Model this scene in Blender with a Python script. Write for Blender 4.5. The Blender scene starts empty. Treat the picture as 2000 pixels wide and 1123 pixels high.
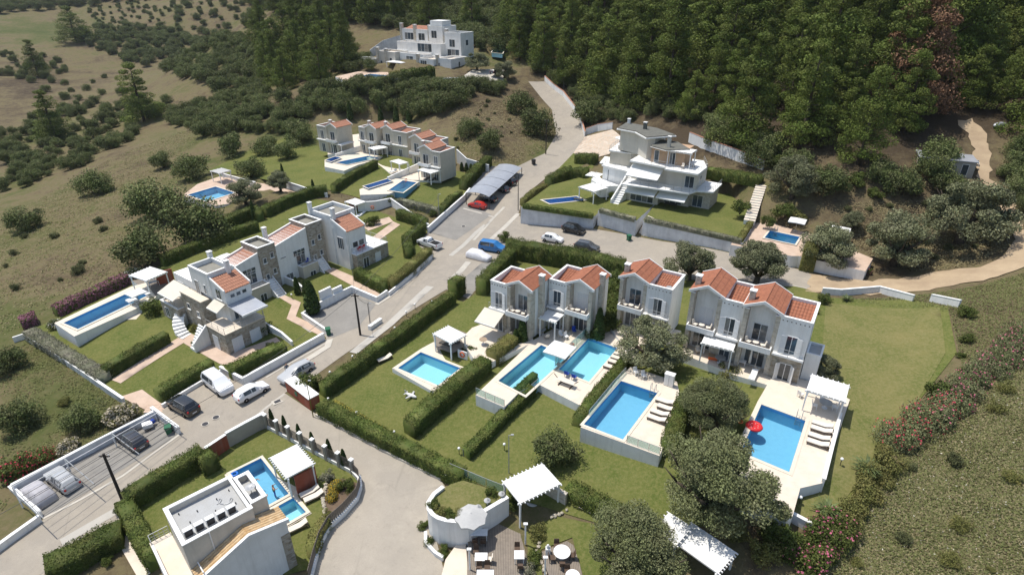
import bpy, bmesh, math, random
import numpy as np
from mathutils import Vector, Matrix
from mathutils.geometry import delaunay_2d_cdt
R = math.radians
scene = bpy.context.scene
col = scene.collection
# ---------------------------------------------------------------- camera
FPX, PITCH, CAMZ = 1166.0, R(27.5), 43.0
cd = bpy.data.cameras.new('camera'); cam = bpy.data.objects.new('camera', cd); col.objects.link(cam)
cd.sensor_width = 36.0; cd.lens = 36.0 * FPX / 2000.0; cd.clip_start = 0.5; cd.clip_end = 6000
cam.location = (0, 0, CAMZ); cam.rotation_euler = (math.pi / 2 - PITCH, 0, 0)
scene.camera = cam
# ---------------------------------------------------------------- sky, sun, exposure
SUN_AZ, SUN_EL = R(153.0), R(70.0)          # direction towards the sun, counted from +X
w = bpy.data.worlds.new('World'); scene.world = w; w.use_nodes = True
nt = w.node_tree; bg = nt.nodes['Background']; sky = nt.nodes.new('ShaderNodeTexSky')
sky.sky_type = 'NISHITA'; sky.sun_disc = False; sky.sun_elevation = SUN_EL; sky.sun_rotation = math.pi / 2 - SUN_AZ
sky.air_density = 1.2; sky.dust_density = 1.5
nt.links.new(sky.outputs[0], bg.inputs[0]); bg.inputs[1].default_value = 0.13
sd = bpy.data.lights.new('sun', 'SUN'); sd.energy = 4.1; sd.angle = R(0.53); sd.color = (1.0, 0.945, 0.85)
so = bpy.data.objects.new('sun', sd); col.objects.link(so)
sv = Vector((math.cos(SUN_AZ) * math.cos(SUN_EL), math.sin(SUN_AZ) * math.cos(SUN_EL), math.sin(SUN_EL)))
so.rotation_euler = (-sv).to_track_quat('-Z', 'Y').to_euler(); so.location = (-60, 30, 120)
vs = scene.view_settings; vs.view_transform = 'Standard'; vs.look = 'None'; vs.gamma = 1.0; vs.exposure = 0.19
vs.use_curve_mapping = False
scene.render.engine = 'CYCLES'
scene.cycles.max_bounces = 6; scene.cycles.transparent_max_bounces = 12
# ---------------------------------------------------------------- survey of the site (metres; x east, y north, z up)
cP, sP = math.cos(PITCH), math.sin(PITCH)
def P(px, py, z=0.0):
    """point of the plan at height z, read off the survey photograph"""
    u = (px - 1000) / FPX; v = (py - 561.5) / FPX
    t = (CAMZ - z) / (sP + v * cP)
    return Vector((u * t, (cP - v * sP) * t, z))
def XY(px, py, z=0.0):
    p = P(px, py, z); return (p.x, p.y)
# ---------------------------------------------------------------- terrain heights
TC = [(0,1080,-3),(150,1000,-2.6),(300,900,-2),(430,810,-1.5),(560,735,-1),(720,615,-.4),(870,490,0),(960,410,.6),(1040,335,1.8),(1100,280,4),
(1110,235,6.5),(1075,185,10),(1050,165,12),(1080,460,.4),(1250,490,1),(1450,525,2),(1560,550,2.6),(1700,555,3.2),(1850,535,5),(1950,490,7.5),
(1990,420,10),(1930,345,13),(1900,270,17),(620,810,-1.3),(740,900,-1.5),(760,1030,-1.8),(650,1110,-2),(850,1100,-2),
(720,720,.3),(820,640,.8),(900,600,1),(780,800,.2),(870,860,.2),(930,820,.5),(1000,880,.6),(1100,820,.9),(1120,900,.9),(1220,920,1.1),(1000,960,-.3),
(1050,620,1.7),(1250,680,2.3),(1330,720,2.6),(1450,700,3.2),(1620,640,3.7),(1750,620,4.0),(1800,720,4.3),(1700,800,3.8),(1640,900,3.5),(1560,1000,2.8),
(1400,900,2.4),(1300,570,2),(1450,790,3.0),(1400,1000,1.4),(1250,1050,.2),(1050,1040,-.9),(950,1050,-1.3),(1100,1110,-1.2),(1500,1080,1.2),
(1900,650,6),(1990,600,8),(1850,800,4.8),(1750,900,3.4),(1900,950,4.2),(1990,800,7),(1700,1050,1.6),(1850,1100,2.2),(1990,1050,4.6),
(500,640,-.9),(600,640,-.6),(640,560,-.2),(560,580,-.4),(740,480,.3),(790,430,.6),(420,690,-1.3),(330,720,-1.5),(250,700,-1.6),(200,640,-1.5),
(320,560,-1.2),(450,500,-.6),(560,430,.2),(100,700,-2.6),(50,740,-3),(150,820,-2.8),(50,880,-3),(0,1000,-3.3),(480,960,-1.9),(560,900,-1.8),(600,1000,-1.9),(350,1000,-2.2),
(0,650,-3.5),(100,560,-3.5),(200,500,-3),(300,470,-2),(100,430,-6),(0,480,-6.5),(250,380,-4),(200,310,-6),(350,260,-3.5),(450,205,-1),
(0,380,-11),(100,310,-11),(30,250,-14),(150,240,-13),(250,200,-11),(30,170,-13),(300,150,-9),(400,120,-6),(100,120,-9),(50,60,4),(280,30,14),
(450,70,2),(500,30,24),(200,60,2),(700,330,2.2),(620,350,1.5),(850,380,1.6),(560,330,.8),(480,300,-.5),(420,370,-1.2),(350,360,-2),(900,320,3),
(640,240,4),(760,225,5),(900,240,7),(960,280,6),(1000,250,6.5),(1030,200,9),(940,190,11),(880,180,12),(750,165,13.3),(850,150,14.6),(700,150,13.2),
(600,170,9),(540,190,6),(480,170,3),(650,130,12),(950,140,15),(1250,400,4.6),(1400,400,5.4),(1480,420,6.6),(1160,380,3.6),(1080,390,2.3),
(1300,300,8),(1180,265,7.4),(1400,290,10.6),(1480,330,10),(1560,450,4.2),(1650,460,4.8),(1600,400,8),(1750,450,6),(1800,400,9),(1700,340,12.5),(1600,320,12.5),(1500,290,13)]
TP = [P(a, b, c)[:] for a, b, c in TC]
TP += [(60,170,30),(120,150,34),(180,120,32),(30,230,27),(0,262,24),(100,230,58),(60,300,62),(160,200,66),(230,300,100),(0,350,48),(100,400,100),
(-60,300,24),(-60,400,44),(-120,450,40),(-20,240,20),(-300,900,70),(0,900,130),(-700,700,50),(-520,400,4),(300,600,160),(-150,300,4),(-230,200,-12),
(-160,100,-10),(-120,40,-6),(-70,15,-4.5),(0,12,-2.5),(60,15,2),(110,40,9),(150,80,20),(-400,1300,110),(300,1300,220),(-900,1300,90),(420,150,90),(-700,100,-20),(-800,1000,60)]
TP = np.array(TP, float)
def _u(r2): return np.where(r2 > 1e-9, 0.5 * r2 * np.log(np.maximum(r2, 1e-9)), 0.0)
SC = 100.0
X = TP[:, :2] / SC; n = len(X)
K = _u(((X[:, None] - X[None]) ** 2).sum(-1)) + np.eye(n) * 0.0025
Q = np.c_[np.ones(n), X]
A_ = np.zeros((n + 3, n + 3)); A_[:n, :n] = K; A_[:n, n:] = Q; A_[n:, :n] = Q.T
W_ = np.linalg.solve(A_, np.r_[TP[:, 2], 0, 0, 0])
def tps(x, y):
    q = np.stack([np.ravel(x), np.ravel(y)], 1) / SC
    out = np.empty(len(q))
    for s in range(0, len(q), 20000):
        k = _u(((q[s:s+20000, None] - X[None]) ** 2).sum(-1))
        out[s:s+20000] = k @ W_[:n] + W_[n] + q[s:s+20000] @ W_[n+1:]
    return out.reshape(np.shape(x))
def axis(lo, a, b, hi, d, g):
    L = list(np.arange(a, b + .01, d)); s = d; p = b
    while p < hi: s *= g; p += s; L.append(p)
    s = d; p = a; F = []
    while p > lo: s *= g; p -= s; F.append(p)
    return np.array(F[::-1] + L)
GX = axis(-900, -95, 85, 620, 1.5, 1.055); GY = axis(4, 20, 150, 1400, 1.5, 1.045)
GZ = tps(*np.meshgrid(GX, GY, indexing='ij'))
rngT = np.random.default_rng(5)
def hgt(x, y):
    x = np.clip(x, GX[0], GX[-1] - .01); y = np.clip(y, GY[0], GY[-1] - .01)
    i = np.clip(np.searchsorted(GX, x, 'right') - 1, 0, len(GX) - 2); j = np.clip(np.searchsorted(GY, y, 'right') - 1, 0, len(GY) - 2)
    a = (x - GX[i]) / (GX[i+1] - GX[i]); b = (y - GY[j]) / (GY[j+1] - GY[j])
    return (1-a)*(1-b)*GZ[i, j] + a*(1-b)*GZ[i+1, j] + (1-a)*b*GZ[i, j+1] + a*b*GZ[i+1, j+1]
def h1(x, y): return float(hgt(np.float64(x), np.float64(y)))
_ts = np.concatenate([np.arange(20, 200, .5), np.arange(200, 600, 2), np.arange(600, 1500, 6)])
def G(px, py, dz=0.0):
    """point of the natural ground that the survey photograph shows at px, py"""
    u = (px - 1000) / FPX; v = (py - 561.5) / FPX
    d = np.array([u, cP - v * sP, -(sP + v * cP)])
    p = _ts[:, None] * d
    below = (CAMZ + p[:, 2]) < hgt(p[:, 0], p[:, 1])
    k = int(np.argmax(below)) if below.any() else len(_ts) - 1
    lo, hi = _ts[max(k-1, 0)], _ts[k]
    for _ in range(14):
        m = (lo + hi) / 2; q = m * d
        if CAMZ + q[2] < h1(q[0], q[1]): hi = m
        else: lo = m
    q = hi * d
    return Vector((q[0], q[1], h1(q[0], q[1]) + dz))
def proj(p):
    x, y, z = p[0], p[1], p[2] - CAMZ
    d = y * cP - z * sP; up = y * sP + z * cP
    return 1000 + FPX * x / d, 561.5 - FPX * up / d
def inpoly(x, y, poly):
    r = False; j = len(poly) - 1
    for i in range(len(poly)):
        xi, yi = poly[i][0], poly[i][1]; xj, yj = poly[j][0], poly[j][1]
        if (yi > y) != (yj > y) and x < (xj - xi) * (y - yi) / (yj - yi) + xi: r = not r
        j = i
    return r
# ---------------------------------------------------------------- materials
MAT = {}
def mat(name, c, c2=None, scale=3.0, rough=.85, bump=0.0, bscale=None, spec=.25, metal=0.0, detail=4.0, objrand=0.0, trans=0.0, leaf=False, lv=(.62,1.38), mid=(.35,.65), coords='Object'):
    m = bpy.data.materials.new(name); m.use_nodes = True; t = m.node_tree; b = t.nodes['Principled BSDF']
    b.inputs['Base Color'].default_value = (*c, 1); b.inputs['Roughness'].default_value = rough
    b.inputs['Specular IOR Level'].default_value = spec; b.inputs['Metallic'].default_value = metal
    colsock = None
    if c2 or bump:
        tc = t.nodes.new('ShaderNodeTexCoord')
        vec = tc.outputs[coords]
    if c2:
        nz = t.nodes.new('ShaderNodeTexNoise'); nz.inputs['Scale'].default_value = scale; nz.inputs['Detail'].default_value = detail
        nz.inputs['Roughness'].default_value = .65
        t.links.new(vec, nz.inputs['Vector'])
        rp = t.nodes.new('ShaderNodeValToRGB'); rp.color_ramp.elements[0].position = mid[0]; rp.color_ramp.elements[1].position = mid[1]
        rp.color_ramp.elements[0].color = (*c, 1); rp.color_ramp.elements[1].color = (*c2, 1)
        t.links.new(nz.outputs[0], rp.inputs[0]); colsock = rp.outputs[0]
    if leaf:
        at = t.nodes.new('ShaderNodeAttribute'); at.attribute_name = 'leafvar'
        oi = t.nodes.new('ShaderNodeObjectInfo')
        mp = t.nodes.new('ShaderNodeMapRange'); mp.inputs['To Min'].default_value = lv[0]; mp.inputs['To Max'].default_value = lv[1]
        t.links.new(at.outputs['Fac'], mp.inputs[0])
        mp2 = t.nodes.new('ShaderNodeMapRange'); mp2.inputs['To Min'].default_value = 1 - objrand; mp2.inputs['To Max'].default_value = 1 + objrand
        t.links.new(oi.outputs['Random'], mp2.inputs[0])
        mu = t.nodes.new('ShaderNodeMath'); mu.operation = 'MULTIPLY'; t.links.new(mp.outputs[0], mu.inputs[0]); t.links.new(mp2.outputs[0], mu.inputs[1])
        vm = t.nodes.new('ShaderNodeVectorMath'); vm.operation = 'SCALE'
        if colsock: t.links.new(colsock, vm.inputs[0])
        else: vm.inputs[0].default_value = c
        t.links.new(mu.outputs[0], vm.inputs['Scale']); colsock = vm.outputs[0]
    if colsock: t.links.new(colsock, b.inputs['Base Color'])
    if bump:
        n2 = t.nodes.new('ShaderNodeTexNoise'); n2.inputs['Scale'].default_value = bscale or scale * 6; n2.inputs['Detail'].default_value = 5
        t.links.new(vec, n2.inputs['Vector'])
        bp = t.nodes.new('ShaderNodeBump'); bp.inputs['Strength'].default_value = bump; bp.inputs['Distance'].default_value = .05
        t.links.new(n2.outputs[0], bp.inputs['Height']); t.links.new(bp.outputs[0], b.inputs['Normal'])
    if trans:
        tr = t.nodes.new('ShaderNodeBsdfTranslucent'); mx = t.nodes.new('ShaderNodeMixShader'); mx.inputs[0].default_value = trans
        if colsock: t.links.new(colsock, tr.inputs[0])
        else: tr.inputs[0].default_value = (*c, 1)
        t.links.new(b.outputs[0], mx.inputs[1]); t.links.new(tr.outputs[0], mx.inputs[2])
        t.links.new(mx.outputs[0], t.nodes['Material Output'].inputs[0])
    MAT[name] = m
    return m
def stonemat(name, cols, scale, mortar):
    m = bpy.data.materials.new(name); m.use_nodes = True; t = m.node_tree; b = t.nodes['Principled BSDF']; b.inputs['Roughness'].default_value = .9
    b.inputs['Specular IOR Level'].default_value = .2
    tc = t.nodes.new('ShaderNodeTexCoord'); mp = t.nodes.new('ShaderNodeMapping'); mp.inputs['Scale'].default_value = (scale, scale, scale * 1.7)
    t.links.new(tc.outputs['Object'], mp.inputs[0])
    v = t.nodes.new('ShaderNodeTexVoronoi'); v.inputs['Scale'].default_value = 1; t.links.new(mp.outputs[0], v.inputs['Vector'])
    ve = t.nodes.new('ShaderNodeTexVoronoi'); ve.feature = 'DISTANCE_TO_EDGE'; ve.inputs['Scale'].default_value = 1; t.links.new(mp.outputs[0], ve.inputs['Vector'])
    rp = t.nodes.new('ShaderNodeValToRGB'); rp.color_ramp.interpolation = 'LINEAR'
    rp.color_ramp.elements[0].color = (*cols[0], 1); rp.color_ramp.elements[1].color = (*cols[-1], 1)
    for i, c in enumerate(cols[1:-1]):
        e = rp.color_ramp.elements.new((i + 1) / (len(cols) - 1)); e.color = (*c, 1)
    sep = t.nodes.new('ShaderNodeSeparateColor'); t.links.new(v.outputs['Color'], sep.inputs[0]); t.links.new(sep.outputs[0], rp.inputs[0])
    st = t.nodes.new('ShaderNodeMapRange'); st.inputs['From Min'].default_value = .02; st.inputs['From Max'].default_value = .07; t.links.new(ve.outputs[0], st.inputs[0])
    mx = t.nodes.new('ShaderNodeMix'); mx.data_type = 'RGBA'; mx.inputs[6].default_value = (*mortar, 1)
    t.links.new(st.outputs[0], mx.inputs[0]); t.links.new(rp.outputs[0], mx.inputs[7]); t.links.new(mx.outputs[2], b.inputs['Base Color'])
    bp = t.nodes.new('ShaderNodeBump'); bp.inputs['Strength'].default_value = .5; bp.inputs['Distance'].default_value = .05
    t.links.new(st.outputs[0], bp.inputs['Height']); t.links.new(bp.outputs[0], b.inputs['Normal'])
    MAT[name] = m
mat('white_wall', (.80,.80,.79), (.73,.73,.715), .6, .9, .08, 20)
mat('white_trim', (.80,.80,.79), (.72,.72,.70), 1.5, .8)
mat('wall_stained', (.72,.73,.74), (.52,.53,.55), .45, .9, .1, 12, detail=8)
mat('beige_wall', (.56,.52,.44), (.49,.455,.385), .5, .9, .08, 20)
mat('cream_wall', (.60,.565,.50), (.53,.50,.44), .5, .9, .08, 20)
mat('ochre_wall', (.50,.335,.215), (.43,.29,.19), .8, .9)
mat('red_wall', (.30,.085,.05), (.25,.07,.04), 1.2, .85, .05)
mat('concrete_wall', (.40,.37,.32), (.34,.315,.275), .8, .9, .1)
stonemat('stone_wall', [(.22,.19,.15),(.34,.30,.24),(.42,.39,.33),(.30,.25,.18),(.46,.43,.38)], 2.6, (.36,.33,.29))
stonemat('stone_pale', [(.38,.34,.28),(.48,.44,.37),(.55,.51,.44),(.42,.37,.29)], 2.4, (.50,.47,.42))
stonemat('flagstone', [(.44,.35,.27),(.52,.43,.34),(.50,.38,.28),(.57,.49,.41)], 1.3, (.46,.42,.36))
stonemat('boulder_mix', [(.42,.37,.29),(.58,.53,.45),(.50,.44,.35)], 3, (.3,.27,.2))
mat('tile_red', (.37,.150,.088), (.27,.108,.066), 2.2, .85, .15, 9, detail=6)
mat('tile_pink', (.44,.22,.145), (.35,.17,.115), 2.2, .85, .15, 9, detail=6)
mat('tile_yellow', (.62,.47,.29), (.48,.31,.15), 2.5, .85, .15, 9)
mat('roof_gravel', (.27,.26,.225), (.22,.215,.19), 1.2, .95, .2, 30)
mat('roof_membrane', (.385,.39,.39), (.41,.42,.425), .5, .8, .05, 8)
mat('roof_dark', (.155,.155,.135), (.12,.12,.108), 1.0, .95, .2, 30)
mat('paving', (.68,.60,.50), (.62,.545,.45), .8, .85, .05, 12)
mat('paving_pink', (.56,.43,.34), (.48,.36,.28), .8, .85, .08, 12)
mat('coping', (.66,.60,.50), (.60,.545,.45), 2, .8)
mat('decking', (.27,.23,.19), (.21,.18,.15), 2.5, .8, .1, 20)
def planks(name):
    m = MAT[name]; t = m.node_tree; b = t.nodes['Principled BSDF']; src = b.inputs['Base Color'].links[0].from_socket; tc = t.nodes.new('ShaderNodeTexCoord'); wv = t.nodes.new('ShaderNodeTexWave'); wv.bands_direction = 'X'; wv.inputs['Scale'].default_value = 2.2; wv.inputs['Distortion'].default_value = .15; t.links.new(tc.outputs['Object'], wv.inputs[0])
    r_ = t.nodes.new('ShaderNodeMapRange'); r_.inputs['From Min'].default_value = .05; r_.inputs['From Max'].default_value = .25; r_.inputs['To Min'].default_value = .65; r_.inputs['To Max'].default_value = 0; t.links.new(wv.outputs['Fac'], r_.inputs[0]); mx = t.nodes.new('ShaderNodeMix'); mx.data_type = 'RGBA'; mx.inputs[7].default_value = (.06,.05,.04,1); t.links.new(r_.outputs[0], mx.inputs[0]); t.links.new(src, mx.inputs[6]); t.links.new(mx.outputs[2], b.inputs['Base Color'])
planks('decking')
mat('wood_dark', (.11,.072,.05), (.075,.05,.036), 5, .6)
mat('wood_pale', (.36,.27,.19), (.30,.22,.15), 5, .7)
mat('white_paint', (.80,.80,.80), (.75,.75,.74), 6, .5)
mat('fabric_white', (.82,.82,.80), (.78,.78,.765), 2, .9, trans=.12)
mat('fabric_cream', (.70,.655,.565), (.65,.61,.53), 2, .9, trans=.1)
mat('fabric_grey', (.50,.50,.49), (.45,.45,.445), 2, .9, trans=.1)
mat('fabric_dark', (.09,.085,.08), (.07,.066,.06), 5, .9)
mat('cushion', (.72,.655,.565), (.66,.60,.52), 3, .9)
mat('fabric_blue', (.02,.06,.36), None, rough=.8)
mat('red_plastic', (.55,.03,.035), None, rough=.4)
mat('orange_plastic', (.75,.16,.05), None, rough=.5)
mat('blue_plastic', (.03,.16,.55), None, rough=.4)
mat('green_plastic', (.03,.13,.07), None, rough=.5)
mat('metal_dark', (.05,.05,.055), None, rough=.45, metal=.6, spec=.5)
mat('metal_grey', (.40,.41,.42), (.34,.35,.36), 2, .5, metal=.3)
mat('metal_sheet', (.42,.44,.48), (.36,.38,.42), .8, .45, metal=.35)
mat('pole_wood', (.055,.045,.04), (.04,.033,.03), 6, .9)
mat('frame_white', (.72,.72,.72), None, rough=.5)
mat('shutter_white', (.68,.69,.70), (.63,.64,.65), 8, .6)
mat('glass_dark', (.035,.045,.055), (.07,.08,.09), 1.3, .08, spec=.6)
mat('glass_curtain', (.24,.245,.24), (.12,.125,.13), 2.5, .1, spec=.6)
mat('glass_sky', (.085,.115,.145), (.045,.06,.075), 1.0, .06, spec=.7)  # bluish sky reflection put into the pane colour
mat('glass_pane', (.42,.52,.53), None, rough=.08, spec=.5)
mat('globe', (.86,.86,.84), None, rough=.35)
def paved(name, c0, c1, c2, dark, cr=.35, crs=.22):
    """worn paving: broad patches, stains, grit and hairline cracks"""
    m = bpy.data.materials.new(name); m.use_nodes = True; t = m.node_tree; b = t.nodes['Principled BSDF']; b.inputs['Roughness'].default_value = .93; b.inputs['Specular IOR Level'].default_value = .2
    tc = t.nodes.new('ShaderNodeTexCoord'); V = tc.outputs['Object']
    def nz(s, d, r, dist=0):
        n_ = t.nodes.new('ShaderNodeTexNoise'); n_.inputs['Scale'].default_value = s; n_.inputs['Detail'].default_value = d; n_.inputs['Roughness'].default_value = r; n_.inputs['Distortion'].default_value = dist; t.links.new(V, n_.inputs[0]); return n_.outputs[0]
    def rng(x, a, b_, lo=0, hi=1):
        r_ = t.nodes.new('ShaderNodeMapRange'); r_.inputs['From Min'].default_value = a; r_.inputs['From Max'].default_value = b_; r_.inputs['To Min'].default_value = lo; r_.inputs['To Max'].default_value = hi; t.links.new(x, r_.inputs[0]); return r_.outputs[0]
    def mix(f, A, B):
        x = t.nodes.new('ShaderNodeMix'); x.data_type = 'RGBA'; t.links.new(f, x.inputs[0])
        for k, v in ((6, A), (7, B)):
            if isinstance(v, tuple): x.inputs[k].default_value = (*v, 1)
            else: t.links.new(v, x.inputs[k])
        return x.outputs[2]
    c = mix(rng(nz(.07, 4, .6, .8), .4, .6), c0, c1); c = mix(rng(nz(.45, 9, .72, .4), .45, .72), c, c2); c = mix(rng(nz(1.3, 6, .8), .56, .78, 0, .7), c, dark); c = mix(rng(nz(9, 4, .8), .35, .75, 0, .35), c, dark)
    vo = t.nodes.new('ShaderNodeTexVoronoi'); vo.feature = 'DISTANCE_TO_EDGE'; vo.inputs['Scale'].default_value = crs; mp = t.nodes.new('ShaderNodeMixRGB'); n2 = t.nodes.new('ShaderNodeTexNoise'); n2.inputs['Scale'].default_value = .9; n2.inputs['Detail'].default_value = 6; t.links.new(V, n2.inputs[0])
    mp.inputs[0].default_value = .12; t.links.new(V, mp.inputs[1]); t.links.new(n2.outputs['Color'], mp.inputs[2]); t.links.new(mp.outputs[0], vo.inputs['Vector'])
    k_ = t.nodes.new('ShaderNodeMath'); k_.operation = 'MULTIPLY'; t.links.new(rng(vo.outputs[0], .0, .012, 1, 0), k_.inputs[0]); t.links.new(rng(nz(.12, 3, .6), .45, .6, 0, cr), k_.inputs[1]); c = mix(k_.outputs[0], c, dark)
    t.links.new(c, b.inputs['Base Color']); bp = t.nodes.new('ShaderNodeBump'); bp.inputs['Strength'].default_value = .25; bp.inputs['Distance'].default_value = .04; t.links.new(nz(14, 4, .7), bp.inputs['Height']); t.links.new(bp.outputs[0], b.inputs['Normal']); MAT[name] = m
paved('asphalt', (.340,.302,.250), (.305,.275,.235), (.385,.342,.282), (.19,.172,.148))
paved('asphalt_dark', (.255,.242,.222), (.225,.216,.20), (.30,.285,.26), (.14,.135,.125))
paved('concrete', (.375,.335,.28), (.335,.302,.255), (.415,.372,.31), (.225,.205,.175), .5, .12)
def grime(name, amt=.28, sc=.9):
    """rain streaks and blotches over a plastered wall"""
    m = MAT[name]; t = m.node_tree; b = t.nodes['Principled BSDF']; src = b.inputs['Base Color'].links[0].from_socket; tc = t.nodes.new('ShaderNodeTexCoord')
    mp = t.nodes.new('ShaderNodeMapping'); mp.inputs['Scale'].default_value = (2.2, 2.2, .16); t.links.new(tc.outputs['Object'], mp.inputs[0]); nz = t.nodes.new('ShaderNodeTexNoise'); nz.inputs['Scale'].default_value = sc; nz.inputs['Detail'].default_value = 8; nz.inputs['Roughness'].default_value = .7; t.links.new(mp.outputs[0], nz.inputs[0])
    r_ = t.nodes.new('ShaderNodeMapRange'); r_.inputs['From Min'].default_value = .48; r_.inputs['From Max'].default_value = .75; r_.inputs['To Max'].default_value = amt; t.links.new(nz.outputs[0], r_.inputs[0])
    mx = t.nodes.new('ShaderNodeMix'); mx.data_type = 'RGBA'; mx.inputs[7].default_value = (.30,.285,.255,1); t.links.new(r_.outputs[0], mx.inputs[0]); t.links.new(src, mx.inputs[6]); t.links.new(mx.outputs[2], b.inputs['Base Color'])
for n_ in ('white_wall', 'beige_wall', 'cream_wall', 'wall_stained', 'ochre_wall', 'red_wall', 'concrete_wall'): grime(n_)
grime('white_trim', .16); grime('paving', .22, .5); grime('paving_pink', .25, .5); grime('roof_membrane', .35, .6)
mat('asphalt_line', (.47,.44,.385), (.40,.375,.335), .9, .9, detail=8)
mat('concrete_pale', (.52,.485,.42), (.45,.42,.37), .8, .9, .08, 12)
mat('patch_pale', (.44,.415,.37), (.385,.365,.33), .6, .9, detail=10)
mat('dirt', (.42,.325,.215), (.32,.24,.16), .35, .95, .3, 5, detail=9)
def lawnmat(name, c0, c1, c2):
    m = mat(name, c0, c1, .22, .95, .6, 7, spec=.08, detail=6, mid=(.30,.70)); t = m.node_tree; b = t.nodes['Principled BSDF']
    src = b.inputs['Base Color'].links[0].from_socket; tc = t.nodes.new('ShaderNodeTexCoord'); nz = t.nodes.new('ShaderNodeTexNoise'); nz.inputs['Scale'].default_value = 3.2; nz.inputs['Detail'].default_value = 9; nz.inputs['Roughness'].default_value = .8
    t.links.new(tc.outputs['Object'], nz.inputs[0]); mr = t.nodes.new('ShaderNodeMapRange'); mr.inputs['From Min'].default_value = .42; mr.inputs['From Max'].default_value = .72; t.links.new(nz.outputs[0], mr.inputs[0])
    mx = t.nodes.new('ShaderNodeMix'); mx.data_type = 'RGBA'; mx.inputs[7].default_value = (*c2, 1); t.links.new(mr.outputs[0], mx.inputs[0]); t.links.new(src, mx.inputs[6]); t.links.new(mx.outputs[2], b.inputs['Base Color'])
lawnmat('lawn', (.062,.094,.019), (.132,.138,.042), (.190,.180,.070))
lawnmat('lawn_dry', (.080,.106,.025), (.172,.158,.060), (.230,.200,.095))
mat('soil', (.16,.115,.08), (.12,.085,.058), 1.5, .95, .4, 6)
mat('bark', (.10,.078,.058), (.06,.048,.037), 3, .95, .5, 8)
mat('leaf_olive', (.178,.192,.100), (.205,.205,.125), .6, mid=(.42,.68), rough=.7, spec=.2, leaf=True, objrand=.16, trans=.14)
mat('leaf_olive_green', (.168,.190,.082), (.195,.20,.105), .6, mid=(.42,.68), rough=.7, spec=.2, leaf=True, objrand=.14, trans=.16)
mat('leaf_thicket', (.116,.148,.050), (.165,.165,.08), .5, mid=(.42,.68), rough=.75, spec=.15, leaf=True, objrand=.22, trans=.14)
mat('leaf_scrub', (.125,.135,.062), None, rough=.8, spec=.1, leaf=True, objrand=.25, trans=.1)
mat('leaf_pine', (.100,.140,.027), (.155,.172,.046), .25, mid=(.42,.68), rough=.7, spec=.15, leaf=True, objrand=.22, trans=.14)
mat('leaf_pine_dead', (0.200,0.115,0.070), None, rough=.9, spec=.1, leaf=True, objrand=.1)
mat('leaf_hedge', (.080,.112,.024), (.135,.145,.042), .9, mid=(.42,.68), rough=.7, spec=.2, leaf=True, objrand=.12, trans=.15)
mat('leaf_hedge_light', (0.167,0.174,0.052), (.235,.21,.075), .9, mid=(.42,.68), rough=.7, spec=.2, leaf=True, objrand=.1, trans=.2)
mat('leaf_grey', (0.210,0.217,0.140), (.28,.26,.20), .9, mid=(.42,.68), rough=.7, spec=.2, leaf=True, objrand=.1, trans=.15)
mat('leaf_cypress', (0.057,0.087,0.024), None, rough=.7, spec=.15, leaf=True, objrand=.1, trans=.1)
mat('leaf_yellow', (0.312,0.282,0.066), None, rough=.7, spec=.2, leaf=True, objrand=.1, trans=.2)
mat('leaf_palm', (0.112,0.143,0.051), None, rough=.5, spec=.3, leaf=True, objrand=.1, trans=.15)
mat('flower_pink', (.48,.13,.20), None, rough=.8, leaf=True, trans=.2)
mat('flower_mauve', (0.286,0.124,0.169), None, rough=.8, leaf=True, trans=.2)
mat('flower_red', (.50,.055,.09), None, rough=.8, leaf=True, trans=.2)
mat('flower_white', (.68,.64,.55), None, rough=.8, leaf=True, trans=.2)
mat('flower_cream', (.44,.385,.285), None, rough=.8, leaf=True, trans=.15)
mat('flower_yellow', (.62,.40,.03), None, rough=.8, leaf=True, trans=.2)
mat('grass_dry', (.285,.245,.135), None, rough=.9, leaf=True, trans=.2, lv=(.82,1.18))
mat('grass_green', (.172,.185,.070), None, rough=.9, leaf=True, trans=.2, lv=(.82,1.18))
mat('skin', (.42,.24,.16), None, rough=.6)
mat('hair', (.025,.018,.014), None, rough=.7)
mat('cloth_grey', (.10,.12,.15), None, rough=.9)
mat('cloth_green', (.04,.15,.10), None, rough=.9)
mat('tyre', (.02,.02,.02), None, rough=.9)
mat('rim', (.45,.45,.46), None, rough=.35, metal=.8)
mat('lamp_red', (.45,.02,.02), None, rough=.3)
mat('lamp_clear', (.65,.66,.68), None, rough=.15, spec=.6)
mat('pool_tile', (.215,.45,.61), (.195,.42,.58), 2, .5)
mat('pool_tile_pale', (.36,.63,.73), (.39,.63,.70), 2, .5)
mat('pool_tile_deep', (.11,.32,.60), (.10,.29,.56), 2, .5)
mat('pool_tile_green', (.25,.44,.36), (.20,.38,.31), 2, .5)
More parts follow.
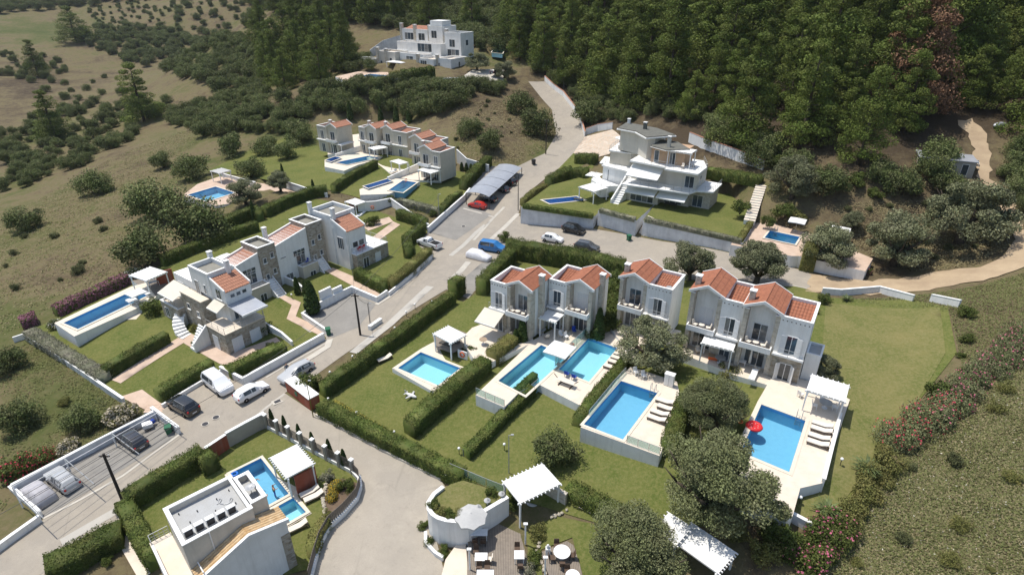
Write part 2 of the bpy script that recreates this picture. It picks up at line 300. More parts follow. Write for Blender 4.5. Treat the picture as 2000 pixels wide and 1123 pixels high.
def watermat(name, tint, rip, sc=2.5):
    m = bpy.data.materials.new(name); m.use_nodes = True; t = m.node_tree
    for nd in list(t.nodes):
        if nd.type == 'BSDF_PRINCIPLED': t.nodes.remove(nd)
    tr = t.nodes.new('ShaderNodeBsdfTransparent'); tr.inputs[0].default_value = (*tint, 1)
    gl = t.nodes.new('ShaderNodeBsdfGlossy'); gl.inputs['Roughness'].default_value = .03
    fr = t.nodes.new('ShaderNodeFresnel'); fr.inputs[0].default_value = 1.33
    tc = t.nodes.new('ShaderNodeTexCoord'); nz = t.nodes.new('ShaderNodeTexNoise'); nz.inputs['Scale'].default_value = sc; nz.inputs['Detail'].default_value = 3
    bp = t.nodes.new('ShaderNodeBump'); bp.inputs['Strength'].default_value = rip; bp.inputs['Distance'].default_value = .1
    t.links.new(tc.outputs['Object'], nz.inputs[0]); t.links.new(nz.outputs[0], bp.inputs['Height'])
    t.links.new(bp.outputs[0], gl.inputs['Normal']); t.links.new(bp.outputs[0], fr.inputs['Normal'])
    mx = t.nodes.new('ShaderNodeMixShader'); t.links.new(fr.outputs[0], mx.inputs[0]); t.links.new(tr.outputs[0], mx.inputs[1]); t.links.new(gl.outputs[0], mx.inputs[2])
    t.links.new(mx.outputs[0], t.nodes['Material Output'].inputs[0]); MAT[name] = m
watermat('water', (.80,.95,.985), .12)
watermat('water_rippled', (.80,.95,.985), .55, 4)
def railglass(name):
    m = bpy.data.materials.new(name); m.use_nodes = True; t = m.node_tree
    for nd in list(t.nodes):
        if nd.type == 'BSDF_PRINCIPLED': t.nodes.remove(nd)
    tr = t.nodes.new('ShaderNodeBsdfTransparent'); tr.inputs[0].default_value = (.80,.90,.88,1)
    gl = t.nodes.new('ShaderNodeBsdfPrincipled'); gl.inputs['Base Color'].default_value = (.55,.68,.66,1); gl.inputs['Roughness'].default_value = .08
    mx = t.nodes.new('ShaderNodeMixShader'); mx.inputs[0].default_value = .28
    t.links.new(tr.outputs[0], mx.inputs[1]); t.links.new(gl.outputs[0], mx.inputs[2]); t.links.new(mx.outputs[0], t.nodes['Material Output'].inputs[0]); MAT[name] = m
railglass('rail_glass')
def paint(name, c, rough=.25):
    m = mat(name, c, None, rough=rough, spec=.6); m.node_tree.nodes['Principled BSDF'].inputs['Coat Weight'].default_value = .6
    return name
paint('paint_white', (.76,.77,.78)); paint('paint_black', (.012,.013,.015)); paint('paint_grey', (.07,.075,.082)); paint('paint_red', (.52,.03,.02))
paint('paint_blue', (.02,.16,.42)); paint('paint_silver', (.42,.43,.44)); paint('paint_darkgrey', (.035,.035,.04))
mat('car_cover', (.44,.43,.455), (.37,.36,.385), 2, .6, .3, 3)
mat('car_cover_silver', (.72,.72,.75), (.60,.60,.63), 2, .4, .5, 3, spec=.5)
mat('fence_slat', (.19,.165,.14), (.15,.13,.11), 4, .85)
# ---------------------------------------------------------------- mesh helpers
class MB:
    def __init__(s): s.v = []; s.f = []
    def box(s, x0, x1, y0, y1, z0, z1):
        b = len(s.v); s.v += [(x0,y0,z0),(x1,y0,z0),(x1,y1,z0),(x0,y1,z0),(x0,y0,z1),(x1,y0,z1),(x1,y1,z1),(x0,y1,z1)]
        s.f += [tuple(b+i for i in q) for q in ((0,3,2,1),(4,5,6,7),(0,1,5,4),(1,2,6,5),(2,3,7,6),(3,0,4,7))]; return s
    def hexa(s, pts):
        b = len(s.v); s.v += [tuple(p) for p in pts]
        s.f += [tuple(b+i for i in q) for q in ((0,3,2,1),(4,5,6,7),(0,1,5,4),(1,2,6,5),(2,3,7,6),(3,0,4,7))]; return s
    def prism(s, poly, z0, z1, top=True):
        poly = ccw(poly); n = len(poly); b = len(s.v)
        zt = z1 if hasattr(z1, '__len__') else [z1]*n; zb = z0 if hasattr(z0, '__len__') else [z0]*n
        s.v += [(p[0],p[1],zb[i]) for i, p in enumerate(poly)] + [(p[0],p[1],zt[i]) for i, p in enumerate(poly)]
        for i in range(n): s.f.append((b+i, b+(i+1)%n, b+n+(i+1)%n, b+n+i))
        if top:
            for t in tri(poly): s.f.append(tuple(b+n+i for i in t)); s.f.append(tuple(b+i for i in t[::-1]))
        return s
    def tube(s, p, q, r, n=6, r2=None, cap=True):
        p = Vector(p); q = Vector(q); d = (q-p); d.normalize() if d.length > 1e-6 else None
        a = d.orthogonal().normalized(); c = d.cross(a); b = len(s.v); r2 = r if r2 is None else r2
        for (o, rr) in ((p, r), (q, r2)):
            for i in range(n):
                t = 2*math.pi*i/n; s.v.append(tuple(o + (a*math.cos(t) + c*math.sin(t))*rr))
        for i in range(n): s.f.append((b+i, b+(i+1)%n, b+n+(i+1)%n, b+n+i))
        if cap: s.f.append(tuple(b+i for i in range(n))[::-1]); s.f.append(tuple(b+n+i for i in range(n)))
        return s
    def lathe(s, prof, n=10, o=(0,0,0)):
        b = len(s.v); m = len(prof)
        for r, z in prof:
            for i in range(n):
                t = 2*math.pi*i/n; s.v.append((o[0]+r*math.cos(t), o[1]+r*math.sin(t), o[2]+z))
        for k in range(m-1):
            for i in range(n): s.f.append((b+k*n+i, b+k*n+(i+1)%n, b+(k+1)*n+(i+1)%n, b+(k+1)*n+i))
        s.f.append(tuple(b+i for i in range(n))[::-1]); s.f.append(tuple(b+(m-1)*n+i for i in range(n))); return s
    def ball(s, o, r, n=10, sz=1.0):
        return s.lathe([(r*math.sin(math.pi*k/6)+1e-4, -r*sz*math.cos(math.pi*k/6)) for k in range(7)], n, o)
    def quad(s, a, b_, c, d):
        b = len(s.v); s.v += [tuple(a), tuple(b_), tuple(c), tuple(d)]; s.f.append((b,b+1,b+2,b+3)); return s
    def slab(s, a, b_, c, d, t):
        a, b_, c, d = map(Vector, (a, b_, c, d)); nn = (b_-a).cross(d-a).normalized()*t
        return s.hexa([a-nn, b_-nn, c-nn, d-nn, a, b_, c, d])
    def mesh(s, name, m, smooth=False):
        me = bpy.data.meshes.new(name); me.from_pydata(s.v, [], s.f); me.materials.append(MAT[m])
        if smooth: me.polygons.foreach_set('use_smooth', [True]*len(me.polygons))
        if smooth == 2: me.set_sharp_from_angle(angle=R(28))
        me.update(); return me
    def build(s, name, m, parent=None, smooth=False, loc=None, rz=0.0):
        return obj(name, s.mesh(name, m, smooth), parent, loc, rz)
def area(poly): return sum(poly[i-1][0]*poly[i][1]-poly[i][0]*poly[i-1][1] for i in range(len(poly)))/2
def ccw(poly): return list(poly) if area(poly) > 0 else list(poly)[::-1]
def tri(poly):
    from mathutils.geometry import tessellate_polygon
    out = []
    for t in tessellate_polygon([[Vector((p[0], p[1], 0)) for p in poly]]):
        a, b, c = [poly[i] for i in t]
        out.append(tuple(t) if (b[0]-a[0])*(c[1]-a[1])-(b[1]-a[1])*(c[0]-a[0]) > 0 else tuple(t[::-1]))
    return out
def obj(name, me, parent=None, loc=None, rz=0.0):
    o = bpy.data.objects.new(name, me); col.objects.link(o)
    if parent: o.parent = parent
    if loc is not None: o.location = loc
    if rz: o.rotation_euler = (0, 0, rz)
    return o
def tag(o, label, cat, group=None):
    o['label'] = label; o['category'] = cat
    if group: o['group'] = group
    return o
def thing(name, label, cat, loc=(0,0,0), rz=0.0, group=None):
    o = bpy.data.objects.new(name, None); col.objects.link(o); o.empty_display_size = .3
    o.location = loc; o.rotation_euler = (0, 0, rz); return tag(o, label, cat, group)
def struct(o): o['kind'] = 'structure'; return o
def stuff(o): o['kind'] = 'stuff'; return o
def copy_tree(o, parent=None):
    c = o.copy(); col.objects.link(c); c.parent = parent
    for ch in list(o.children): copy_tree(ch, c)
    return c
def place(proto_, loc, rz, label, group=None, scale=None):
    """first call uses the model itself, later ones copies of it with its parts"""
    o = proto_['o'] if not proto_.get('used') else copy_tree(proto_['o'])
    proto_['used'] = True
    o.location = loc; o.rotation_euler = (0, 0, rz); o['label'] = label
    if scale: o.scale = scale if hasattr(scale, '__len__') else (scale,)*3
    if group: o['group'] = group
    return o
def dense(poly, maxlen):
    out = []
    for i in range(len(poly)):
        a, b = poly[i], poly[(i+1) % len(poly)]; L = math.hypot(b[0]-a[0], b[1]-a[1]); k = max(1, int(L/maxlen))
        for j in range(k): out.append((a[0]+(b[0]-a[0])*j/k, a[1]+(b[1]-a[1])*j/k))
    return out
def trimesh2d(poly, holes=(), step=3.0, zf=None):
    """triangulated sheet inside a plan polygon with holes; zf gives heights"""
    poly = dense(poly, step); loops = [poly] + [dense(h, step) for h in holes]
    pts = []; edges = []
    for L in loops:
        b = len(pts); pts += L; edges += [(b+i, b+(i+1) % len(L)) for i in range(len(L))]
    if step < 50:
        xs = [p[0] for p in poly]; ys = [p[1] for p in poly]
        for x in np.arange(min(xs)+step/2, max(xs), step):
            for y in np.arange(min(ys)+step/2, max(ys), step):
                if inpoly(x, y, poly): pts.append((float(x), float(y)))
    v, e, f, *_ = delaunay_2d_cdt([Vector(p) for p in pts], edges, [], 0, 1e-4)
    keep = []
    for t in f:
        cx = sum(v[i][0] for i in t)/len(t); cy = sum(v[i][1] for i in t)/len(t)
        if inpoly(cx, cy, poly) and not any(inpoly(cx, cy, h) for h in holes):
            a, b, c = v[t[0]], v[t[1]], v[t[2]]
            keep.append(tuple(t) if (b[0]-a[0])*(c[1]-a[1])-(b[1]-a[1])*(c[0]-a[0]) > 0 else tuple(t)[::-1])
    return [(p[0], p[1], zf(p[0], p[1])) for p in v], keep
def sheet(name, poly, m, off=.06, holes=(), step=2.0, parent=None):
    v, f = trimesh2d(poly, holes, step, lambda x, y: h1(x, y) + off)
    mb = MB(); mb.v = v; mb.f = f; o = mb.build(name, m, parent, True)
    return o
def GP(pts): return [G(a, b)[:2] for a, b in pts]
def offset_line(pts, d):
    """shift a plan polyline sideways (to its left) by d"""
    out = []
    for i, p in enumerate(pts):
        a = Vector(pts[max(i-1,0)][:2]); b = Vector(pts[min(i+1,len(pts)-1)][:2]); t = (b-a).normalized(); nn = Vector((-t.y, t.x))
        k = 1.0
        if 0 < i < len(pts)-1:
            t1 = (Vector(p[:2])-a).normalized(); k = 1/max(.4, (nn.dot(Vector((-t1.y, t1.x)))))
        out.append((p[0]+nn.x*d*k, p[1]+nn.y*d*k))
    return out
def wall_mesh(pts, th, zb, zt, m, name, parent=None):
    """band of masonry along a plan polyline; zb, zt lists of heights"""
    L = offset_line(pts, th/2); Rr = offset_line(pts, -th/2); mb = MB(); n = len(pts)
    for i in range(n): mb.v += [(*L[i], zb[i]), (*Rr[i], zb[i]), (*Rr[i], zt[i]), (*L[i], zt[i])]
    for i in range(n-1):
        a = 4*i; b = a+4
        mb.f += [(a+1,b+1,b+2,a+2), (b,a,a+3,b+3), (a+3,a+2,b+2,b+3), (a,b,b+1,a+1)]
    mb.f += [(0,1,2,3), (4*n-1,4*n-2,4*n-3,4*n-4)]
    return mb.build(name, m, parent)
def wall(label, pts, h, th=.25, m='white_wall', cap=None, capm='white_trim', ztop=None, name='garden_wall', cat='wall', group=None, sub=4.0, base=.6):
    """freestanding or retaining wall along plan points, following the ground"""
    P2 = []; Hh = []; hs = h if hasattr(h, '__len__') else [h]*len(pts); zs = ztop if (ztop is None or hasattr(ztop, '__len__')) else [ztop]*len(pts); Z = []
    for i in range(len(pts)-1):
        a, b = pts[i], pts[i+1]; k = max(1, int(math.hypot(b[0]-a[0], b[1]-a[1])/sub))
        for j in range(k):
            t = j/k; P2.append((a[0]+(b[0]-a[0])*t, a[1]+(b[1]-a[1])*t)); Hh.append(hs[i]+(hs[i+1]-hs[i])*t)
            if zs: Z.append(zs[i]+(zs[i+1]-zs[i])*t)
    P2.append(tuple(pts[-1][:2])); Hh.append(hs[-1])
    if zs: Z.append(zs[-1])
    zt = Z if zs else [h1(*p)+hh for p, hh in zip(P2, Hh)]
    zb = [min(h1(*p), z)-base for p, z in zip(P2, zt)]
    o = thing(name, label, cat, group=group)
    wall_mesh(P2, th, zb, zt, m, 'masonry', o)
    if cap: wall_mesh(P2, th+.08, [z+.002 for z in zt], [z+cap for z in zt], capm, 'coping', o)
    return o
class Frame:
    """plan frame of a building: origin, turned by ang degrees"""
    def __init__(s, x, y, z, ang): s.x, s.y, s.z, s.a = x, y, z, R(ang); s.c, s.s = math.cos(s.a), math.sin(s.a)
    def w(s, u, v, z=None): return Vector((s.x+u*s.c-v*s.s, s.y+u*s.s+v*s.c, s.z if z is None else z))
    def xy(s, u, v): p = s.w(u, v); return (p.x, p.y)
    def loc(s): return (s.x, s.y, s.z)
def frame(px, py, z, ang): p = P(px, py, z); return Frame(p.x, p.y, z, ang)
# ================================================================ LARGE STRUCTURE
def offset_poly(poly, d):
    poly = ccw(poly); n = len(poly); out = []
    for i in range(n):
        a, b, c = Vector(poly[i-1]), Vector(poly[i]), Vector(poly[(i+1) % n])
        n1 = (b-a).normalized(); n1 = Vector((n1.y, -n1.x)); n2 = (c-b).normalized(); n2 = Vector((n2.y, -n2.x))
        m = (n1+n2); m = m/max(.3, m.length_squared)*2
        out.append((b.x+m.x*d, b.y+m.y*d))
    return out
def PP(pts, z): return [XY(a, b, z) for a, b in pts]
def quad4(a, b, c): return (a, b, c, (a[0]+c[0]-b[0], a[1]+c[1]-b[1]))
POOLS = []   # (plan polygon, z, depth, tile, water, label, coping)
def pooldef(px, z, label, tile='pool_tile', water='water', depth=1.45, par=False, cop=.38):
    pts = PP(px, z)
    if par: pts = list(quad4(*pts[:3]))
    POOLS.append((ccw(pts), z, depth, tile, water, label, cop)); return ccw(pts)
Z1, Z23, Z4, Z5 = 1.2, 2.3, 3.0, 4.0
p1 = pooldef([(777,719),(822,688),(899,719)], Z1, 'square pale blue pool beside the wooden deck and white pergola', 'pool_tile_pale', par=True)
p2 = pooldef([(973,744),(1057,674),(1108,697)], Z23, 'long narrow pale blue pool half under a white parasol', 'pool_tile_pale', par=True, cop=.3)
p3 = pooldef([(1091,722),(1150,660),(1206,680)], Z23, 'pale blue pool with four cushioned loungers along its right side', 'pool_tile_pale', par=True, cop=.3)
p4 = pooldef([(1140,829),(1213,744),(1284,768)], Z4, 'blue pool with a raised white overflow wall above the lawn', par=True, cop=.3)
p5 = pooldef([(1487,790),(1573,822),(1541,922)], Z5, 'blue pool with a red round float in it', par=True, cop=.34)
pB = pooldef([(124,631),(262,567),(290,577)], -.2, 'long narrow pool beside pink flowering shrubs', 'pool_tile', par=True, cop=.3)
pA = pooldef([(367,381),(421,365),(458,377)], -.4, 'blue pool on pink paving among olive trees', 'pool_tile', par=True, cop=.35)
pC1 = pooldef([(655,318),(719,305),(741,309)], 2.9, 'left long pool in front of the tan row houses', 'pool_tile', par=True, cop=.3)
pC1b = pooldef([(636,313),(655,306),(666,309)], 3.1, 'small blue basin beside the left pool of the tan row houses', 'pool_tile_deep', par=True, cop=.25)
pC2 = pooldef([(759,372),(787,353),(814,357)], 2.9, 'right pool in front of the tan row houses below a white partition', 'pool_tile', par=True, cop=.3)
pC2b = pooldef([(710,364),(756,350),(766,354)], 3.1, 'narrow blue basin left of the white pool partition', 'pool_tile_deep', par=True, cop=.25)
pD = pooldef([(1059,391),(1126,384),(1142,391)], 4.05, 'small blue pool above the grey retaining wall', 'pool_tile_deep', par=True, cop=.3)
pR = pooldef([(1493,465),(1504,451),(1562,463)], 4.7, 'blue pool beside a clipped hedge block and olive trees', par=True, cop=.3)
fF = Frame(-24.86, 30.95, -1.9, -47)
pF = ccw([fF.xy(-12.9,6.9), fF.xy(-12.9,10.05), fF.xy(-6.25,10.05), fF.xy(-6.25,6.9)]); POOLS.append((pF, -1.75, 1.45, 'pool_tile', 'water_rippled', 'rippling blue pool with swimmers behind the yellow tiled villa', .3))
pF2 = ccw([fF.xy(-5.5,7.6), fF.xy(-5.5,10.15), fF.xy(-3.0,10.25), fF.xy(-3.0,7.6)]); POOLS.append((pF2, -1.75, 1.2, 'pool_tile_pale', 'water_rippled', 'small square plunge pool beside the yellow tiled roof', .3))
pE = pooldef([(704,150),(722,145),(757,148)], 13.9, 'distant pool below the white hilltop mansion', 'pool_tile', par=True, cop=.4)
pE2 = pooldef([(960,103),(966,95),(986,97)], 19.5, 'small far pool right of the white hilltop mansion', 'pool_tile_pale', par=True, cop=.3)
# ---- decks and terraces: plan polygon, height, pools let into it
DECKS = []
def deckdef(name, px, z, top='paving', side='white_wall', pools=(), h=2.2, poly=None):
    DECKS.append((name, ccw(poly or PP(px, z)), z, top, side, pools, h))
deckdef('pool_deck', [(766,719),(822,681),(846,668),(905,655),(940,690),(905,722),(852,768)], Z1, 'coping', 'white_trim', [p1], 1.5)
deckdef('terrace', [(900,662),(922,640),(962,625),(1040,655),(1042,668),(950,712),(925,700)], 2.25, 'paving', 'white_wall', [], 2)
deckdef('pool_deck', [(1042,664),(1105,628),(1192,648),(1240,705),(1187,735),(1136,793),(1048,748),(1015,765),(985,795),(929,771)], Z23, 'paving', 'white_wall', [p2, p3], 2.6)
deckdef('terrace', [(1192,640),(1215,615),(1345,650),(1335,672),(1250,672),(1240,705)], 2.7, 'paving', 'white_wall', [], 2)
deckdef('pool_deck', [(1206,741),(1232,716),(1322,745),(1332,790),(1288,890),(1134,834)], Z4, 'paving', 'white_wall', [p4], 3.0)
deckdef('pool_deck', [(1480,783),(1507,737),(1602,745),(1660,780),(1606,943),(1563,953),(1548,1008),(1425,950),(1440,868)], Z5, 'paving', 'white_wall', [p5], 2.4)
deckdef('terrace', [(1330,690),(1345,655),(1420,650),(1590,740),(1500,752),(1438,733)], 3.85, 'paving', 'white_trim', [], 2)
deckdef('pool_deck', [(106,631),(255,560),(285,552),(305,580),(290,592),(145,657)], -.25, 'coping', 'white_wall', [pB], 2.0)
deckdef('terrace', [(258,548),(320,540),(330,565),(300,580),(283,566)], -.3, 'decking', 'white_wall', [], 1.5)
deckdef('pool_terrace', [(357,382),(385,360),(428,345),(560,366),(606,378),(590,385),(520,375),(478,376),(448,398),(420,402)], -.45, 'paving_pink', 'white_wall', [pA], 1.5)
deckdef('pool_deck', [(634,314),(664,303),(722,302),(748,306),(742,311),(700,322),(672,334),(634,326)], 2.8, 'coping', 'white_wall', [pC1, pC1b], 1.8)
deckdef('pool_deck', [(702,370),(756,348),(790,350),(820,355),(760,379),(703,381)], 2.8, 'coping', 'white_wall', [pC2, pC2b], 1.8)
deckdef('terrace', [(640,302),(640,270),(700,262),(800,280),(862,310),(862,352),(805,352),(770,345),(735,318),(700,300)], 2.6, 'paving', 'white_wall', [], 2)
deckdef('hillside_terrace', [(1017,404),(1160,423),(1205,385),(1150,342),(1075,362)], 4.0, 'lawn', 'wall_stained', [pD], 5)
deckdef('hillside_terrace', [(1168,411),(1243,431),(1300,380),(1225,362)], 4.9, 'lawn', 'wall_stained', [], 6)
deckdef('hillside_terrace', [(1256,430),(1451,474),(1478,428),(1425,378),(1300,372)], 5.0, 'lawn', 'wall_stained', [], 6)
deckdef('pool_terrace', [(1427,478),(1455,441),(1495,432),(1600,462),(1705,505),(1690,530),(1560,500),(1545,500)], 4.6, 'paving_pink', 'white_wall', [pR], 3)
deckdef('pool_terrace', None, -1.8, 'paving', 'white_wall', [pF, pF2], 1.2, poly=[fF.xy(-13.2,6.4), fF.xy(-13.2,10.4), fF.xy(-9.3,10.4), fF.xy(-9.3,13.3), fF.xy(-5.6,13.3), fF.xy(-5.6,10.6), fF.xy(-2.6,10.6), fF.xy(-2.6,6.4)])
deckdef('pool_terrace', [(655,150),(700,140),(770,142),(775,152),(740,158),(672,158)], 13.85, 'paving_pink', 'white_wall', [pE], 3)
# ---- natural ground
ROAD = [(-90,1130),(0,1078),(85,1015),(30,966),(308,818),(318,797),(432,729),(478,753),(638,662),(630,650),(592,622),(688,573),(737,592),(757,578),(845,503),(815,478),(838,453),
 (905,393),(912,372),(945,326),(1010,326),(1065,300),(1086,262),(1078,215),(1050,183),(1032,160),(1064,160),(1100,188),(1132,228),(1142,268),(1122,310),(1062,352),(1022,385),(1012,420),
 (1018,425),(1160,448),(1250,464),(1440,498),(1530,518),(1592,536),(1572,583),(1440,565),(1300,537),(1150,503),(1000,478),(988,508),(935,560),(915,584),(872,566),(600,746),(556,768),
 (470,838),(410,870),(330,925),(245,985),(232,1032),(160,1076),(75,1135),(-60,1215)]
DIRT = [(1583,535),(1700,549),(1817,535),(1917,520),(1966,497),(1980,475),(1972,428),(1942,388),(1908,348),(1904,300),(1888,262),(1866,236),(1900,232),(1925,262),(1935,300),(1932,348),(1980,392),(1996,440),(2030,500),(2000,524),(1894,553),(1780,572),(1680,576),(1575,570)]
LAWNB = [(48,656),(70,642),(112,622),(290,545),(315,515),(510,432),(608,388),(720,408),(835,446),(836,453),(815,478),(845,501),(757,575),(737,589),(688,570),(590,622),(628,650),(636,660),(478,750),(433,727),(318,795),(240,783)]
ROADS_ = [LAWNB, ROAD, DIRT, [(470,342),(560,268),(640,290),(870,330),(925,342),(912,370),(904,392),(850,422),(720,392),(640,372),(606,372),(520,352)], [(1120,300),(1142,268),(1196,254),(1215,270),(1190,302),(1160,310)], [(905,152),(925,138),(985,138),(985,162),(930,168)], [(405,335),(470,300),(560,268),(470,342),(430,340)]]
GZc = GZ.copy()
XX, YY = np.meshgrid(GX, GY, indexing='ij')
def carve(poly, z):
    xs = [p[0] for p in poly]; ys = [p[1] for p in poly]
    for i in np.where((GX > min(xs)-2) & (GX < max(xs)+2))[0]:
        for j in np.where((GY > min(ys)-2) & (GY < max(ys)+2))[0]:
            if inpoly(GX[i], GY[j], poly): GZc[i, j] = min(GZc[i, j], z)
for nm, poly, z, *_ in DECKS: carve(offset_poly(poly, .3), z - .5)
for poly, z, dp, *_ in POOLS: carve(offset_poly(poly, 1.8), z - dp - .35)
rough = rngT.normal(0, 1, GZc.shape)
core = (XX > -48) & (XX < 62) & (YY > 26) & (YY < 125)
RP_ = [GP(q) for q in ROADS_]
for i in range(len(GX)):
    for j in range(len(GY)):
        if not core[i, j] and abs(GX[i]) < 110 and GY[j] < 240 and any(inpoly(GX[i]+dx, GY[j]+dy, q) for q in RP_ for dx in (-2.2, 2.2) for dy in (-2.2, 2.2)): rough[i, j] = -.6
GZc = GZc + np.where(core, 0, rough * .12)
gm = MB(); nX, nY = len(GX), len(GY)
me = bpy.data.meshes.new('ground')
idx = np.arange(nX*nY).reshape(nX, nY)
me.vertices.add(nX*nY); me.vertices.foreach_set('co', np.stack([XX, YY, GZc], -1).ravel().astype(np.float32))
q = np.stack([idx[:-1,:-1], idx[1:,:-1], idx[1:,1:], idx[:-1,1:]], -1).reshape(-1, 4)
me.loops.add(q.size); me.loops.foreach_set('vertex_index', q.ravel().astype(np.int32))
me.polygons.add(len(q)); me.polygons.foreach_set('loop_start', np.arange(0, q.size, 4, dtype=np.int32)); me.polygons.foreach_set('use_smooth', np.ones(len(q), bool))
me.update(calc_edges=True)
# what grows on it: 0 dry field, 1 green meadow, -1 bare brown soil
dd = YY*cP-(GZ-CAMZ)*sP; pxs = 1000+FPX*XX/dd; pys = 561.5-FPX*(YY*sP+(GZ-CAMZ)*cP)/dd
cover = np.zeros(GZ.shape)
def blob(px, py, rx, ry, a):
    global cover
    cover = cover + a*np.exp(-(((pxs-px)/rx)**2+((pys-py)/ry)**2))
for b in [(1850,950,260,180,.35),(60,640,160,60,.8),(150,790,130,70,.7),(600,270,100,40,.7),(60,60,120,30,.6),(80,170,110,50,-.45),(1700,400,140,50,-.15),
          (930,220,60,60,-.15),(100,420,160,80,.25),(200,250,200,40,.2),(1500,200,300,120,-1.1),(1200,150,120,80,-.9),(1850,200,250,120,-1.0),(1900,560,120,30,-.1),(1800,500,160,50,-.05),(420,330,70,40,.5),(1060,290,40,25,.6),(1350,280,80,25,-.5),(1000,255,40,50,-.2)]:
    blob(*b)
ca = me.attributes.new('cover', 'FLOAT', 'POINT'); ca.data.foreach_set('value', cover.ravel().astype(np.float32))
m = bpy.data.materials.new('field'); m.use_nodes = True; t = m.node_tree; b = t.nodes['Principled BSDF']; b.inputs['Roughness'].default_value = .95; b.inputs['Specular IOR Level'].default_value = .1
tc = t.nodes.new('ShaderNodeTexCoord')
def nz_(s, d=8, r=.65):
    nz = t.nodes.new('ShaderNodeTexNoise'); nz.inputs['Scale'].default_value = s; nz.inputs['Detail'].default_value = d; nz.inputs['Roughness'].default_value = r
    t.links.new(tc.outputs['Object'], nz.inputs[0]); return nz.outputs[0]
def add_(a, b_, mul=1.0, off=0.0):
    x = t.nodes.new('ShaderNodeMath'); x.operation = 'MULTIPLY_ADD'; t.links.new(a, x.inputs[0]); x.inputs[1].default_value = mul
    if b_ is None: x.inputs[2].default_value = off
    else: t.links.new(b_, x.inputs[2])
    return x.outputs[0]
at = t.nodes.new('ShaderNodeAttribute'); at.attribute_name = 'cover'
s1 = add_(nz_(.045), None, 1.5, -.75); s2 = add_(nz_(.5, 10, .75), s1, 1.3); s3 = add_(s2, None, 1.0, -.65)
f = add_(at.outputs['Fac'], s3, .55); f = add_(f, None, 1.0, .42)
rp = t.nodes.new('ShaderNodeValToRGB'); E_ = rp.color_ramp.elements
E_[0].position = 0; E_[0].color = (.062,.047,.031,1); E_[1].position = 1; E_[1].color = (.062,.078,.025,1)
for pz, c in ((.25,(.112,.088,.053,1)),(.42,(.150,.124,.068,1)),(.6,(.112,.106,.047,1)),(.78,(.086,.096,.034,1))):
    e = E_.new(pz); e.color = c
t.links.new(f, rp.inputs[0]); t.links.new(rp.outputs[0], b.inputs['Base Color'])
bp = t.nodes.new('ShaderNodeBump'); bp.inputs['Strength'].default_value = .7; bp.inputs['Distance'].default_value = .25
t.links.new(nz_(2.2, 8, .7), bp.inputs['Height']); t.links.new(bp.outputs[0], b.inputs['Normal'])
me.materials.append(m); struct(obj('ground', me))
# ---- roads
struct(sheet('road', GP(ROAD), 'asphalt', .06))
COURT = [(556,768),(612,806),(730,868),(862,940),(872,955),(842,985),(835,1010),(850,1045),(872,1135),(596,1135),(618,1085),(640,1040),(700,972),(704,945),(690,925),(525,838),(475,838)]
struct(sheet('forecourt_paving', GP(COURT), 'concrete', .075))
rj_ = random.Random(3); struct(sheet('dirt_track', [(x+rj_.uniform(-.45,.45), y+rj_.uniform(-.45,.45)) for x, y in dense(GP(DIRT), 1.1)], 'dirt', .07))
def strip(name, px, w_, m, off): # painted or worn band along a line
    p = GP(px); L = offset_line(p, w_/2); Rr = offset_line(p, -w_/2)
    return struct(sheet(name, L+Rr[::-1], m, off, step=1.5))
strip('parking_line', [(880,548),(900,530),(915,512)], 1.0, 'asphalt_line', .085)
strip('parking_line', [(952,474),(985,445),(1012,418)], .9, 'asphalt_line', .085)
strip('parking_line', [(905,408),(935,416),(965,425)], .45, 'asphalt_line', .085)
strip('parking_line', [(985,362),(1000,352),(1022,335)], .7, 'asphalt_line', .085)
strip('gutter_strip', [(925,470),(960,430),(985,405)], .55, 'asphalt_line', .085)
strip('gutter_strip', [(556,770),(520,797),(478,833)], .35, 'asphalt_line', .09)
strip('kerb_edge', [(520,738),(560,714),(610,686),(642,668)], .28, 'asphalt_line', .09)
strip('kerb_edge', [(85,1013),(160,975),(240,930),(350,850)], .3, 'concrete_pale', .09)
strip('road_patch', [(120,1060),(250,985),(330,920),(380,880)], 1.0, 'patch_pale', .08)
strip('road_patch', [(690,690),(760,635),(840,560)], 1.3, 'patch_pale', .08)
strip('road_patch', [(880,500),(905,480),(930,455),(948,440)], .8, 'patch_pale', .082)
strip('parking_line', [(1500,548),(1560,561),(1575,564)], .25, 'asphalt_line', .085)
strip('sidewalk', [(735,596),(760,580),(805,545),(842,508)], .75, 'concrete_pale', .12)
strip('sidewalk', [(585,712),(610,697),(640,678),(644,664)], .9, 'concrete_pale', .12)
struct(sheet('parking_bay', GP([(30,966),(308,818),(352,848),(85,1013)]), 'asphalt_dark', .085))
struct(sheet('parking_bay', GP([(592,624),(688,575),(735,594),(700,640),(650,660),(632,652)]), 'asphalt_dark', .085))
struct(sheet('parking_bay', GP([(905,545),(940,515),(984,508),(935,560),(915,582)]), 'asphalt_dark', .085))
struct(sheet('parking_bay', GP([(838,455),(905,395),(960,420),(890,470)]), 'asphalt_dark', .08))
struct(sheet('road_patch', GP([(590,640),(612,630),(625,634),(628,645),(605,650)]), 'patch_pale', .1))
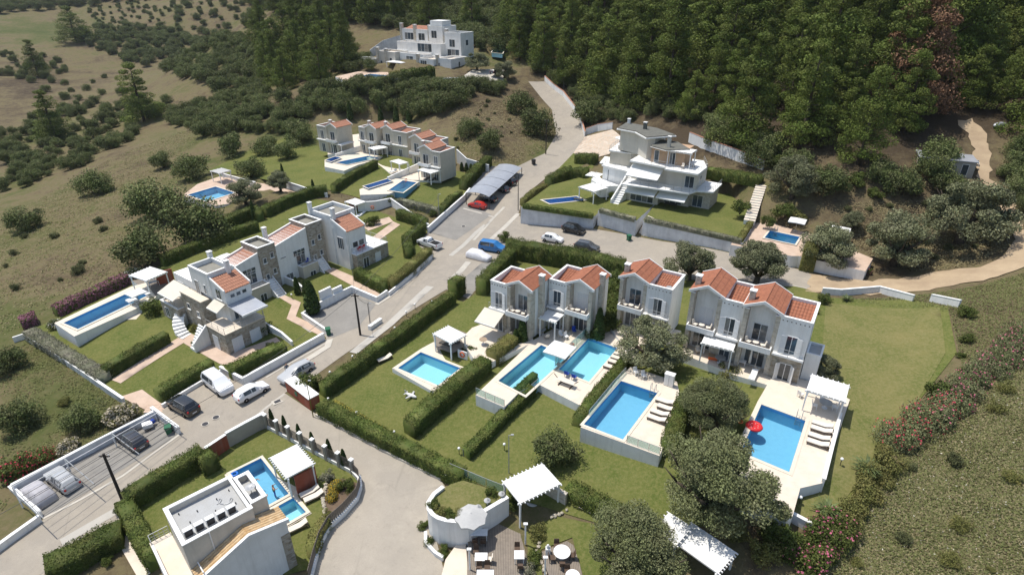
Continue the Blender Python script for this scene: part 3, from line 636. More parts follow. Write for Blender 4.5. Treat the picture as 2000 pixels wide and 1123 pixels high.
# ---- lawns
PH = [offset_poly(p[0], .1) for p in POOLS]
LAWN1 = [(612,792),(700,842),(860,925),(935,945),(985,968),(1060,990),(1160,1020),(1250,1070),(1420,1010),(1500,1005),(1583,1040),(1605,1048),(1690,932),(1780,802),(1868,690),(1850,600),(1780,586),(1620,582),(1560,560),(1440,560),(1300,542),(1150,512),(1000,492),(942,566),(905,590),(880,584),(610,775)]
struct(sheet('lawn', GP(LAWN1), 'lawn', .07, PH))
struct(sheet('lawn', GP([(1612,592),(1835,602),(1846,690),(1785,795),(1688,930),(1598,1036),(1550,1010),(1560,955),(1608,945),(1660,782),(1600,742)]), 'lawn_dry', .12, PH))
struct(sheet('lawn', GP([(1028,1040),(1085,1008),(1165,1025),(1250,1070),(1260,1140),(1140,1140),(1118,1050),(1056,1074),(1060,1140),(1036,1140)]), 'lawn', .08, PH))
struct(sheet('patio', GP([(1120,300),(1142,268),(1196,254),(1215,270),(1190,302),(1160,310)]), 'flagstone', .1))
struct(sheet('forecourt', GP([(905,152),(925,138),(985,138),(985,162),(930,168)]), 'concrete_pale', .45))
struct(sheet('lawn', GP(LAWNB), 'lawn', .07, PH))
struct(sheet('lawn', GP([(470,342),(560,268),(640,290),(870,330),(925,342),(912,370),(904,392),(850,422),(720,392),(640,372),(606,372),(520,352)]), 'lawn', .08, PH))
struct(sheet('lawn', GP([(405,335),(470,300),(560,268),(470,342),(430,340)]), 'lawn', .08, PH))
struct(sheet('lawn', GP([(245,985),(410,872),(520,838),(690,925),(700,945),(698,972),(640,1038),(610,1110),(560,1123),(290,1100)]), 'lawn', .07, PH))
struct(sheet('lawn', GP([(1120,300),(1160,325),(1150,345),(1075,365),(1062,354)]), 'lawn', .08, PH))
# ---- decks, terraces, pools
for nm, poly, z, top, side, pools, dep in DECKS:
    v, f = trimesh2d(poly, [p for p in pools], 60, lambda x, y: z)
    mb = MB(); mb.v = v; mb.f = f; o = struct(mb.build(nm, top))
    n_ = len(poly); sm = MB(); sm.v = [(p[0], p[1], z-dep) for p in poly] + [(p[0], p[1], z-.002) for p in poly]
    sm.f = [(i, (i+1) % n_, n_+(i+1) % n_, n_+i) for i in range(n_)]
    sm.build('retaining_wall', side, o)
for poly, z, dp, tile, wat, lab, cop in POOLS:
    o = thing('swimming_pool', lab, 'pool', (0,0,0)); n_ = len(poly)
    mb = MB(); mb.v = [(p[0], p[1], z-dp) for p in poly] + [(p[0], p[1], z+.01) for p in poly]
    mb.f = [(n_+i, n_+(i+1) % n_, (i+1) % n_, i) for i in range(n_)] + [tuple(range(n_))]
    mb.build('basin', tile, o)
    inn = offset_poly(poly, -.012); mb = MB(); mb.v = [(p[0], p[1], z-.34) for p in inn]+[(p[0], p[1], z+.008) for p in inn]; mb.f = [(n_+i, n_+(i+1) % n_, (i+1) % n_, i) for i in range(n_)]; mb.build('waterline_tiles', 'pool_tile_deep', o)
    if z < 12:   # entry steps in one corner
        e0, e1, e3 = (Vector(inn[k]) for k in (0, 1, 3)); uu = (e1-e0).normalized(); vv = (e3-e0).normalized()
        for k in range(3):
            a_, b_ = min(1.6, (e1-e0).length*.5), .32*(3-k); q4 = [e0, e0+uu*a_, e0+uu*a_+vv*b_, e0+vv*b_]; MB().prism([tuple(q_) for q_ in q4], z-dp+.01, z-dp+.3*(k+1)).build('pool_step', tile, o)
    mb = MB(); mb.v = [(p[0], p[1], z-.12) for p in poly]; mb.f = [tuple(range(n_))]; mb.build('water', wat, o)
    out = offset_poly(poly, cop); mb = MB()
    mb.v = [(p[0], p[1], z+.01) for p in poly]+[(p[0], p[1], z+.05) for p in poly]+[(p[0], p[1], z+.05) for p in out]+[(p[0], p[1], z-.02) for p in out]
    for i in range(n_):
        j = (i+1) % n_; mb.f += [(n_+i, n_+j, j, i)[::-1], (n_+j, n_+i, 2*n_+i, 2*n_+j), (2*n_+j, 2*n_+i, 3*n_+i, 3*n_+j)]
    mb.build('coping', 'coping', o)
# ================================================================ BUILDINGS
_wc = {}; RW = random.Random(21)
def _win_meshes(w_, h_, n):
    k = ('w', round(w_, 2), round(h_, 2), n)
    if k not in _wc:
        fr = MB(); b = .06
        fr.box(0, b, -.05, .02, 0, h_).box(w_-b, w_, -.05, .02, 0, h_).box(b, w_-b, -.05, .02, 0, b).box(b, w_-b, -.05, .02, h_-b, h_)
        lw = (w_-b*(n+1))/n
        for i in range(1, n): fr.box(b+i*(lw+b)-b, b+i*(lw+b), -.05, .02, b, h_-b)
        pm = [MB().box(0, lw, -.025, .01, b, h_-b).mesh('pane', g_) for g_ in ('glass_dark', 'glass_sky', 'glass_dark', 'glass_curtain', 'glass_sky')]
        _wc[k] = (fr.mesh('window', 'frame_white'), pm, [b+i*(lw+b) for i in range(n)])
    return _wc[k]
def cached(k, f):
    if k not in _wc: _wc[k] = f()
    return _wc[k]
class House:
    def __init__(s, label, fr, cat='house', name='villa'):
        s.f = fr; s.o = thing(name, label, cat, fr.loc(), fr.a)
    def box(s, name, m, u0, u1, v0, v1, z0, z1, parent=None):
        return MB().box(u0, u1, v0, v1, z0, z1).build(name, m, parent or s.o)
    def mb(s, name, m, mb, parent=None, smooth=False): return mb.build(name, m, parent or s.o, smooth)
    def win(s, x, y, z, face, w_=1.2, h_=1.4, n=2, kind='pane', shut=None, name='window', sill=False):
        """face 0 front, 1 right, 2 back, 3 left; x, y = left end seen from outside"""
        a = R(90*face)
        fm, pm, xs = _win_meshes(w_, h_, n)
        o = obj(name, fm, s.o, (x, y, z), a)
        if kind == 'pane':
            for q_ in xs: obj('pane', pm[RW.randrange(5)], o, (q_, 0, 0))
        else:
            def mk():
                b = MB().box(.06, w_-.06, -.035, .01, .06, h_-.06)
                for k in range(1, int(h_/.22)): b.box(.06, w_-.06, -.045, -.035, k*.22, k*.22+.16)
                return b.mesh('roller_shutter', 'shutter_white')
            obj('roller_shutter', cached(('r', w_, h_), mk), o)
        if shut:
            lw = w_/2
            def mk2():
                b = MB().box(0, lw, -.04, 0, 0, h_)
                b.box(.06, lw-.06, -.05, -.04, .1, h_/2-.05).box(.06, lw-.06, -.05, -.04, h_/2+.05, h_-.1); return b.mesh('shutter', 'shutter_white')
            sm = cached(('s', lw, h_), mk2)
            a1 = obj('shutter', sm, o, (-lw*math.cos(R(shut)), -.06-lw*math.sin(R(shut)), 0)); a1.rotation_euler = (0, 0, R(shut))
            a2 = obj('shutter', sm, o, (w_, -.06, 0)); a2.rotation_euler = (0, 0, -R(shut))
        if sill: obj('sill', cached(('sill', w_), lambda: MB().box(-.08, w_+.08, -.14, .02, -.08, 0).mesh('sill', 'white_trim')), o)
        return o
    def flat(s, u0, u1, v0, v1, z0, z1, wallm='white_wall', par=.55, th=.22, roofm='roof_gravel', name='block', cop=True):
        """flat-roofed block with a parapet all round"""
        zr = z1-par; mb = MB()
        mb.box(u0, u1, v0, v0+th, z0, z1).box(u0, u1, v1-th, v1, z0, z1).box(u0, u0+th, v0+th, v1-th, z0, z1).box(u1-th, u1, v0+th, v1-th, z0, z1)
        o = s.mb(name, wallm, mb)
        s.box('roof', roofm, u0+th, u1-th, v0+th, v1-th, zr-.15, zr, o)
        if cop:
            e = .04; c = MB(); t2 = th+e; zc = z1+.002
            c.box(u0-e, u1+e, v0-e, v0+t2, zc, zc+.08).box(u0-e, u1+e, v1-t2, v1+e, zc, zc+.08).box(u0-e, u0+t2, v0+t2, v1-t2, zc, zc+.08).box(u1-t2, u1+e, v0+t2, v1-t2, zc, zc+.08)
            s.mb('coping', 'white_trim', c, o)
        return o
    def chimney(s, u, v, z0, z1, w_=.55, m='white_wall'):
        o = s.box('chimney', m, u-w_/2, u+w_/2, v-w_/2, v+w_/2, z0, z1)
        s.box('chimney_cap', 'white_trim', u-w_/2-.07, u+w_/2+.07, v-w_/2-.07, v+w_/2+.07, z1+.14, z1+.24, o)
        c = MB()
        for a in (-1, 1):
            for b in (-1, 1): c.box(u+a*(w_/2-.08)-.06, u+a*(w_/2-.08)+.06, v+b*(w_/2-.08)-.06, v+b*(w_/2-.08)+.06, z1, z1+.14)
        stuff(s.mb('chimney_legs', 'white_trim', c, o))
        return o
    def rail(s, pts, z, h=.9, step=1.3, glass=False, name='railing'):
        """metal balustrade: posts, rails, optional glass panels (each its own)"""
        mb = MB(); o = None; panels = []
        for (a, b) in zip(pts[:-1], pts[1:]):
            a = Vector((*a, z)); b = Vector((*b, z)); k = max(1, round((b-a).length/step)); up = Vector((0, 0, h))
            for i in range(k+1): p = a.lerp(b, i/k); mb.tube(p, p+up, .025, 5)
            mb.tube(a+up, b+up, .03, 5)
            if not glass:
                for q_ in (.3, .6): mb.tube(a+Vector((0,0,h*q_)), b+Vector((0,0,h*q_)), .012, 4)
            else:
                for i in range(k): panels.append((a.lerp(b, (i+.06)/k), a.lerp(b, (i+.94)/k)))
        o = s.mb(name, 'metal_grey', mb)
        for a, b in panels:
            MB().slab(a+Vector((0,0,.08)), b+Vector((0,0,.08)), b+Vector((0,0,h-.06)), a+Vector((0,0,h-.06)), .012).build('glass_panel', 'rail_glass', o)
        return o
    def awning(s, u0, u1, v1, z1, v0, z0, m='fabric_cream'):
        """sloping fabric awning from wall line v1,z1 out to v0,z0 with two arms and a front bar"""
        mb = MB(); nseg = 6
        for i in range(nseg):
            a, b = u0+(u1-u0)*i/nseg, u0+(u1-u0)*(i+1)/nseg
            mb.slab((a, v0, z0), (b, v0, z0), (b, v1, z1), (a, v1, z1), .02)
        mb.slab((u0, v0, z0-.22), (u1, v0, z0-.22), (u1, v0, z0), (u0, v0, z0), .015)
        o = s.mb('awning', m, mb)
        s.mb('awning_bar', 'white_paint', MB().tube((u0, v0, z0-.03), (u1, v0, z0-.03), .05, 6), o)
        s.mb('awning_arm', 'white_paint', MB().tube((u0+.2, v1, z1-.5), (u0+.2, v0, z0-.06), .025, 5), o)
        s.mb('awning_arm', 'white_paint', MB().tube((u1-.2, v1, z1-.5), (u1-.2, v0, z0-.06), .025, 5), o)
        return o
    def steps(s, pts0, pts1, z0, z1, n, m='paving', name='step'):
        """straight flight: left and right edge end points (start,end) in plan"""
        (a0, a1), (b0, b1) = pts0, pts1
        for i in range(n):
            t0, t1 = i/n, (i+1)/n
            p = [Vector(a0).lerp(Vector(a1), t0), Vector(b0).lerp(Vector(b1), t0), Vector(b0).lerp(Vector(b1), t1), Vector(a0).lerp(Vector(a1), t1)]
            MB().prism([(q_.x, q_.y) for q_ in p], min(z0, z1)-.6, z0+(z1-z0)*(i+1)/n).build(name, m, s.o)
def tiles(mb, e0, e1, r0, r1, w_=.30, hgt_=.07):
    """ribbed clay tiles on a slope: eave e0-e1, ridge r0-r1"""
    e0, e1, r0, r1 = map(Vector, (e0, e1, r0, r1)); n = max(2, int((e1-e0).length/w_)); nn = (e1-e0).cross(r0-e0).normalized()
    if nn.z < 0: nn = -nn
    mb.slab(e0, e1, r1, r0, .06) if (e1-e0).cross(r0-e0).z > 0 else mb.slab(e1, e0, r0, r1, .06)
    prof = [(0, 0), (.22, .75), (.45, 1), (.68, .75), (.9, 0)]
    rows = max(1, int((r0-e0).length/.55))
    for i in range(n):
        for k in range(rows):
            b = len(mb.v)
            for (t, lift) in ((k/rows, .035), ((k+1)/rows, 0.0)):
                for x, z in prof:
                    s_ = (i+x)/n; mb.v.append(tuple(e0.lerp(e1, s_).lerp(r0.lerp(r1, s_), t) + nn*(hgt_*z+lift)))
            for j in range(4): mb.f.append((b+j, b+j+1, b+6+j, b+5+j))
def unit(H, u0, v0, order, z=0.0, wf=2.6, wg=3.5, D=5.2, hp=6.9, he=7.0, hr=7.85, wallm='white_wall', tile='tile_red', pil='stone_pale', recess=1.15, lower='stone_wall',
         chim=1, gwin='pane', shut=True, roll=False, balc=.75, fz=3.25, railing=True, flatwin=True, sidewin=False):
    """one narrow terraced villa: a gabled bay and a lower bay with a sunk tiled roof behind a parapet"""
    gu, fu = (u0+wf, u0) if order == 'FG' else (u0, u0+wg)
    B = lambda *a: H.box(*a)
    # flat bay
    f0, f1 = fu, fu+wf; th = .2
    mb = MB(); v1 = v0+D
    mb.box(f0, f1, v0, v0+th, z, z+hp).box(f0, f1, v1-th, v1, z, z+hp)
    mb.box(f0, f0+th, v0+th, v1-th, z, z+hp).box(f1-th, f1, v0+th, v1-th, z, z+hp)
    wl = H.mb('side_bay', wallm, mb)
    tm = MB(); tiles(tm, (f0+th, v0+th, z+hp-1.05), (f1-th, v0+th, z+hp-1.05), (f0+th, v1-th, z+hp-.3), (f1-th, v1-th, z+hp-.3)); H.mb('roof', tile, tm, wl)
    e = .05; c = MB(); zc = z+hp+.002; t2 = th+e
    c.box(f0-e, f1+e, v0-e, v0+t2, zc, zc+.1).box(f0-e, f1+e, v1-t2, v1+e, zc, zc+.1)
    if order == 'FG': c.box(f0-e, f0+t2, v0+t2, v1-t2, zc, zc+.1)
    else: c.box(f1-t2, f1+e, v0+t2, v1-t2, zc, zc+.1)
    H.mb('coping', 'white_trim', c, wl)
    sc = MB(); k = int(wf/.4)
    for i in range(k): sc.box(f0+.25+i*(wf-.5)/max(1, k-1)-.05, f0+.25+i*(wf-.5)/max(1, k-1)+.05, v0-.05, v0+.01, z+hp-.42, z+hp-.32)
    stuff(H.mb('scupper_shade', 'wood_dark', sc, wl))  # row of dark blocks, colour standing in for shade inside scupper holes
    if lower: B('stone_cladding', lower, f0+.02, f1-.02, v0-.07, v0-.004, z, z+fz-.12)
    if flatwin:
        H.win(f0+wf/2-.55, v0-.005, z+fz+.08, 0, 1.1, 2.2, 2, shut=(20 if shut else None))
        H.win(f0+wf/2-.6, v0-.075 if lower else v0-.005, z+.02, 0, 1.2, 2.15, 2, shut=(55 if shut == 2 else None), name='door')
    lg = B('balcony', 'white_wall', f0-.05, f1+.05, v0-.55, v0-.003, z+fz-.2, z+fz)
    if railing: H.rail([(f0, v0-.5), (f1, v0-.5)], z+fz, .8)
    # gabled bay
    g0, g1 = gu, gu+wg; gc = (g0+g1)/2; vr = v0+recess
    if order == 'FG': g0 += .004
    else: g1 -= .004
    pent = [(g0, z), (g1, z), (g1, z+he), (gc, z+hr), (g0, z+he)]
    mb = MB()
    for vv in (vr, v1-.02): mb.v += [(a, vv, b-.06) for a, b in pent]
    mb.f += [(0,1,2,3,4), (9,8,7,6,5)] + [(5+i, 5+(i+1) % 5, (i+1) % 5, i) for i in range(5)]
    gb = H.mb('gabled_bay', wallm, mb)
    ov = .18; tm = MB(); sl = (hr-he)/(gc-g0)
    zl = z+he-ov*sl+.05
    tiles(tm, (g0-ov, v0+.02, zl), (g0-ov, v1+.05, zl), (gc, v0+.02, z+hr+.05), (gc, v1+.05, z+hr+.05))
    tiles(tm, (g1+ov, v1+.05, zl), (g1+ov, v0+.02, zl), (gc, v1+.05, z+hr+.05), (gc, v0+.02, z+hr+.05))
    rf = H.mb('roof', tile, tm, gb)
    rd = MB().tube((gc, v0+.02, z+hr+.09), (gc, v1+.05, z+hr+.09), .1, 6); H.mb('ridge_tiles', tile, rd, rf)
    for vv, nm in ((v0-.10, 'front_verge'), (v1+.05, 'rear_verge')):
        vb = MB()
        for a, s_ in ((g0-ov-.08, 1), (g1+ov+.08, -1)):
            za = z+he-(ov+.08)*sl
            pts = [(a, vv, za-.16), (gc, vv, z+hr-.14), (gc, vv+.12, z+hr-.14), (a, vv+.12, za-.16), (a, vv, za+.16), (gc, vv, z+hr+.2), (gc, vv+.12, z+hr+.2), (a, vv+.12, za+.16)]
            if s_ < 0: pts = [pts[i] for i in (1, 0, 3, 2, 5, 4, 7, 6)]
            vb.hexa(pts)
        H.mb(nm, 'white_trim', vb, gb)
    if recess > .3:
        for a in (g0+.002, g1-.47):
            pl = B('pilaster', pil, a, a+.465, v0, vr-.003, z, z+he-.28)
            B('pilaster_cap', 'white_trim', a-.05, a+.52, v0-.06, vr-.003, z+he-.278, z+he-.19, pl)
    ww = 1.55
    if gwin: H.win(gc-ww/2, vr-.005, z+fz+.06, 0, ww, 2.15, 2, kind=gwin)
    H.win(gc-1.05, vr-.005, z+.02, 0, 2.1, 2.3, 3, name='door')
    bw0, bw1 = g0+.2, g1-.2; vb0 = v0-balc
    bl = B('balcony', 'white_wall', bw0, bw1, vb0, vr-.004, z+fz-.24, z+fz-.02)
    B('balcony_floor', 'paving', bw0+.14, bw1-.14, vb0+.14, vr-.006, z+fz-.018, z+fz, bl)
    pw = MB().box(bw0, bw1, vb0, vb0+.13, z+fz-.019, z+fz+.42).box(bw0, bw0+.13, vb0+.13, v0-.01, z+fz-.019, z+fz+.42).box(bw1-.13, bw1, vb0+.13, v0-.01, z+fz-.019, z+fz+.42)
    H.mb('balcony_parapet', 'white_wall', pw, bl)
    if chim:
        cu = g1+.32 if chim > 0 else g0-.32
        if chim in (2, -2): cu = g1-.3 if chim > 0 else g0+.35
        H.chimney(cu, v0+recess+1.0 if abs(chim) == 1 else v0+1.3, z+(0 if abs(chim) == 1 else he-.5), z+hr+.35, .6, pil)
    return (gc, vr)
# ---- lower row of red-roofed villas
f1 = frame(955, 640, 2.5, -32)
H1 = House('white villa pair with stone chimneys, one half set back behind the other', Frame(f1.x, f1.y, 2.3, -32))
unit(H1, .05, .5, 'FG', 0, 2.45, 3.4, 4.9, 6.85, 7.0, 7.8, chim=1)
unit(H1, 6.1, 4.75, 'FG', 0, 2.5, 3.5, 4.9, 6.85, 7.0, 7.8, chim=1, gwin='roller')
H1.awning(-.6, 2.4, .0, 3.1, -2.3, 2.2)
f2 = frame(1207, 628, 3, -32)
H2 = House('single white villa with open shutters behind a large olive tree', Frame(f2.x, f2.y, 2.75, -32))
unit(H2, .1, -.9, 'GF', 0, 3.1, 3.55, 4.9, 7.1, 7.2, 8.0, chim=-2, shut=True)
ds = H2.mb('satellite_dish', 'metal_grey', MB().lathe([(.02, 0), (.2, .03), (.38, .12), (.36, .15), (.18, .06)], 12, (5.9, .6, 6.55)), smooth=True); H2.mb('dish_mast', 'metal_grey', MB().tube((5.9, .6, 5.9), (5.9, .6, 6.56), .03, 5), ds)
H2.mb('aerial', 'metal_grey', MB().tube((4.4, .4, 6.0), (4.4, .4, 7.6), .02, 5).tube((4.1, .4, 7.5), (4.7, .4, 7.5), .012, 4).tube((4.2, .4, 7.3), (4.6, .4, 7.3), .012, 4))
f3 = frame(1352, 690, 4, -32)
H3 = House('white villa pair with stone ground floor and side terrace, nearest the big lawn', Frame(f3.x, f3.y, 3.9, -32))
unit(H3, -1.4, .75, 'GF', 0, 2.4, 3.55, 5.3, 7.55, 7.75, 8.6, chim=-2, gwin='roller', lower='stone_pale')
unit(H3, 4.62, .25, 'GF', 0, 3.05, 3.7, 5.2, 7.55, 7.75, 8.6, chim=-2, shut=2, lower='stone_wall')
H3.flat(11.45, 12.9, 1.6, 4.2, 0, 3.3, 'white_wall', .2, .12, 'roof_membrane', 'side_annex')
# ---- distant tan row
oC = Frame(-15.62, 128.31, 2.6, -33)
def tan(label, u, v, order, wf, **k):
    f = oC.w(u, v, 2.6); H = House(label, Frame(f.x, f.y, 2.6, -33), name='row_house')
    unit(H, 0, 0, order, 0, wf, 3.5, 5.3, 6.5, 6.75, 7.55, 'beige_wall', 'tile_pink', 'beige_wall', .25, None, chim=-2, shut=False, balc=.9, railing=True, **k)
    return H
tan('tan row house at the right end, beside the garden path wall', -6.1, 0, 'GF', 2.6)
tan('tan row house second from the right end of its row', -14.3, 6.3, 'GF', 3.9)
tan('middle tan row house of the row of five', -26.8, 9.8, 'GF', 4.9)
tan('tan row house second from the left end of its row', -33.4, 8.3, 'FG', 2.4)
tan('tan row house at the left end of the row of five', -43.6, 3.6, 'FG', 3.6)
# ---- white stepped villas left of the road
oB = Frame(-37.156, 65.523, -1.2, -36)
HB1 = House('white stepped villa with stone terraces, outside stair and grey awning', oB)
HB1.box('stone_base', 'stone_wall', -4.3, .1, 0, 5.8, 0, 3.1)
sb = HB1.box('terrace_floor', 'paving', -4.35, .18, -.08, 5.88, 3.102, 3.22)
HB1.rail([(-4.3, .05), (.1, .05), (.1, 5.8)], 3.22, .85)
HB1.win(-3.2, -.005, .05, 0, 1.3, 2.1, 2, 'roller', name='door'); HB1.win(.105, .7, .05, 1, 1.5, 2.1, 2, 'roller', name='door'); HB1.win(.105, 3.3, .05, 1, 1.5, 2.1, 2, 'roller', name='door')
HB1.box('lower_storey', 'white_wall', -10.0, -2.25, 2.5, 6.0, 0, 6.0)
HB1.win(-2.245, 3.0, 3.25, 1, 2.4, 2.1, 3)
mb = MB().hexa([(-5.3,2.35,6.0),(-2.2,2.35,6.0),(-2.2,6.1,6.0),(-5.3,6.1,6.0),(-5.3,2.35,8.75),(-2.2,2.35,7.65),(-2.2,6.1,7.65),(-5.3,6.1,8.75)]); ub = HB1.mb('upper_storey', 'white_wall', mb)
tm = MB(); tiles(tm, (-2.05,6.0,7.62), (-2.05,2.5,7.62), (-5.2,6.0,8.78), (-5.2,2.5,8.78)); HB1.mb('roof', 'tile_pink', tm, ub)
vb = MB()
for v_ in (2.25, 5.98): vb.hexa([(-5.3,v_,8.7),(-2.1,v_,7.58),(-2.1,v_+.2,7.58),(-5.3,v_+.2,8.7),(-5.3,v_,9.05),(-2.1,v_,7.93),(-2.1,v_+.2,7.93),(-5.3,v_+.2,9.05)])
HB1.mb('verge', 'white_trim', vb, ub)
HB1.win(-2.195, 3.0, 6.5, 1, .7, .6, 1); HB1.win(-2.195, 3.85, 6.5, 1, .7, .6, 1); HB1.win(-2.195, 4.7, 6.5, 1, .7, .6, 1)
HB1.win(-4.3, 2.345, 6.2, 0, 1.2, 1.5, 2, sill=True)
HB1.flat(-10.1, -5.302, 2.2, 5.6, 6.0, 9.4, par=.6)
HB1.chimney(-5.1, 5.0, 8.2, 10.3); HB1.chimney(-10.4, 5.6, 5, 10.0)
HB1.win(-7.0, 2.19, 6.1, 0, .5, 1.4, 1); HB1.win(-9.3, 2.19, 5.5, 0, 1.0, 2.1, 2)
HB1.box('stone_wing', 'stone_wall', -11.8, -6.4, 1.0, 2.49, 0, 5.35); HB1.box('terrace_floor', 'paving', -11.85, -6.35, .93, 2.19, 5.352, 5.5)
HB1.win(-10.6, .995, 3.2, 0, .7, .9, 1, sill=True); HB1.win(-8.3, .995, 2.6, 0, .7, .9, 1, sill=True)
HB1.box('side_storey', 'white_wall', -16.0, -10.102, 2.5, 5.2, 0, 6.6); HB1.win(-15.2, 2.495, 4.2, 0, 1.6, 1.3, 2, sill=True)
HB1.flat(-16.8, -11.802, .05, 2.49, 0, 2.9, 'stone_wall', .12, .25, 'paving', 'low_terrace'); HB1.win(-15.8, .045, .6, 0, 1.1, 1.6, 2)
HB1.rail([(-16.7, .15), (-11.9, .15)], 2.95, .8)
HB1.awning(-16.2, -11.9, 2.4, 5.4, -.2, 4.4); HB1.awning(-5.0, -2.4, 2.2, 5.9, .9, 5.2)
cn = HB1.mb('canopy', 'metal_sheet', MB().slab((-2.2,2.3,5.75), (1.25,2.3,5.35), (1.25,5.9,5.35), (-2.2,5.9,5.75), .08)); HB1.mb('canopy_edge', 'fabric_white', MB().box(1.2,1.32,2.25,5.95,5.12,5.4), cn)
for v_ in (2.5, 5.7): HB1.mb('canopy_post', 'metal_grey', MB().tube((1.1-1.05, v_, 3.22), (1.1-1.05, v_, 5.5), .05, 6))
for i in range(11):   # curved outside stair
    a0 = R(95+i*9.5); a1 = R(95+(i+1)*9.5); cu, cv = -9.6, 2.3
    q4 = [(cu+r*math.cos(a+R(85)), cv+r*math.sin(a+R(85))) for r, a in ((2.6, a0), (4.1, a0), (4.1, a1), (2.6, a1))]
    MB().prism(q4[::-1], -.4, 2.75-.25*i).build('step', 'white_trim', HB1.o)
sw = MB().hexa([(-4.5,-2.2,-.3),(-4.2,-2.2,-.3),(-4.2,-.02,-.3),(-4.5,-.02,-.3),(-4.5,-2.2,1.3),(-4.2,-2.2,1.3),(-4.2,-.02,3.2),(-4.5,-.02,3.2)]); HB1.mb('stair_wall', 'white_wall', sw)
HB1.steps(((-5.6,-2.2),(-5.6,-.3)), ((-4.51,-2.2),(-4.51,-.3)), 0, 3.0, 9, 'white_trim')
HB2 = House('middle white villas with two stone towers and red tiled lean-to roofs', oB, name='villa')
for (v0_, v1_, zt) in ((12.4, 15.3, 8.3), (21.2, 24.3, 9.2)):
    HB2.flat(-14.3, -9.9, v0_, v1_, 0, zt, 'stone_wall', .5, .25, name='stone_tower')
    for zz in (2.9, 5.6):
        HB2.win(-9.895, v0_+.5, zz, 1, .6, .9, 1, sill=True); HB2.win(-9.895, v0_+1.8, zz+.5, 1, .6, .9, 1, sill=True)
for (v0_, v1_, zl, zh) in ((8.6, 12.398, 6.5, 7.3), (15.302, 21.198, 7.3, 8.5)):
    wb = HB2.mb('wing', 'white_wall', MB().hexa([(-14,v0_,0),(-10.1,v0_,0),(-10.1,v1_,0),(-14,v1_,0),(-14,v0_,zl),(-10.1,v0_,zl),(-10.1,v1_,zh),(-14,v1_,zh)]))
    tm = MB(); tiles(tm, (-13.8,v0_+.2,zl-.02), (-10.35,v0_+.2,zl-.02), (-13.8,v1_-.02,zh-.02), (-10.35,v1_-.02,zh-.02)); HB2.mb('roof', 'tile_pink', tm, wb)
    vb = MB()
    for u_ in (-14.05, -10.3): vb.hexa([(u_,v0_,zl-.1),(u_+.25,v0_,zl-.1),(u_+.25,v1_,zh-.1),(u_,v1_,zh-.1),(u_,v0_,zl+.3),(u_+.25,v0_,zl+.3),(u_+.25,v1_,zh+.3),(u_,v1_,zh+.3)])
    vb.box(-13.8,-10.3,v0_-.02,v0_+.2,zl-.3,zl+.25); HB2.mb('verge', 'white_trim', vb, wb)
    HB2.win(-10.095, v1_-3.0, 4.7, 1, 2.2, 1.0, 3, name='arched_window'); HB2.win(-10.095, v1_-2.6, 3.15, 1, 1.7, 2.0, 2, name='door')
HB2.win(-10.095, 16.3, .8, 1, 1.3, 1.6, 2); HB2.win(-10.095, 15.9, 5.2, 1, 1.0, .25, 1)
HB2.chimney(-13.6, 16.2, 6.5, 9.4)
for (v0_, v1_, ue) in ((9.2, 12.3, -8.3), (18.6, 21.6, -8.8)):
    HB2.flat(-10.098, ue, v0_, v1_, 0, 3.1, 'beige_wall', .12, .15, 'paving', 'porch'); HB2.rail([(-9.9, v0_+.1), (ue-.1, v0_+.1), (ue-.1, v1_-.1)], 3.15, .8)
    HB2.win(ue+.005, v0_+1.2, .3, 1, 1.1, 1.6, 2)
    HB2.steps(((ue+1.2, v1_+.25), (-9.9, v1_+.25)), ((ue+1.2, v1_+1.5), (-9.9, v1_+1.5)), .6, 2.9, 8, 'white_trim')
    sw = MB()
    for v_ in (v1_+.1, v1_+1.52): sw.hexa([(-9.9,v_,0),(ue+1.3,v_,0),(ue+1.3,v_+.13,0),(-9.9,v_+.13,0),(-9.9,v_,3.3),(ue+1.3,v_,1.0),(ue+1.3,v_+.13,1.0),(-9.9,v_+.13,3.3)])
    HB2.mb('stair_wall', 'white_wall', sw)
HB3 = House('tall white corner villa with red chairs on its stone terrace', oB)
HB3.box('main_wall', 'white_wall', -13.8, -5.1, 25.0, 28.9, .8, 7.9)
HB3.flat(-13.9, -8.4, 24.95, 29.9, .8, 9.9, par=.6)
ub = HB3.mb('upper_storey', 'white_wall', MB().hexa([(-8.398,24.96,7.9),(-5.08,24.96,7.9),(-5.08,28.92,7.9),(-8.398,28.92,7.9),(-8.398,24.96,9.3),(-5.08,24.96,7.95),(-5.08,28.92,7.95),(-8.398,28.92,9.3)]))
tm = MB(); tiles(tm, (-4.95,28.8,7.95), (-4.95,25.1,7.95), (-8.35,28.8,9.3), (-8.35,25.1,9.3)); HB3.mb('roof', 'tile_pink', tm, ub)
vb = MB()
for v_ in (24.85, 28.8): vb.hexa([(-8.4,v_,9.2),(-5.0,v_,7.85),(-5.0,v_+.2,7.85),(-8.4,v_+.2,9.2),(-8.4,v_,9.55),(-5.0,v_,8.2),(-5.0,v_+.2,8.2),(-8.4,v_+.2,9.55)])
HB3.mb('verge', 'white_trim', vb, ub)
HB3.chimney(-8.3, 25.4, 8.4, 11.0); HB3.chimney(-13.6, 25.0, 8, 11.0)
HB3.box('stone_terrace', 'stone_wall', -5.098, -3.9, 25.6, 32.4, .8, 3.9); HB3.box('stone_terrace', 'stone_wall', -9.4, -5.1, 28.902, 32.4, .8, 3.9)
HB3.box('terrace_floor', 'white_trim', -5.09, -3.82, 25.52, 32.48, 3.902, 4.02); HB3.box('terrace_floor', 'white_trim', -9.45, -5.092, 28.905, 32.48, 3.902, 4.02)
HB3.rail([(-5.0, 25.6), (-3.95, 25.6), (-3.95, 32.3), (-9.3, 32.3)], 4.02, .85)
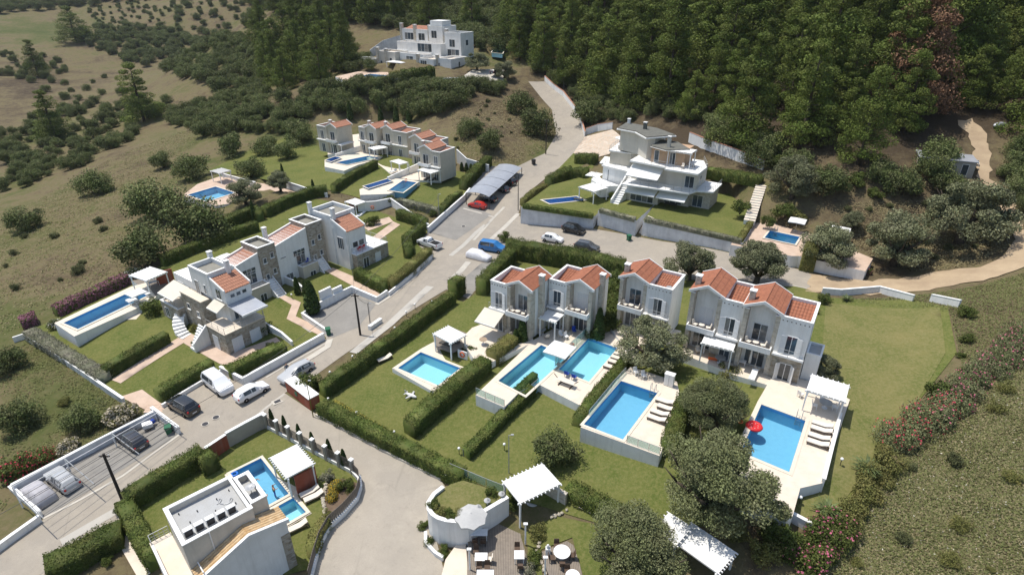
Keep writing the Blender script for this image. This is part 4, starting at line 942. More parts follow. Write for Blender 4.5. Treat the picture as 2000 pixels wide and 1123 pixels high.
HB3.win(-5.095, 26.0, 4.8, 1, 1.1, 1.0, 1); HB3.win(-5.095, 27.3, 4.8, 1, 1.1, 1.0, 1); HB3.win(-7.4, 24.94, 4.6, 0, 1.5, 2.1, 3)
HB3.win(-3.895, 26.8, .9, 1, 1.2, 2.1, 2, name='door'); HB3.win(-3.895, 29.4, .9, 1, 1.2, 2.1, 2, 'roller', name='door')
HB3.box('side_wall', 'red_wall', -14.2, -11, 31.2, 31.5, .5, 3.2)
# ---- villa with yellow tiles at the lower left
HF = House('villa with flat white roof, air conditioners and yellow tiled wing', fF)
HF.flat(-4.7, .1, 0, 5.298, -.4, 6.9, 'cream_wall', .55, .26, 'roof_membrane')
HF.flat(-4.2, -.4, 5.3, 6.65, -.4, 6.9, 'cream_wall', .6, .26, 'roof_membrane')
pent = [(.1, -.4), (.1, 4.2), (4.2, 5.75), (7.15, 5.2), (7.15, -.4)]
mb = MB(); mb.v = [(.104, v_, z_) for v_, z_ in pent]+[(1.55, v_, z_) for v_, z_ in pent]
mb.f = [(4,3,2,1,0), (5,6,7,8,9)]+[(i, (i+1) % 5, 5+(i+1) % 5, 5+i) for i in range(5)]
wg_ = HF.mb('gabled_wing', 'white_wall', mb)
HF.box('link_wing', 'white_wall', -.395, .1, 5.302, 7.15, -.4, 5.1)
tm = MB(); tiles(tm, (.11, .02, 4.22), (1.5, .02, 4.22), (.11, 4.2, 5.82), (1.5, 4.2, 5.82), .24); tiles(tm, (1.5, 7.3, 5.24), (-.38, 7.3, 5.24), (1.5, 4.2, 5.82), (-.38, 4.2, 5.82), .24)
rf = HF.mb('roof', 'tile_yellow', tm, wg_)
vb = MB().hexa([(1.46,-.05,4.0),(1.72,-.05,4.0),(1.72,4.2,5.65),(1.46,4.2,5.65),(1.46,-.05,4.4),(1.72,-.05,4.4),(1.72,4.2,6.05),(1.46,4.2,6.05)])
vb.hexa([(1.46,4.2,5.65),(1.72,4.2,5.65),(1.72,7.35,5.05),(1.46,7.35,5.05),(1.46,4.2,6.05),(1.72,4.2,6.05),(1.72,7.35,5.45),(1.46,7.35,5.45)]); HF.mb('verge', 'white_trim', vb, wg_)
HF.box('stone_pier', 'stone_wall', .4, 1.58, 6.45, 7.2, -.4, 3.9)
HF.box('terrace_base', 'white_wall', -5.8, -.2, -1.6, -.002, -.4, 3.2); HF.box('terrace_floor', 'paving', -5.85, -.15, -1.65, -.004, 3.202, 3.3)
HF.rail([(-4.9, -1.55), (-5.75, -1.55), (-5.75, -.1)], 3.3, .9, .4); HF.box('terrace_parapet', 'white_trim', -4.8, -.2, -1.65, -1.45, 3.302, 3.9)
for i in range(5):   # roof air conditioners, tilted panels on frames
    v_ = .75+i*.82; c = HF.mb('air_conditioner', 'white_paint', MB().box(-1.35, -.95, v_-.33, v_+.33, 6.45, 7.1)); HF.mb('fan_grille', 'metal_dark', MB().box(-.949, -.92, v_-.28, v_+.28, 6.5, 7.05), c)
    HF.mb('unit_frame', 'metal_grey', MB().tube((-.8, v_-.33, 6.5), (-.8, v_+.33, 6.5), .03, 5).tube((-.95, v_-.33, 6.5), (-.55, v_-.33, 6.36), .025, 5), c)
ds = HF.mb('satellite_dish', 'metal_grey', MB().lathe([(.02, 0), (.22, .03), (.42, .13), (.44, .15), (.42, .16), (.2, .06)], 14, (-2.1, 6.0, 6.95)), smooth=True); HF.mb('dish_mast', 'metal_grey', MB().tube((-2.1, 6.0, 6.3), (-2.1, 6.0, 6.96), .03, 6).tube((-2.1,6.0,6.96), (-2.0,6.2,7.25), .015, 4), ds)
vt = MB()
for (u_, v_) in ((-3.9,.8),(-3.2,2.0),(-2.4,1.2),(-3.4,3.6),(-2.2,3.1),(-1.9,4.6),(-3.7,4.7)): vt.tube((u_,v_,6.34),(u_,v_,6.5),.05,6).tube((u_,v_,6.5),(u_+.09,v_,6.55),.035,5)
HF.mb('roof_vents', 'metal_dark', vt)
pc = MB(); pp = [(-3.2+.35*math.cos(t_*.8)+.07*t_, 3.4+.3*math.sin(t_*.8)+.09*t_, 6.39) for t_ in range(15)]
for a, b in zip(pp[:-1], pp[1:]): pc.tube(a, b, .03, 5)
HF.mb('roof_pipe', 'metal_grey', pc); HF.mb('downpipe', 'white_paint', MB().tube((1.62, .55, 4.9), (.2, .55, 4.75), .05, 6).tube((.16, 1.9, 6.9), (.16, 1.9, 4.7), .05, 6))
# ---- terraced cream villa above the grey retaining wall
oD = Frame(32.087, 107.10, 5.0, -33)
HD = House('cream terraced villa with roof pergola and awnings above the grey retaining wall', oD)
def slab(H, name, m, poly, z0, z1, parent=None): return MB().prism(poly, z0, z1).build(name, m, parent or H.o)
slab(HD, 'ground_storey', 'stone_pale', [(1.5,-.4),(5.1,-.4),(5.1,4.7),(-3.7,4.7),(-3.7,-1.2),(1.5,-1.2)], -.5, 3.45)
slab(HD, 'ground_storey', 'beige_wall', [(-10.0,-3.2),(-3.702,-3.2),(-3.702,3.4),(-10,3.4)], -.5, 3.45)
t2 = slab(HD, 'terrace_floor', 'white_trim', [(-10.1,-6.0),(-3.4,-5.1),(2.3,-4.5),(3.0,-2.3),(5.7,-1.3),(5.6,4.6),(-10.1,4.6)], 3.452, 3.7)
HD.rail([(-9.9,-5.85),(-3.4,-5.0),(2.25,-4.4),(2.95,-2.2),(5.6,-1.2),(5.5,4.4)], 3.7, .9, 1.5)
slab(HD, 'first_storey', 'cream_wall', [(-3.2,-1.7),(2.6,-1.7),(2.6,4.0),(-3.2,4.0)], 3.702, 7.15)
slab(HD, 'first_storey', 'cream_wall', [(-10.0,-1.6),(-3.202,-1.6),(-3.202,4.0),(-10,4.0)], 3.702, 7.15)
t3 = slab(HD, 'terrace_floor', 'white_trim', [(-10.1,-2.8),(-2.7,-3.6),(-2.7,-4.6),(3.4,-4.6),(3.4,.6),(1.6,4.5),(-10.1,4.5)], 7.152, 7.45)
HD.rail([(-2.6,-4.5),(3.3,-4.5),(3.3,.6),(1.6,4.4)], 7.45, .9, 1.5); HD.rail([(-10,-2.7),(-2.8,-3.5)], 7.45, .9, 1.5)
slab(HD, 'second_storey', 'ochre_wall', [(-6.5,-1.6),(-.2,-1.6),(-.2,3.2),(-6.5,3.2)], 7.452, 10.3)
slab(HD, 'roof', 'roof_dark', [(-6.6,-1.9),(-3.3,-3.2),(.2,-.4),(-3.4,3.5),(-6.6,3.5)], 10.302, 10.5); slab(HD, 'roof_edge', 'white_trim', [(-6.7,-2.0),(-3.3,-3.35),(.35,-.4),(-3.4,3.65),(-6.7,3.65)], 10.25, 10.301)
slab(HD, 'upper_storey', 'cream_wall', [(-15,3.3),(-11.0,2.2),(-7.8,-.6),(-6.7,.2),(-6.7,6),(-15,7.4)], 7.452, 11.5)
slab(HD, 'roof', 'roof_dark', [(-15.2,2.4),(-11.2,1.7),(-7.7,-1.7),(-3.9,2.9),(-8.8,6.4),(-15.8,7.9)], 11.72, 11.9); slab(HD, 'roof_edge', 'white_trim', [(-15.4,2.2),(-11.3,1.5),(-7.7,-1.95),(-3.65,2.9),(-8.7,6.6),(-16,8.1)], 11.502, 11.718)
HD.chimney(-10.4, 4.2, 11.6, 13.0, .6, 'roof_dark'); HD.chimney(-3.6, -1.0, 10.2, 12.2, .6, 'cream_wall'); HD.chimney(-15, 7.2, 11.6, 12.6, .5, 'white_wall')
slab(HD, 'side_storey', 'beige_wall', [(-16.8,3.2),(-12.4,3.4),(-10.6,5.0),(-12,9),(-17.6,9.6)], -1, 6.9); slab(HD, 'terrace_floor', 'white_trim', [(-17.0,2.9),(-12.4,3.2),(-10.3,5.0),(-12,9.2),(-17.9,9.9)], 6.902, 7.15)
HD.rail([(-17.8,9.8),(-16.9,3.0),(-12.4,3.3)], 7.15, .8, 1.5)
slab(HD, 'side_storey', 'white_wall', [(-17.4,1.6),(-11.6,.4),(-10.2,3.0),(-17.6,5.0)], -1, 4.1); slab(HD, 'terrace_floor', 'white_trim', [(-17.7,1.5),(-11.5,.2),(-10.102,2.6),(-10.2,3.2),(-17.9,5)], 4.102, 4.35); HD.rail([(-17.8,4.8),(-17.6,1.6),(-11.6,.35)], 4.35, .8, 1.5)
slab(HD, 'terrace_floor', 'white_trim', [(-19.2,.2),(-15.5,-3.0),(-12.6,-.6),(-17.41,1.5),(-19.6,3.6)], -.8, 1.5); HD.rail([(-19.5,3.4),(-19.1,.3),(-15.5,-2.9),(-12.7,-.6)], 1.5, .8, 1.5)
HD.awning(-9.9, -3.7, -1.65, 6.6, -4.8, 5.2, 'fabric_white'); HD.awning(-9.6, -3.8, -3.25, 2.9, -5.3, 2.2, 'fabric_white'); HD.awning(-3.6, 1.8, -1.25, 3.3, -5.0, 2.1, 'fabric_white')
HD.awning(-19.6, -17.75, 7.0, 4.6, 4.6, 3.8, 'fabric_white')
HD.win(1.9, -.405, .1, 0, 1.9, 2.2, 2, name='door'); HD.win(-3.2, -1.205, .1, 0, 3.4, 2.3, 3, name='door'); HD.win(-9.2, -3.205, .1, 0, 4.6, 2.3, 4, name='door')
HD.win(.4, -1.705, 3.8, 0, 1.7, 2.2, 2, name='door'); HD.win(-8.8, -1.605, 3.8, 0, 4.2, 2.3, 4, name='door'); HD.win(2.605, 0, 4.6, 1, .9, 1.2, 1)
HD.win(-5.9, -1.605, 7.55, 0, .9, 2.2, 1, name='door'); HD.win(-3.0, -1.605, 7.55, 0, 1.1, 2.2, 2, name='door'); HD.win(-16.2, 1.33, 1.6, 0, 1.1, 2.1, 2, name='door')
HD.steps(((-11.4,-6.6),(-11.0,-.6)), ((-10.15,-6.6),(-9.9,-.6)), -.4, 3.6, 13, 'white_trim')
HD.mb('stair_wall', 'white_wall', MB().hexa([(-11.7,-6.7,-.5),(-11.45,-6.7,-.5),(-11.1,-.4,-.5),(-11.35,-.4,-.5),(-11.7,-6.7,.6),(-11.45,-6.7,.6),(-11.1,-.4,4.4),(-11.35,-.4,4.4)]))
# ---- white mansion on the ridge
oE = Frame(-18.0, 214.0, 14.6, -33)
HE = House('large white mansion of stacked cubes on the wooded ridge', oE, name='mansion')
EB = [(-6.2,-.6,2.0,8.0,0,10.6,'white_wall','roof_gravel'),(-13.2,-8.2,3.5,10,0,12.0,'white_wall','roof_gravel'),(-24.4,-13.25,4,10,0,10.8,'white_wall','tile_pink'),(-22.5,-6.25,0,3.95,0,7.4,'white_wall','paving'),(-8.15,-6.25,3.98,9,0,9.4,'cream_wall','roof_gravel'),
      (-25.5,-18.5,-5.5,-.05,0,4.9,'cream_wall','paving'),(-18.4,-9.5,-3.6,-.05,0,4.6,'white_wall','paving'),(-9.4,-3.6,-6.5,-.05,0,3.9,'white_wall','paving'),(-3.55,1.4,-5.2,1.95,0,4.2,'white_wall','paving'),(-32,-25.6,-7.5,-4,-.6,2.6,'cream_wall','roof_gravel')]
for i, (a, b, c, d, z0, z1, m_, rm) in enumerate(EB): HE.flat(a, b, c, d, z0, z1, m_, .5, .25, rm)
slab(HE, 'roof_terrace_tower', 'white_wall', [(-12.9,4),(-8.5,4),(-8.5,8),(-12.9,8)], 12.1, 13.6)
tm = MB(); tiles(tm, (-23.9,4.3,10.4), (-13.6,4.3,10.4), (-23.9,8.5,11.6), (-13.6,8.5,11.6), .6); HE.mb('roof', 'tile_pink', tm)
for (u_, v_, zz) in ((-24.2,4.3,12.2),(-18.9,4.2,12.0),(-13.6,4.4,12.0),(-7.2,4.2,11.2),(-25.3,-5.3,5.8),(-22,-5.3,5.6),(-9.2,-6.3,5.0),(-3.4,-5,5.0)): HE.chimney(u_, v_, 0, zz, .8, 'stone_pale')
for (x, y, z_, f_, w_, h_, n_) in ((-4.6,1.99,6.6,0,2.0,2.2,2),(-.59,4.2,7,1,1.2,1.6,1),(-5.4,1.99,3.6,0,4.2,2.4,3),(-12.2,3.49,8.6,0,2.0,2.2,2),(-8.19,5.2,9.6,1,1.2,1.4,2),(-14.6,-.01,4.9,0,5.2,2.4,4),(-16,-3.61,1.6,0,2.6,2.3,2),(-8.2,-6.51,1.2,0,2.2,2.3,3),(-3,-5.21,1,0,.6,2,1),
   (1.41,-2,1.2,1,.8,2,1),(-24.4,-5.51,1,0,.9,1.2,1),(-20.6,-5.51,2,0,.9,1.2,1),(-22.8,3.99,7.6,0,3.4,2.2,3),(-17.5,3.99,7.6,0,2.4,2.2,2),(-11,-3.61,1,0,.7,2.4,1)):
    HE.win(x, y, z_, f_, w_, h_, n_)
HE.rail([(-22.4,.1),(-6.3,.1)], 7.4, .8, 2.5); HE.rail([(-9.3,-6.4),(-3.7,-6.4)], 3.9, .8, 2.5)
HE.mb('porch_canopy', 'white_paint', MB().box(-19.5,-13.5,-8.4,-5.4,2.3,2.5).tube((-19.3,-8.2,-.5),(-19.3,-8.2,2.3),.1,6).tube((-13.7,-8.2,-.5),(-13.7,-8.2,2.3),.1,6).box(-10.5,-5.5,-11,-8,1.6,1.75).tube((-10.3,-10.8,-1.5),(-10.3,-10.8,1.6),.1,6).tube((-5.7,-10.8,-1.5),(-5.7,-10.8,1.6),.1,6))
HE.o.scale = (1.22, 1.22, 1.12); HE.o.location.z = 14.2
# ---- shed on the right hillside
gs = G(1868, 345); HS = House('low grey block shed with junk on its roof beside the dirt track', Frame(gs.x, gs.y, gs.z, -25), 'shed', 'shed')
HS.box('wall', 'concrete_wall', -6, 2.2, 0, 5, -1, 2.6); HS.box('roof', 'metal_sheet', -6.2, 2.4, -.2, 5.2, 2.602, 2.75); HS.win(.3, -.005, .3, 0, 1.0, 1.9, 1, name='door'); HS.win(-3.2, -.005, 1.2, 0, 1.0, .7, 1)
# ================================================================ WALLS, FENCES, PATHS, STEPS
wall('white wall along the road below the zigzag garden path', GP([(478,752),(560,706),(634,664)]), 1.1, .28, cap=.06)
wall('short white wall beside the parked white van', GP([(433,728),(478,752)]), 1.0, .28, cap=.06)
wall('low white wall under the hedge behind the white van', GP([(318,797),(375,762),(432,729)]), .55, .28)
wall('white wall around the parking inlet', GP([(640,655),(592,622),(640,598),(688,572),(737,591),(757,577)]), [.9,.9,1.3,1.1,.9,.9], .25, cap=.06)
wall('tallest stepped white wall beside the tall cypress', GP([(628,601),(650,590)]), 2.6, .3, cap=.06); wall('lower stepped white wall beside the round bush', GP([(652,589),(670,580)]), 2.0, .3, cap=.06)
wall('white wall under the yellow green roadside hedge', GP([(760,579),(800,546),(845,504)]), .75, .25)
wall('white divider wall left of the tall cypress', GP([(552,552),(580,563),(604,580)]), [1.3,1.2,.9], .22, cap=.05); wall('white divider wall beside the stone terrace garden', GP([(520,645),(552,660),(572,676)]), [1.3,.9,.7], .22, cap=.05)
wall('white roadside wall beside the carport', GP([(836,456),(870,425),(906,393),(918,378)]), 1.2, .25, cap=.06)
wall('white wall behind the pink-paved pool', GP([(434,346),(500,364)]), 1.0, .25, cap=.05); wall('white garden wall along the pink paving', GP([(560,363),(606,378),(640,386)]), 1.0, .25, cap=.05)
wall('white wall with fence above the corner villa lawn', GP([(700,414),(735,412),(764,402),(838,450)]), [2.0,2.0,1.6,1.2], .25, cap=.06)
wall('stepped white wall beside the end tan house', GP([(893,318),(912,328),(955,336)]), [3.2,2.2,1.6], .25, cap=.06)
wall('white wall on the outer side of the uphill road bend', GP([(1142,268),(1132,228),(1100,188),(1064,158)]), 1.5, .25, 'white_wall', .07, 'tile_pink')
wall('white wall behind the stone patio', GP([(1144,264),(1166,256),(1196,252)]), 1.7, .25, cap=.07, capm='tile_pink')
wall('long white wall on the hillside behind the cream villa', GP([(1345,278),(1400,300),(1440,315),(1490,332)]), [2.2,2.2,2.2,1.9], .25, 'white_wall', .07, 'tile_pink')
wall('low white wall along the top of the right lawn', GP([(1604,574),(1640,577),(1715,571),(1782,589)]), .95, .25, cap=.05); wall('detached low white wall piece on the right lawn', GP([(1816,588),(1872,600)]), 1.0, .3, cap=.05)
wall('grey boundary wall outside the pale flowering hedge', GP([(52,664),(130,712),(245,790)]), .9, .25, 'wall_stained', .06); wall('short white wall at the outer hedge corner', GP([(28,668),(52,660)]), .8, .25)
wall('white back wall of the car shelter', GP([(30,964),(160,895),(308,818)]), 1.2, .25, 'wall_stained', .06); wall('low white end wall of the car shelter', GP([(24,958),(56,985),(82,1010)]), .7, .3, cap=.05); wall('white end wall of the car shelter by the parked black car', GP([(300,808),(326,828),(352,848)]), 1.0, .3, cap=.05)
wall('white roadside parapet at the lower left corner', GP([(-20,1092),(30,1055),(82,1018)]), .8, .3, cap=.06)
wall('beige garden wall between the road and the yellow tiled villa', GP([(448,873),(485,852),(522,832)]), 1.9, .3, 'concrete_wall', .08, 'white_trim'); wall('red garden wall panel beside the hedge end', GP([(408,902),(448,875)]), 1.9, .28, 'red_wall', .05, 'white_trim')
wall('grey kerb wall along the court hedge', GP([(618,812),(700,856),(862,938)]), .3, .25, 'concrete_pale'); wall('short white wall at the end of the court hedge', GP([(846,918),(874,942)]), 1.0, .22, cap=.05)
wall('low white wall on the right side of the loungers deck', PP([(1640,812),(1607,942)], Z5), .4, .25, ztop=Z5+.4, cap=.05, base=1); wall('white wall below the lower deck edge', GP([(1500,995),(1584,1040)]), 1.0, .25, cap=.06)
# red entrance block with planter and emblem
p = P(607, 803, -1.2); pl = P(561, 766, -1.2); ea = math.atan2(p.y-pl.y, p.x-pl.x); L_ = math.hypot(p.x-pl.x, p.y-pl.y)
o = thing('entrance_block', 'dark red entrance block with an oval emblem and a white planted top', 'wall', (pl.x, pl.y, -1.3), ea)
MB().box(0, L_, 0, 1.3, 0, 1.75).build('masonry', 'red_wall', o); MB().box(-.05, L_+.05, -.05, 1.35, 1.752, 1.84).build('coping', 'white_trim', o)
MB().lathe([(.32,0),(.32,.04),(.2,.05)], 14).build('emblem', 'green_plastic', o, loc=(L_*.45, -.01, 1.1)).rotation_euler = (math.pi/2, 0, 0)
# fence of slatted panels between piers along the court
fp = GP([(522,836),(690,926)]); F0 = Vector(fp[0]); F1 = Vector(fp[1]); zf = -1.45
o = thing('slatted_fence', 'brown slatted fence with white piers between the court and the villa lawn', 'fence'); n_ = 7; sl = MB().box(0, .085, 0, .03, 0, 1.25).mesh('slat', 'fence_slat'); ang_ = math.atan2(F1.y-F0.y, F1.x-F0.x)
for i in range(n_+1):
    q_ = F0.lerp(F1, i/n_); pr_ = MB().box(-.17, .17, -.17, .17, -.5, 1.75).build('pier', 'concrete_wall', o, loc=(q_.x, q_.y, zf), rz=ang_); MB().box(-.22, .22, -.22, .22, 1.752, 1.84).build('pier_cap', 'white_trim', pr_)
    if i < n_:
        sp = (F1-F0).length/n_; bs = MB().box(.18, sp-.18, -.1, .1, -.5, .32).build('plinth', 'white_wall', o, loc=(q_.x, q_.y, zf), rz=ang_)
        for k in range(int((sp-.4)/.17)):
            d_ = .22+k*.17; obj('slat', sl, o, (q_.x+math.cos(ang_)*d_, q_.y+math.sin(ang_)*d_, zf+.34), ang_)
cv = GP([(690,926),(703,940),(705,956),(698,978),(672,1008),(645,1032),(628,1062),(616,1100),(606,1140)])
wall('curved white plinth with bamboo fence around the villa garden', cv, .55, .3, cap=.05, sub=1.0); o = bpy.data.objects['garden_wall'] if False else thing('bamboo_fence', 'curved brown bamboo fence standing on the white plinth by the court', 'fence')
Lc = []
for a, b in zip(cv[:-1], cv[1:]):
    k = max(1, int(math.dist(a, b)/.22)); Lc += [(a[0]+(b[0]-a[0])*i/k, a[1]+(b[1]-a[1])*i/k, math.atan2(b[1]-a[1], b[0]-a[0])) for i in range(k)]
bm_ = MB().box(0, .2, -.02, .02, 0, 1.05).mesh('slat', 'fence_slat')
for x_, y_, a_ in Lc[:90]: obj('slat', bm_, o, (x_, y_, h1(x_, y_)+.62), a_)
# mesh fence on the corner villa wall, glass fence by the pool hedge
def fence_line(label, px, h_, step=2.0, glass=False, z=None, zt=0.0, name='wire_fence'):
    pts = [Vector(G(a, b)) if z is None else Vector(P(a, b, z)) for a, b in px]; o = thing(name, label, 'fence'); mb = MB(); up = Vector((0,0,h_)); off = Vector((0,0,zt))
    for a, b in zip(pts[:-1], pts[1:]):
        a = a+off; b = b+off; k = max(1, round((b-a).length/step))
        for i in range(k+1): MB().tube(a.lerp(b, i/k), a.lerp(b, i/k)+up, .03, 5).build('post', 'metal_dark' if not glass else 'metal_grey', o)
        for i in range(k):
            s_, e_ = a.lerp(b, (i+.04)/k), a.lerp(b, (i+.96)/k)
            if glass: MB().slab(s_+Vector((0,0,.08)), e_+Vector((0,0,.08)), e_+up*.95, s_+up*.95, .015).build('glass_panel', 'rail_glass', o)
            else:
                w_ = MB(); [w_.tube(s_+up*q_, e_+up*q_, .012, 4) for q_ in (.1,.3,.5,.7,.9,.98)]; w_.build('wire', 'metal_dark', o)
        if glass: MB().tube(a+up, b+up, .025, 5).build('top_rail', 'metal_grey', o)
fence_line('dark wire fence on the wall between tan-house lawn and corner villa', [(640,388),(700,412),(764,402),(838,448)], .9, 2.5, zt=1.3)
fence_line('glass fence beside the rough hedge below the narrow pool', [(1052,752),(1000,800),(950,850),(905,892)], 1.0, 1.6, True, name='glass_fence'); fence_line('glass screen between the two pale pools', [(1084,716),(1106,694),(1145,656)], 1.3, 1.4, True, Z23, name='glass_fence')
fence_line('glass fence on the front edge of the narrow pool deck', [(930,770),(985,794)], .9, 1.4, True, Z23, name='glass_fence'); fence_line('glass fence on the front edge of the overflow pool deck', [(1224,864),(1288,888)], .9, 1.3, True, Z4, name='glass_fence')
fence_line('glass rail along the left edge of the overflow pool', [(1222,727),(1195,757),(1150,812)], .7, 1.8, True, Z4, name='glass_fence'); fence_line('glass fence between the planted bank and the lower lawn', [(880,930),(950,960),(988,975)], 1.1, 2.0, True, zt=.6, name='glass_fence')
# overflow troughs on the lawn side of the raised pools
for px, z_, lab in (([(928,771),(985,795)], .55, 'white overflow trough below the narrow pool deck'), ([(1052,750),(1120,782)], .9, 'white overflow trough below the pale pool deck'), ([(1136,836),(1235,872)], 1.9, 'white overflow ledge below the blue pool'), ([(1228,872),(1288,892)], 1.0, 'white step trough at the corner of the blue pool deck')):
    a, b = Vector(P(*px[0], z_)), Vector(P(*px[1], z_)); a_ = math.atan2(b.y-a.y, b.x-a.x); L_ = (b-a).length; o = thing('overflow_trough', lab, 'trough', (a.x+.5, a.y-.75, z_-1.0), a_)
    MB().box(0, L_, -.65, -.5, 0, 1.1).box(0, .15, -.5, .6, 0, 1.1).box(L_-.15, L_, -.5, .6, 0, 1.1).build('trough_wall', 'white_wall', o); MB().box(.15, L_-.15, -.5, .6, 0, .6).build('trough_floor', 'white_trim', o)
# paths and patios
def path(label_name, px, m, off=.13): return struct(sheet(label_name, GP(px), m, off, step=1.5))
path('garden_path', [(545,582),(557,578),(588,592),(578,619),(593,626),(640,648),(628,658),(560,624),(570,597)], 'paving_pink'); path('garden_path', [(634,530),(650,524),(752,567),(764,573),(740,586)], 'paving_pink')
path('garden_path', [(350,660),(364,668),(236,750),(218,743)], 'paving_pink'); path('patio', [(352,658),(372,652),(455,690),(540,660),(552,672),(448,716),(430,712),(360,672)], 'paving_pink')
path('garden_path', [(720,470),(736,474),(782,440),(768,434)], 'paving_pink'); path('patio', [(236,776),(278,762),(316,790),(300,810)], 'paving_pink'); path('patio', [(700,440),(760,425),(768,434),(720,452)], 'paving_pink')
path('planting_bed', [(520,412),(555,395),(575,378),(600,384),(560,405)], 'soil'); path('planting_bed', [(638,948),(668,935),(700,945),(690,975),(650,1015),(632,1012)], 'soil', .11)
path('soil_strip', [(700,560),(755,578),(764,566),(715,545)], 'soil', .12)
path('wood_deck', [(846,668),(880,650),(912,662),(905,690),(884,702),(852,690)], 'decking', .9)
# flights of steps in the gardens
def flight(label, px0, px1, w_, n, m='paving', rise=0.0, name='garden_steps'):
    a, b = (Vector(G(*q)) if len(q) == 2 else Vector(q) for q in (px0, px1)); o = thing(name, label, 'steps'); d = (b-a).normalized(); nr = Vector((-d.y, d.x, 0)).normalized()*w_/2
    for i in range(n):
        p0, p1 = a.lerp(b, i/n), a.lerp(b, (i+1)/n); zt = p1.z+.12+rise
        MB().prism([(p0-nr)[:2], (p0+nr)[:2], (p1+nr)[:2], (p1-nr)[:2]], min(p0.z, p1.z)-.5, zt-.03).build('riser', 'white_wall', o)
        e0 = p0-(b-a).normalized()*.04; MB().prism([(e0-nr*1.03)[:2], (e0+nr*1.03)[:2], (p1+nr*1.03)[:2], (p1-nr*1.03)[:2]], zt-.028, zt).build('tread', m, o)
flight('long flight of pale steps up the hillside left of the dark shrubs', (1463,434), (1487,362), 1.8, 15); flight('pale steps beside the bottom left hedge', (292,1120), (248,1046), 1.6, 15); flight('short pink steps at the end of the garden path', (300,806), (312,788), 2.2, 4, 'paving_pink')
flight('steps between the grey retaining walls, left', P(1162,449,.7), P(1186,410,4.2), 1.3, 12); flight('steps between the grey retaining walls, right', P(1247,470,1.1), P(1272,425,5.0), 1.5, 14); flight('pale steps from the terrace down to the deck pergola', (937,700), (950,686), 1.6, 4); flight('concrete steps beside the long narrow pool', (258,625), (275,606), 1.2, 5)
# dry stone wall, stone by stone
o = thing('dry_stone_wall', 'dry stone wall of rounded boulders below the lawn shrubs', 'wall'); rk = []
for k in range(5):
    b_ = bmesh.new(); bmesh.ops.create_icosphere(b_, subdivisions=1, radius=1); r_ = random.Random(k)
    for v_ in b_.verts: v_.co *= r_.uniform(.8, 1.15)
    me_ = bpy.data.meshes.new('stone'); b_.to_mesh(me_); b_.free(); me_.materials.append(MAT['boulder_mix']); rk.append(me_)
rw = random.Random(4); sl_ = GP([(1085,972),(1110,985),(1140,1000),(1165,1018)])
for a, b in zip(sl_[:-1], sl_[1:]):
    for lay in range(4):
        k = int(math.dist(a, b)/.34)
        for i in range(k):
            t_ = (i+.5*(lay % 2)+rw.uniform(-.2,.2))/k; x_, y_ = a[0]+(b[0]-a[0])*t_, a[1]+(b[1]-a[1])*t_
            s_ = obj('stone', rk[rw.randrange(5)], o, (x_+rw.uniform(-.08,.08)+.08*lay, y_+rw.uniform(-.08,.08)+.08*lay, -.75+.26*lay)); s_.scale = (rw.uniform(.18,.28), rw.uniform(.16,.24), rw.uniform(.13,.19)); s_.rotation_euler = (0, 0, rw.uniform(0, 3))
for px, lab in (([(1052,1062),(1048,1078),(1058,1100),(1070,1128)], 'line of pale boulders between the two wooden decks'), ([(1078,1012),(1098,1004),(1112,992)], 'short line of boulders below the white canopy'), ([(636,948),(632,975),(636,1005),(628,1025)], 'pale stone edging of the curved flower bed')):
    o = thing('stone_edging', lab, 'stones'); sl_ = GP(px)
    for a, b in zip(sl_[:-1], sl_[1:]):
        k = max(2, int(math.dist(a, b)/.3))
        for i in range(k):
            t_ = i/k; x_, y_ = a[0]+(b[0]-a[0])*t_+rw.uniform(-.1,.1), a[1]+(b[1]-a[1])*t_; s_ = obj('stone', rk[rw.randrange(5)], o, (x_, y_, h1(x_, y_)+.15)); s_.scale = (rw.uniform(.16,.26),)*2+(rw.uniform(.14,.22),); s_.rotation_euler = (0, 0, rw.uniform(0, 3))
# ---- restaurant terrace at the bottom
def platform(name, px, z, h_, top, side):
    poly = ccw(PP(px, z)); o = struct(MB().prism(poly, z-.12, z).build(name, top)); n_ = len(poly); sm = MB(); sm.v = [(q[0], q[1], z-h_) for q in poly]+[(q[0], q[1], z-.121) for q in poly]; sm.f = [(i, (i+1) % n_, n_+(i+1) % n_, n_+i) for i in range(n_)]; sm.build('retaining_wall', side, o, True)
    return o, poly
platform('planted_bank', [(836,986),(838,998),(845,1008),(856,1015),(872,1020),(892,1022),(914,1020),(992,974),(960,955),(905,938),(880,945),(855,962)], 1.2, 3.6, 'lawn_dry', 'white_wall')
wall('white coping around the planted bank', PP([(866,954),(848,968),(837,985),(838,998),(845,1008),(856,1015),(872,1020),(892,1022),(914,1020),(955,996),(992,974)], 1.2), .3, .3, ztop=1.45, base=.2, sub=.8, cap=.06, name='bank_coping')
for i in range(3): pass
dk, dpoly = platform('wood_deck', [(914,1052),(925,1030),(990,995),(1012,1010),(1018,1050),(1030,1090),(1036,1140),(912,1140)], -1.0, 1.2, 'decking', 'wood_dark')
dk2, dp2 = platform('wood_deck', [(1056,1078),(1116,1052),(1132,1100),(1142,1140),(1078,1140)], -.7, 1.0, 'decking', 'wood_dark')
platform('paved_ramp', [(908,1040),(912,1088),(914,1140),(858,1140),(870,1092)], -1.25, 1.0, 'paving', 'cream_wall')
platform('canopy_floor', [(1000,1000),(1060,962),(1105,985),(1072,1022),(1022,1030)], -1.1, .8, 'decking', 'stone_pale')
wall('white clipped-bush planter wall below the round wall', GP([(832,1045),(832,1065),(850,1085),(866,1095)]), .5, .2, cap=.05); wall('stone back wall under the white canopy', GP([(1060,958),(1106,984)]), 1.3, .4, 'stone_pale')
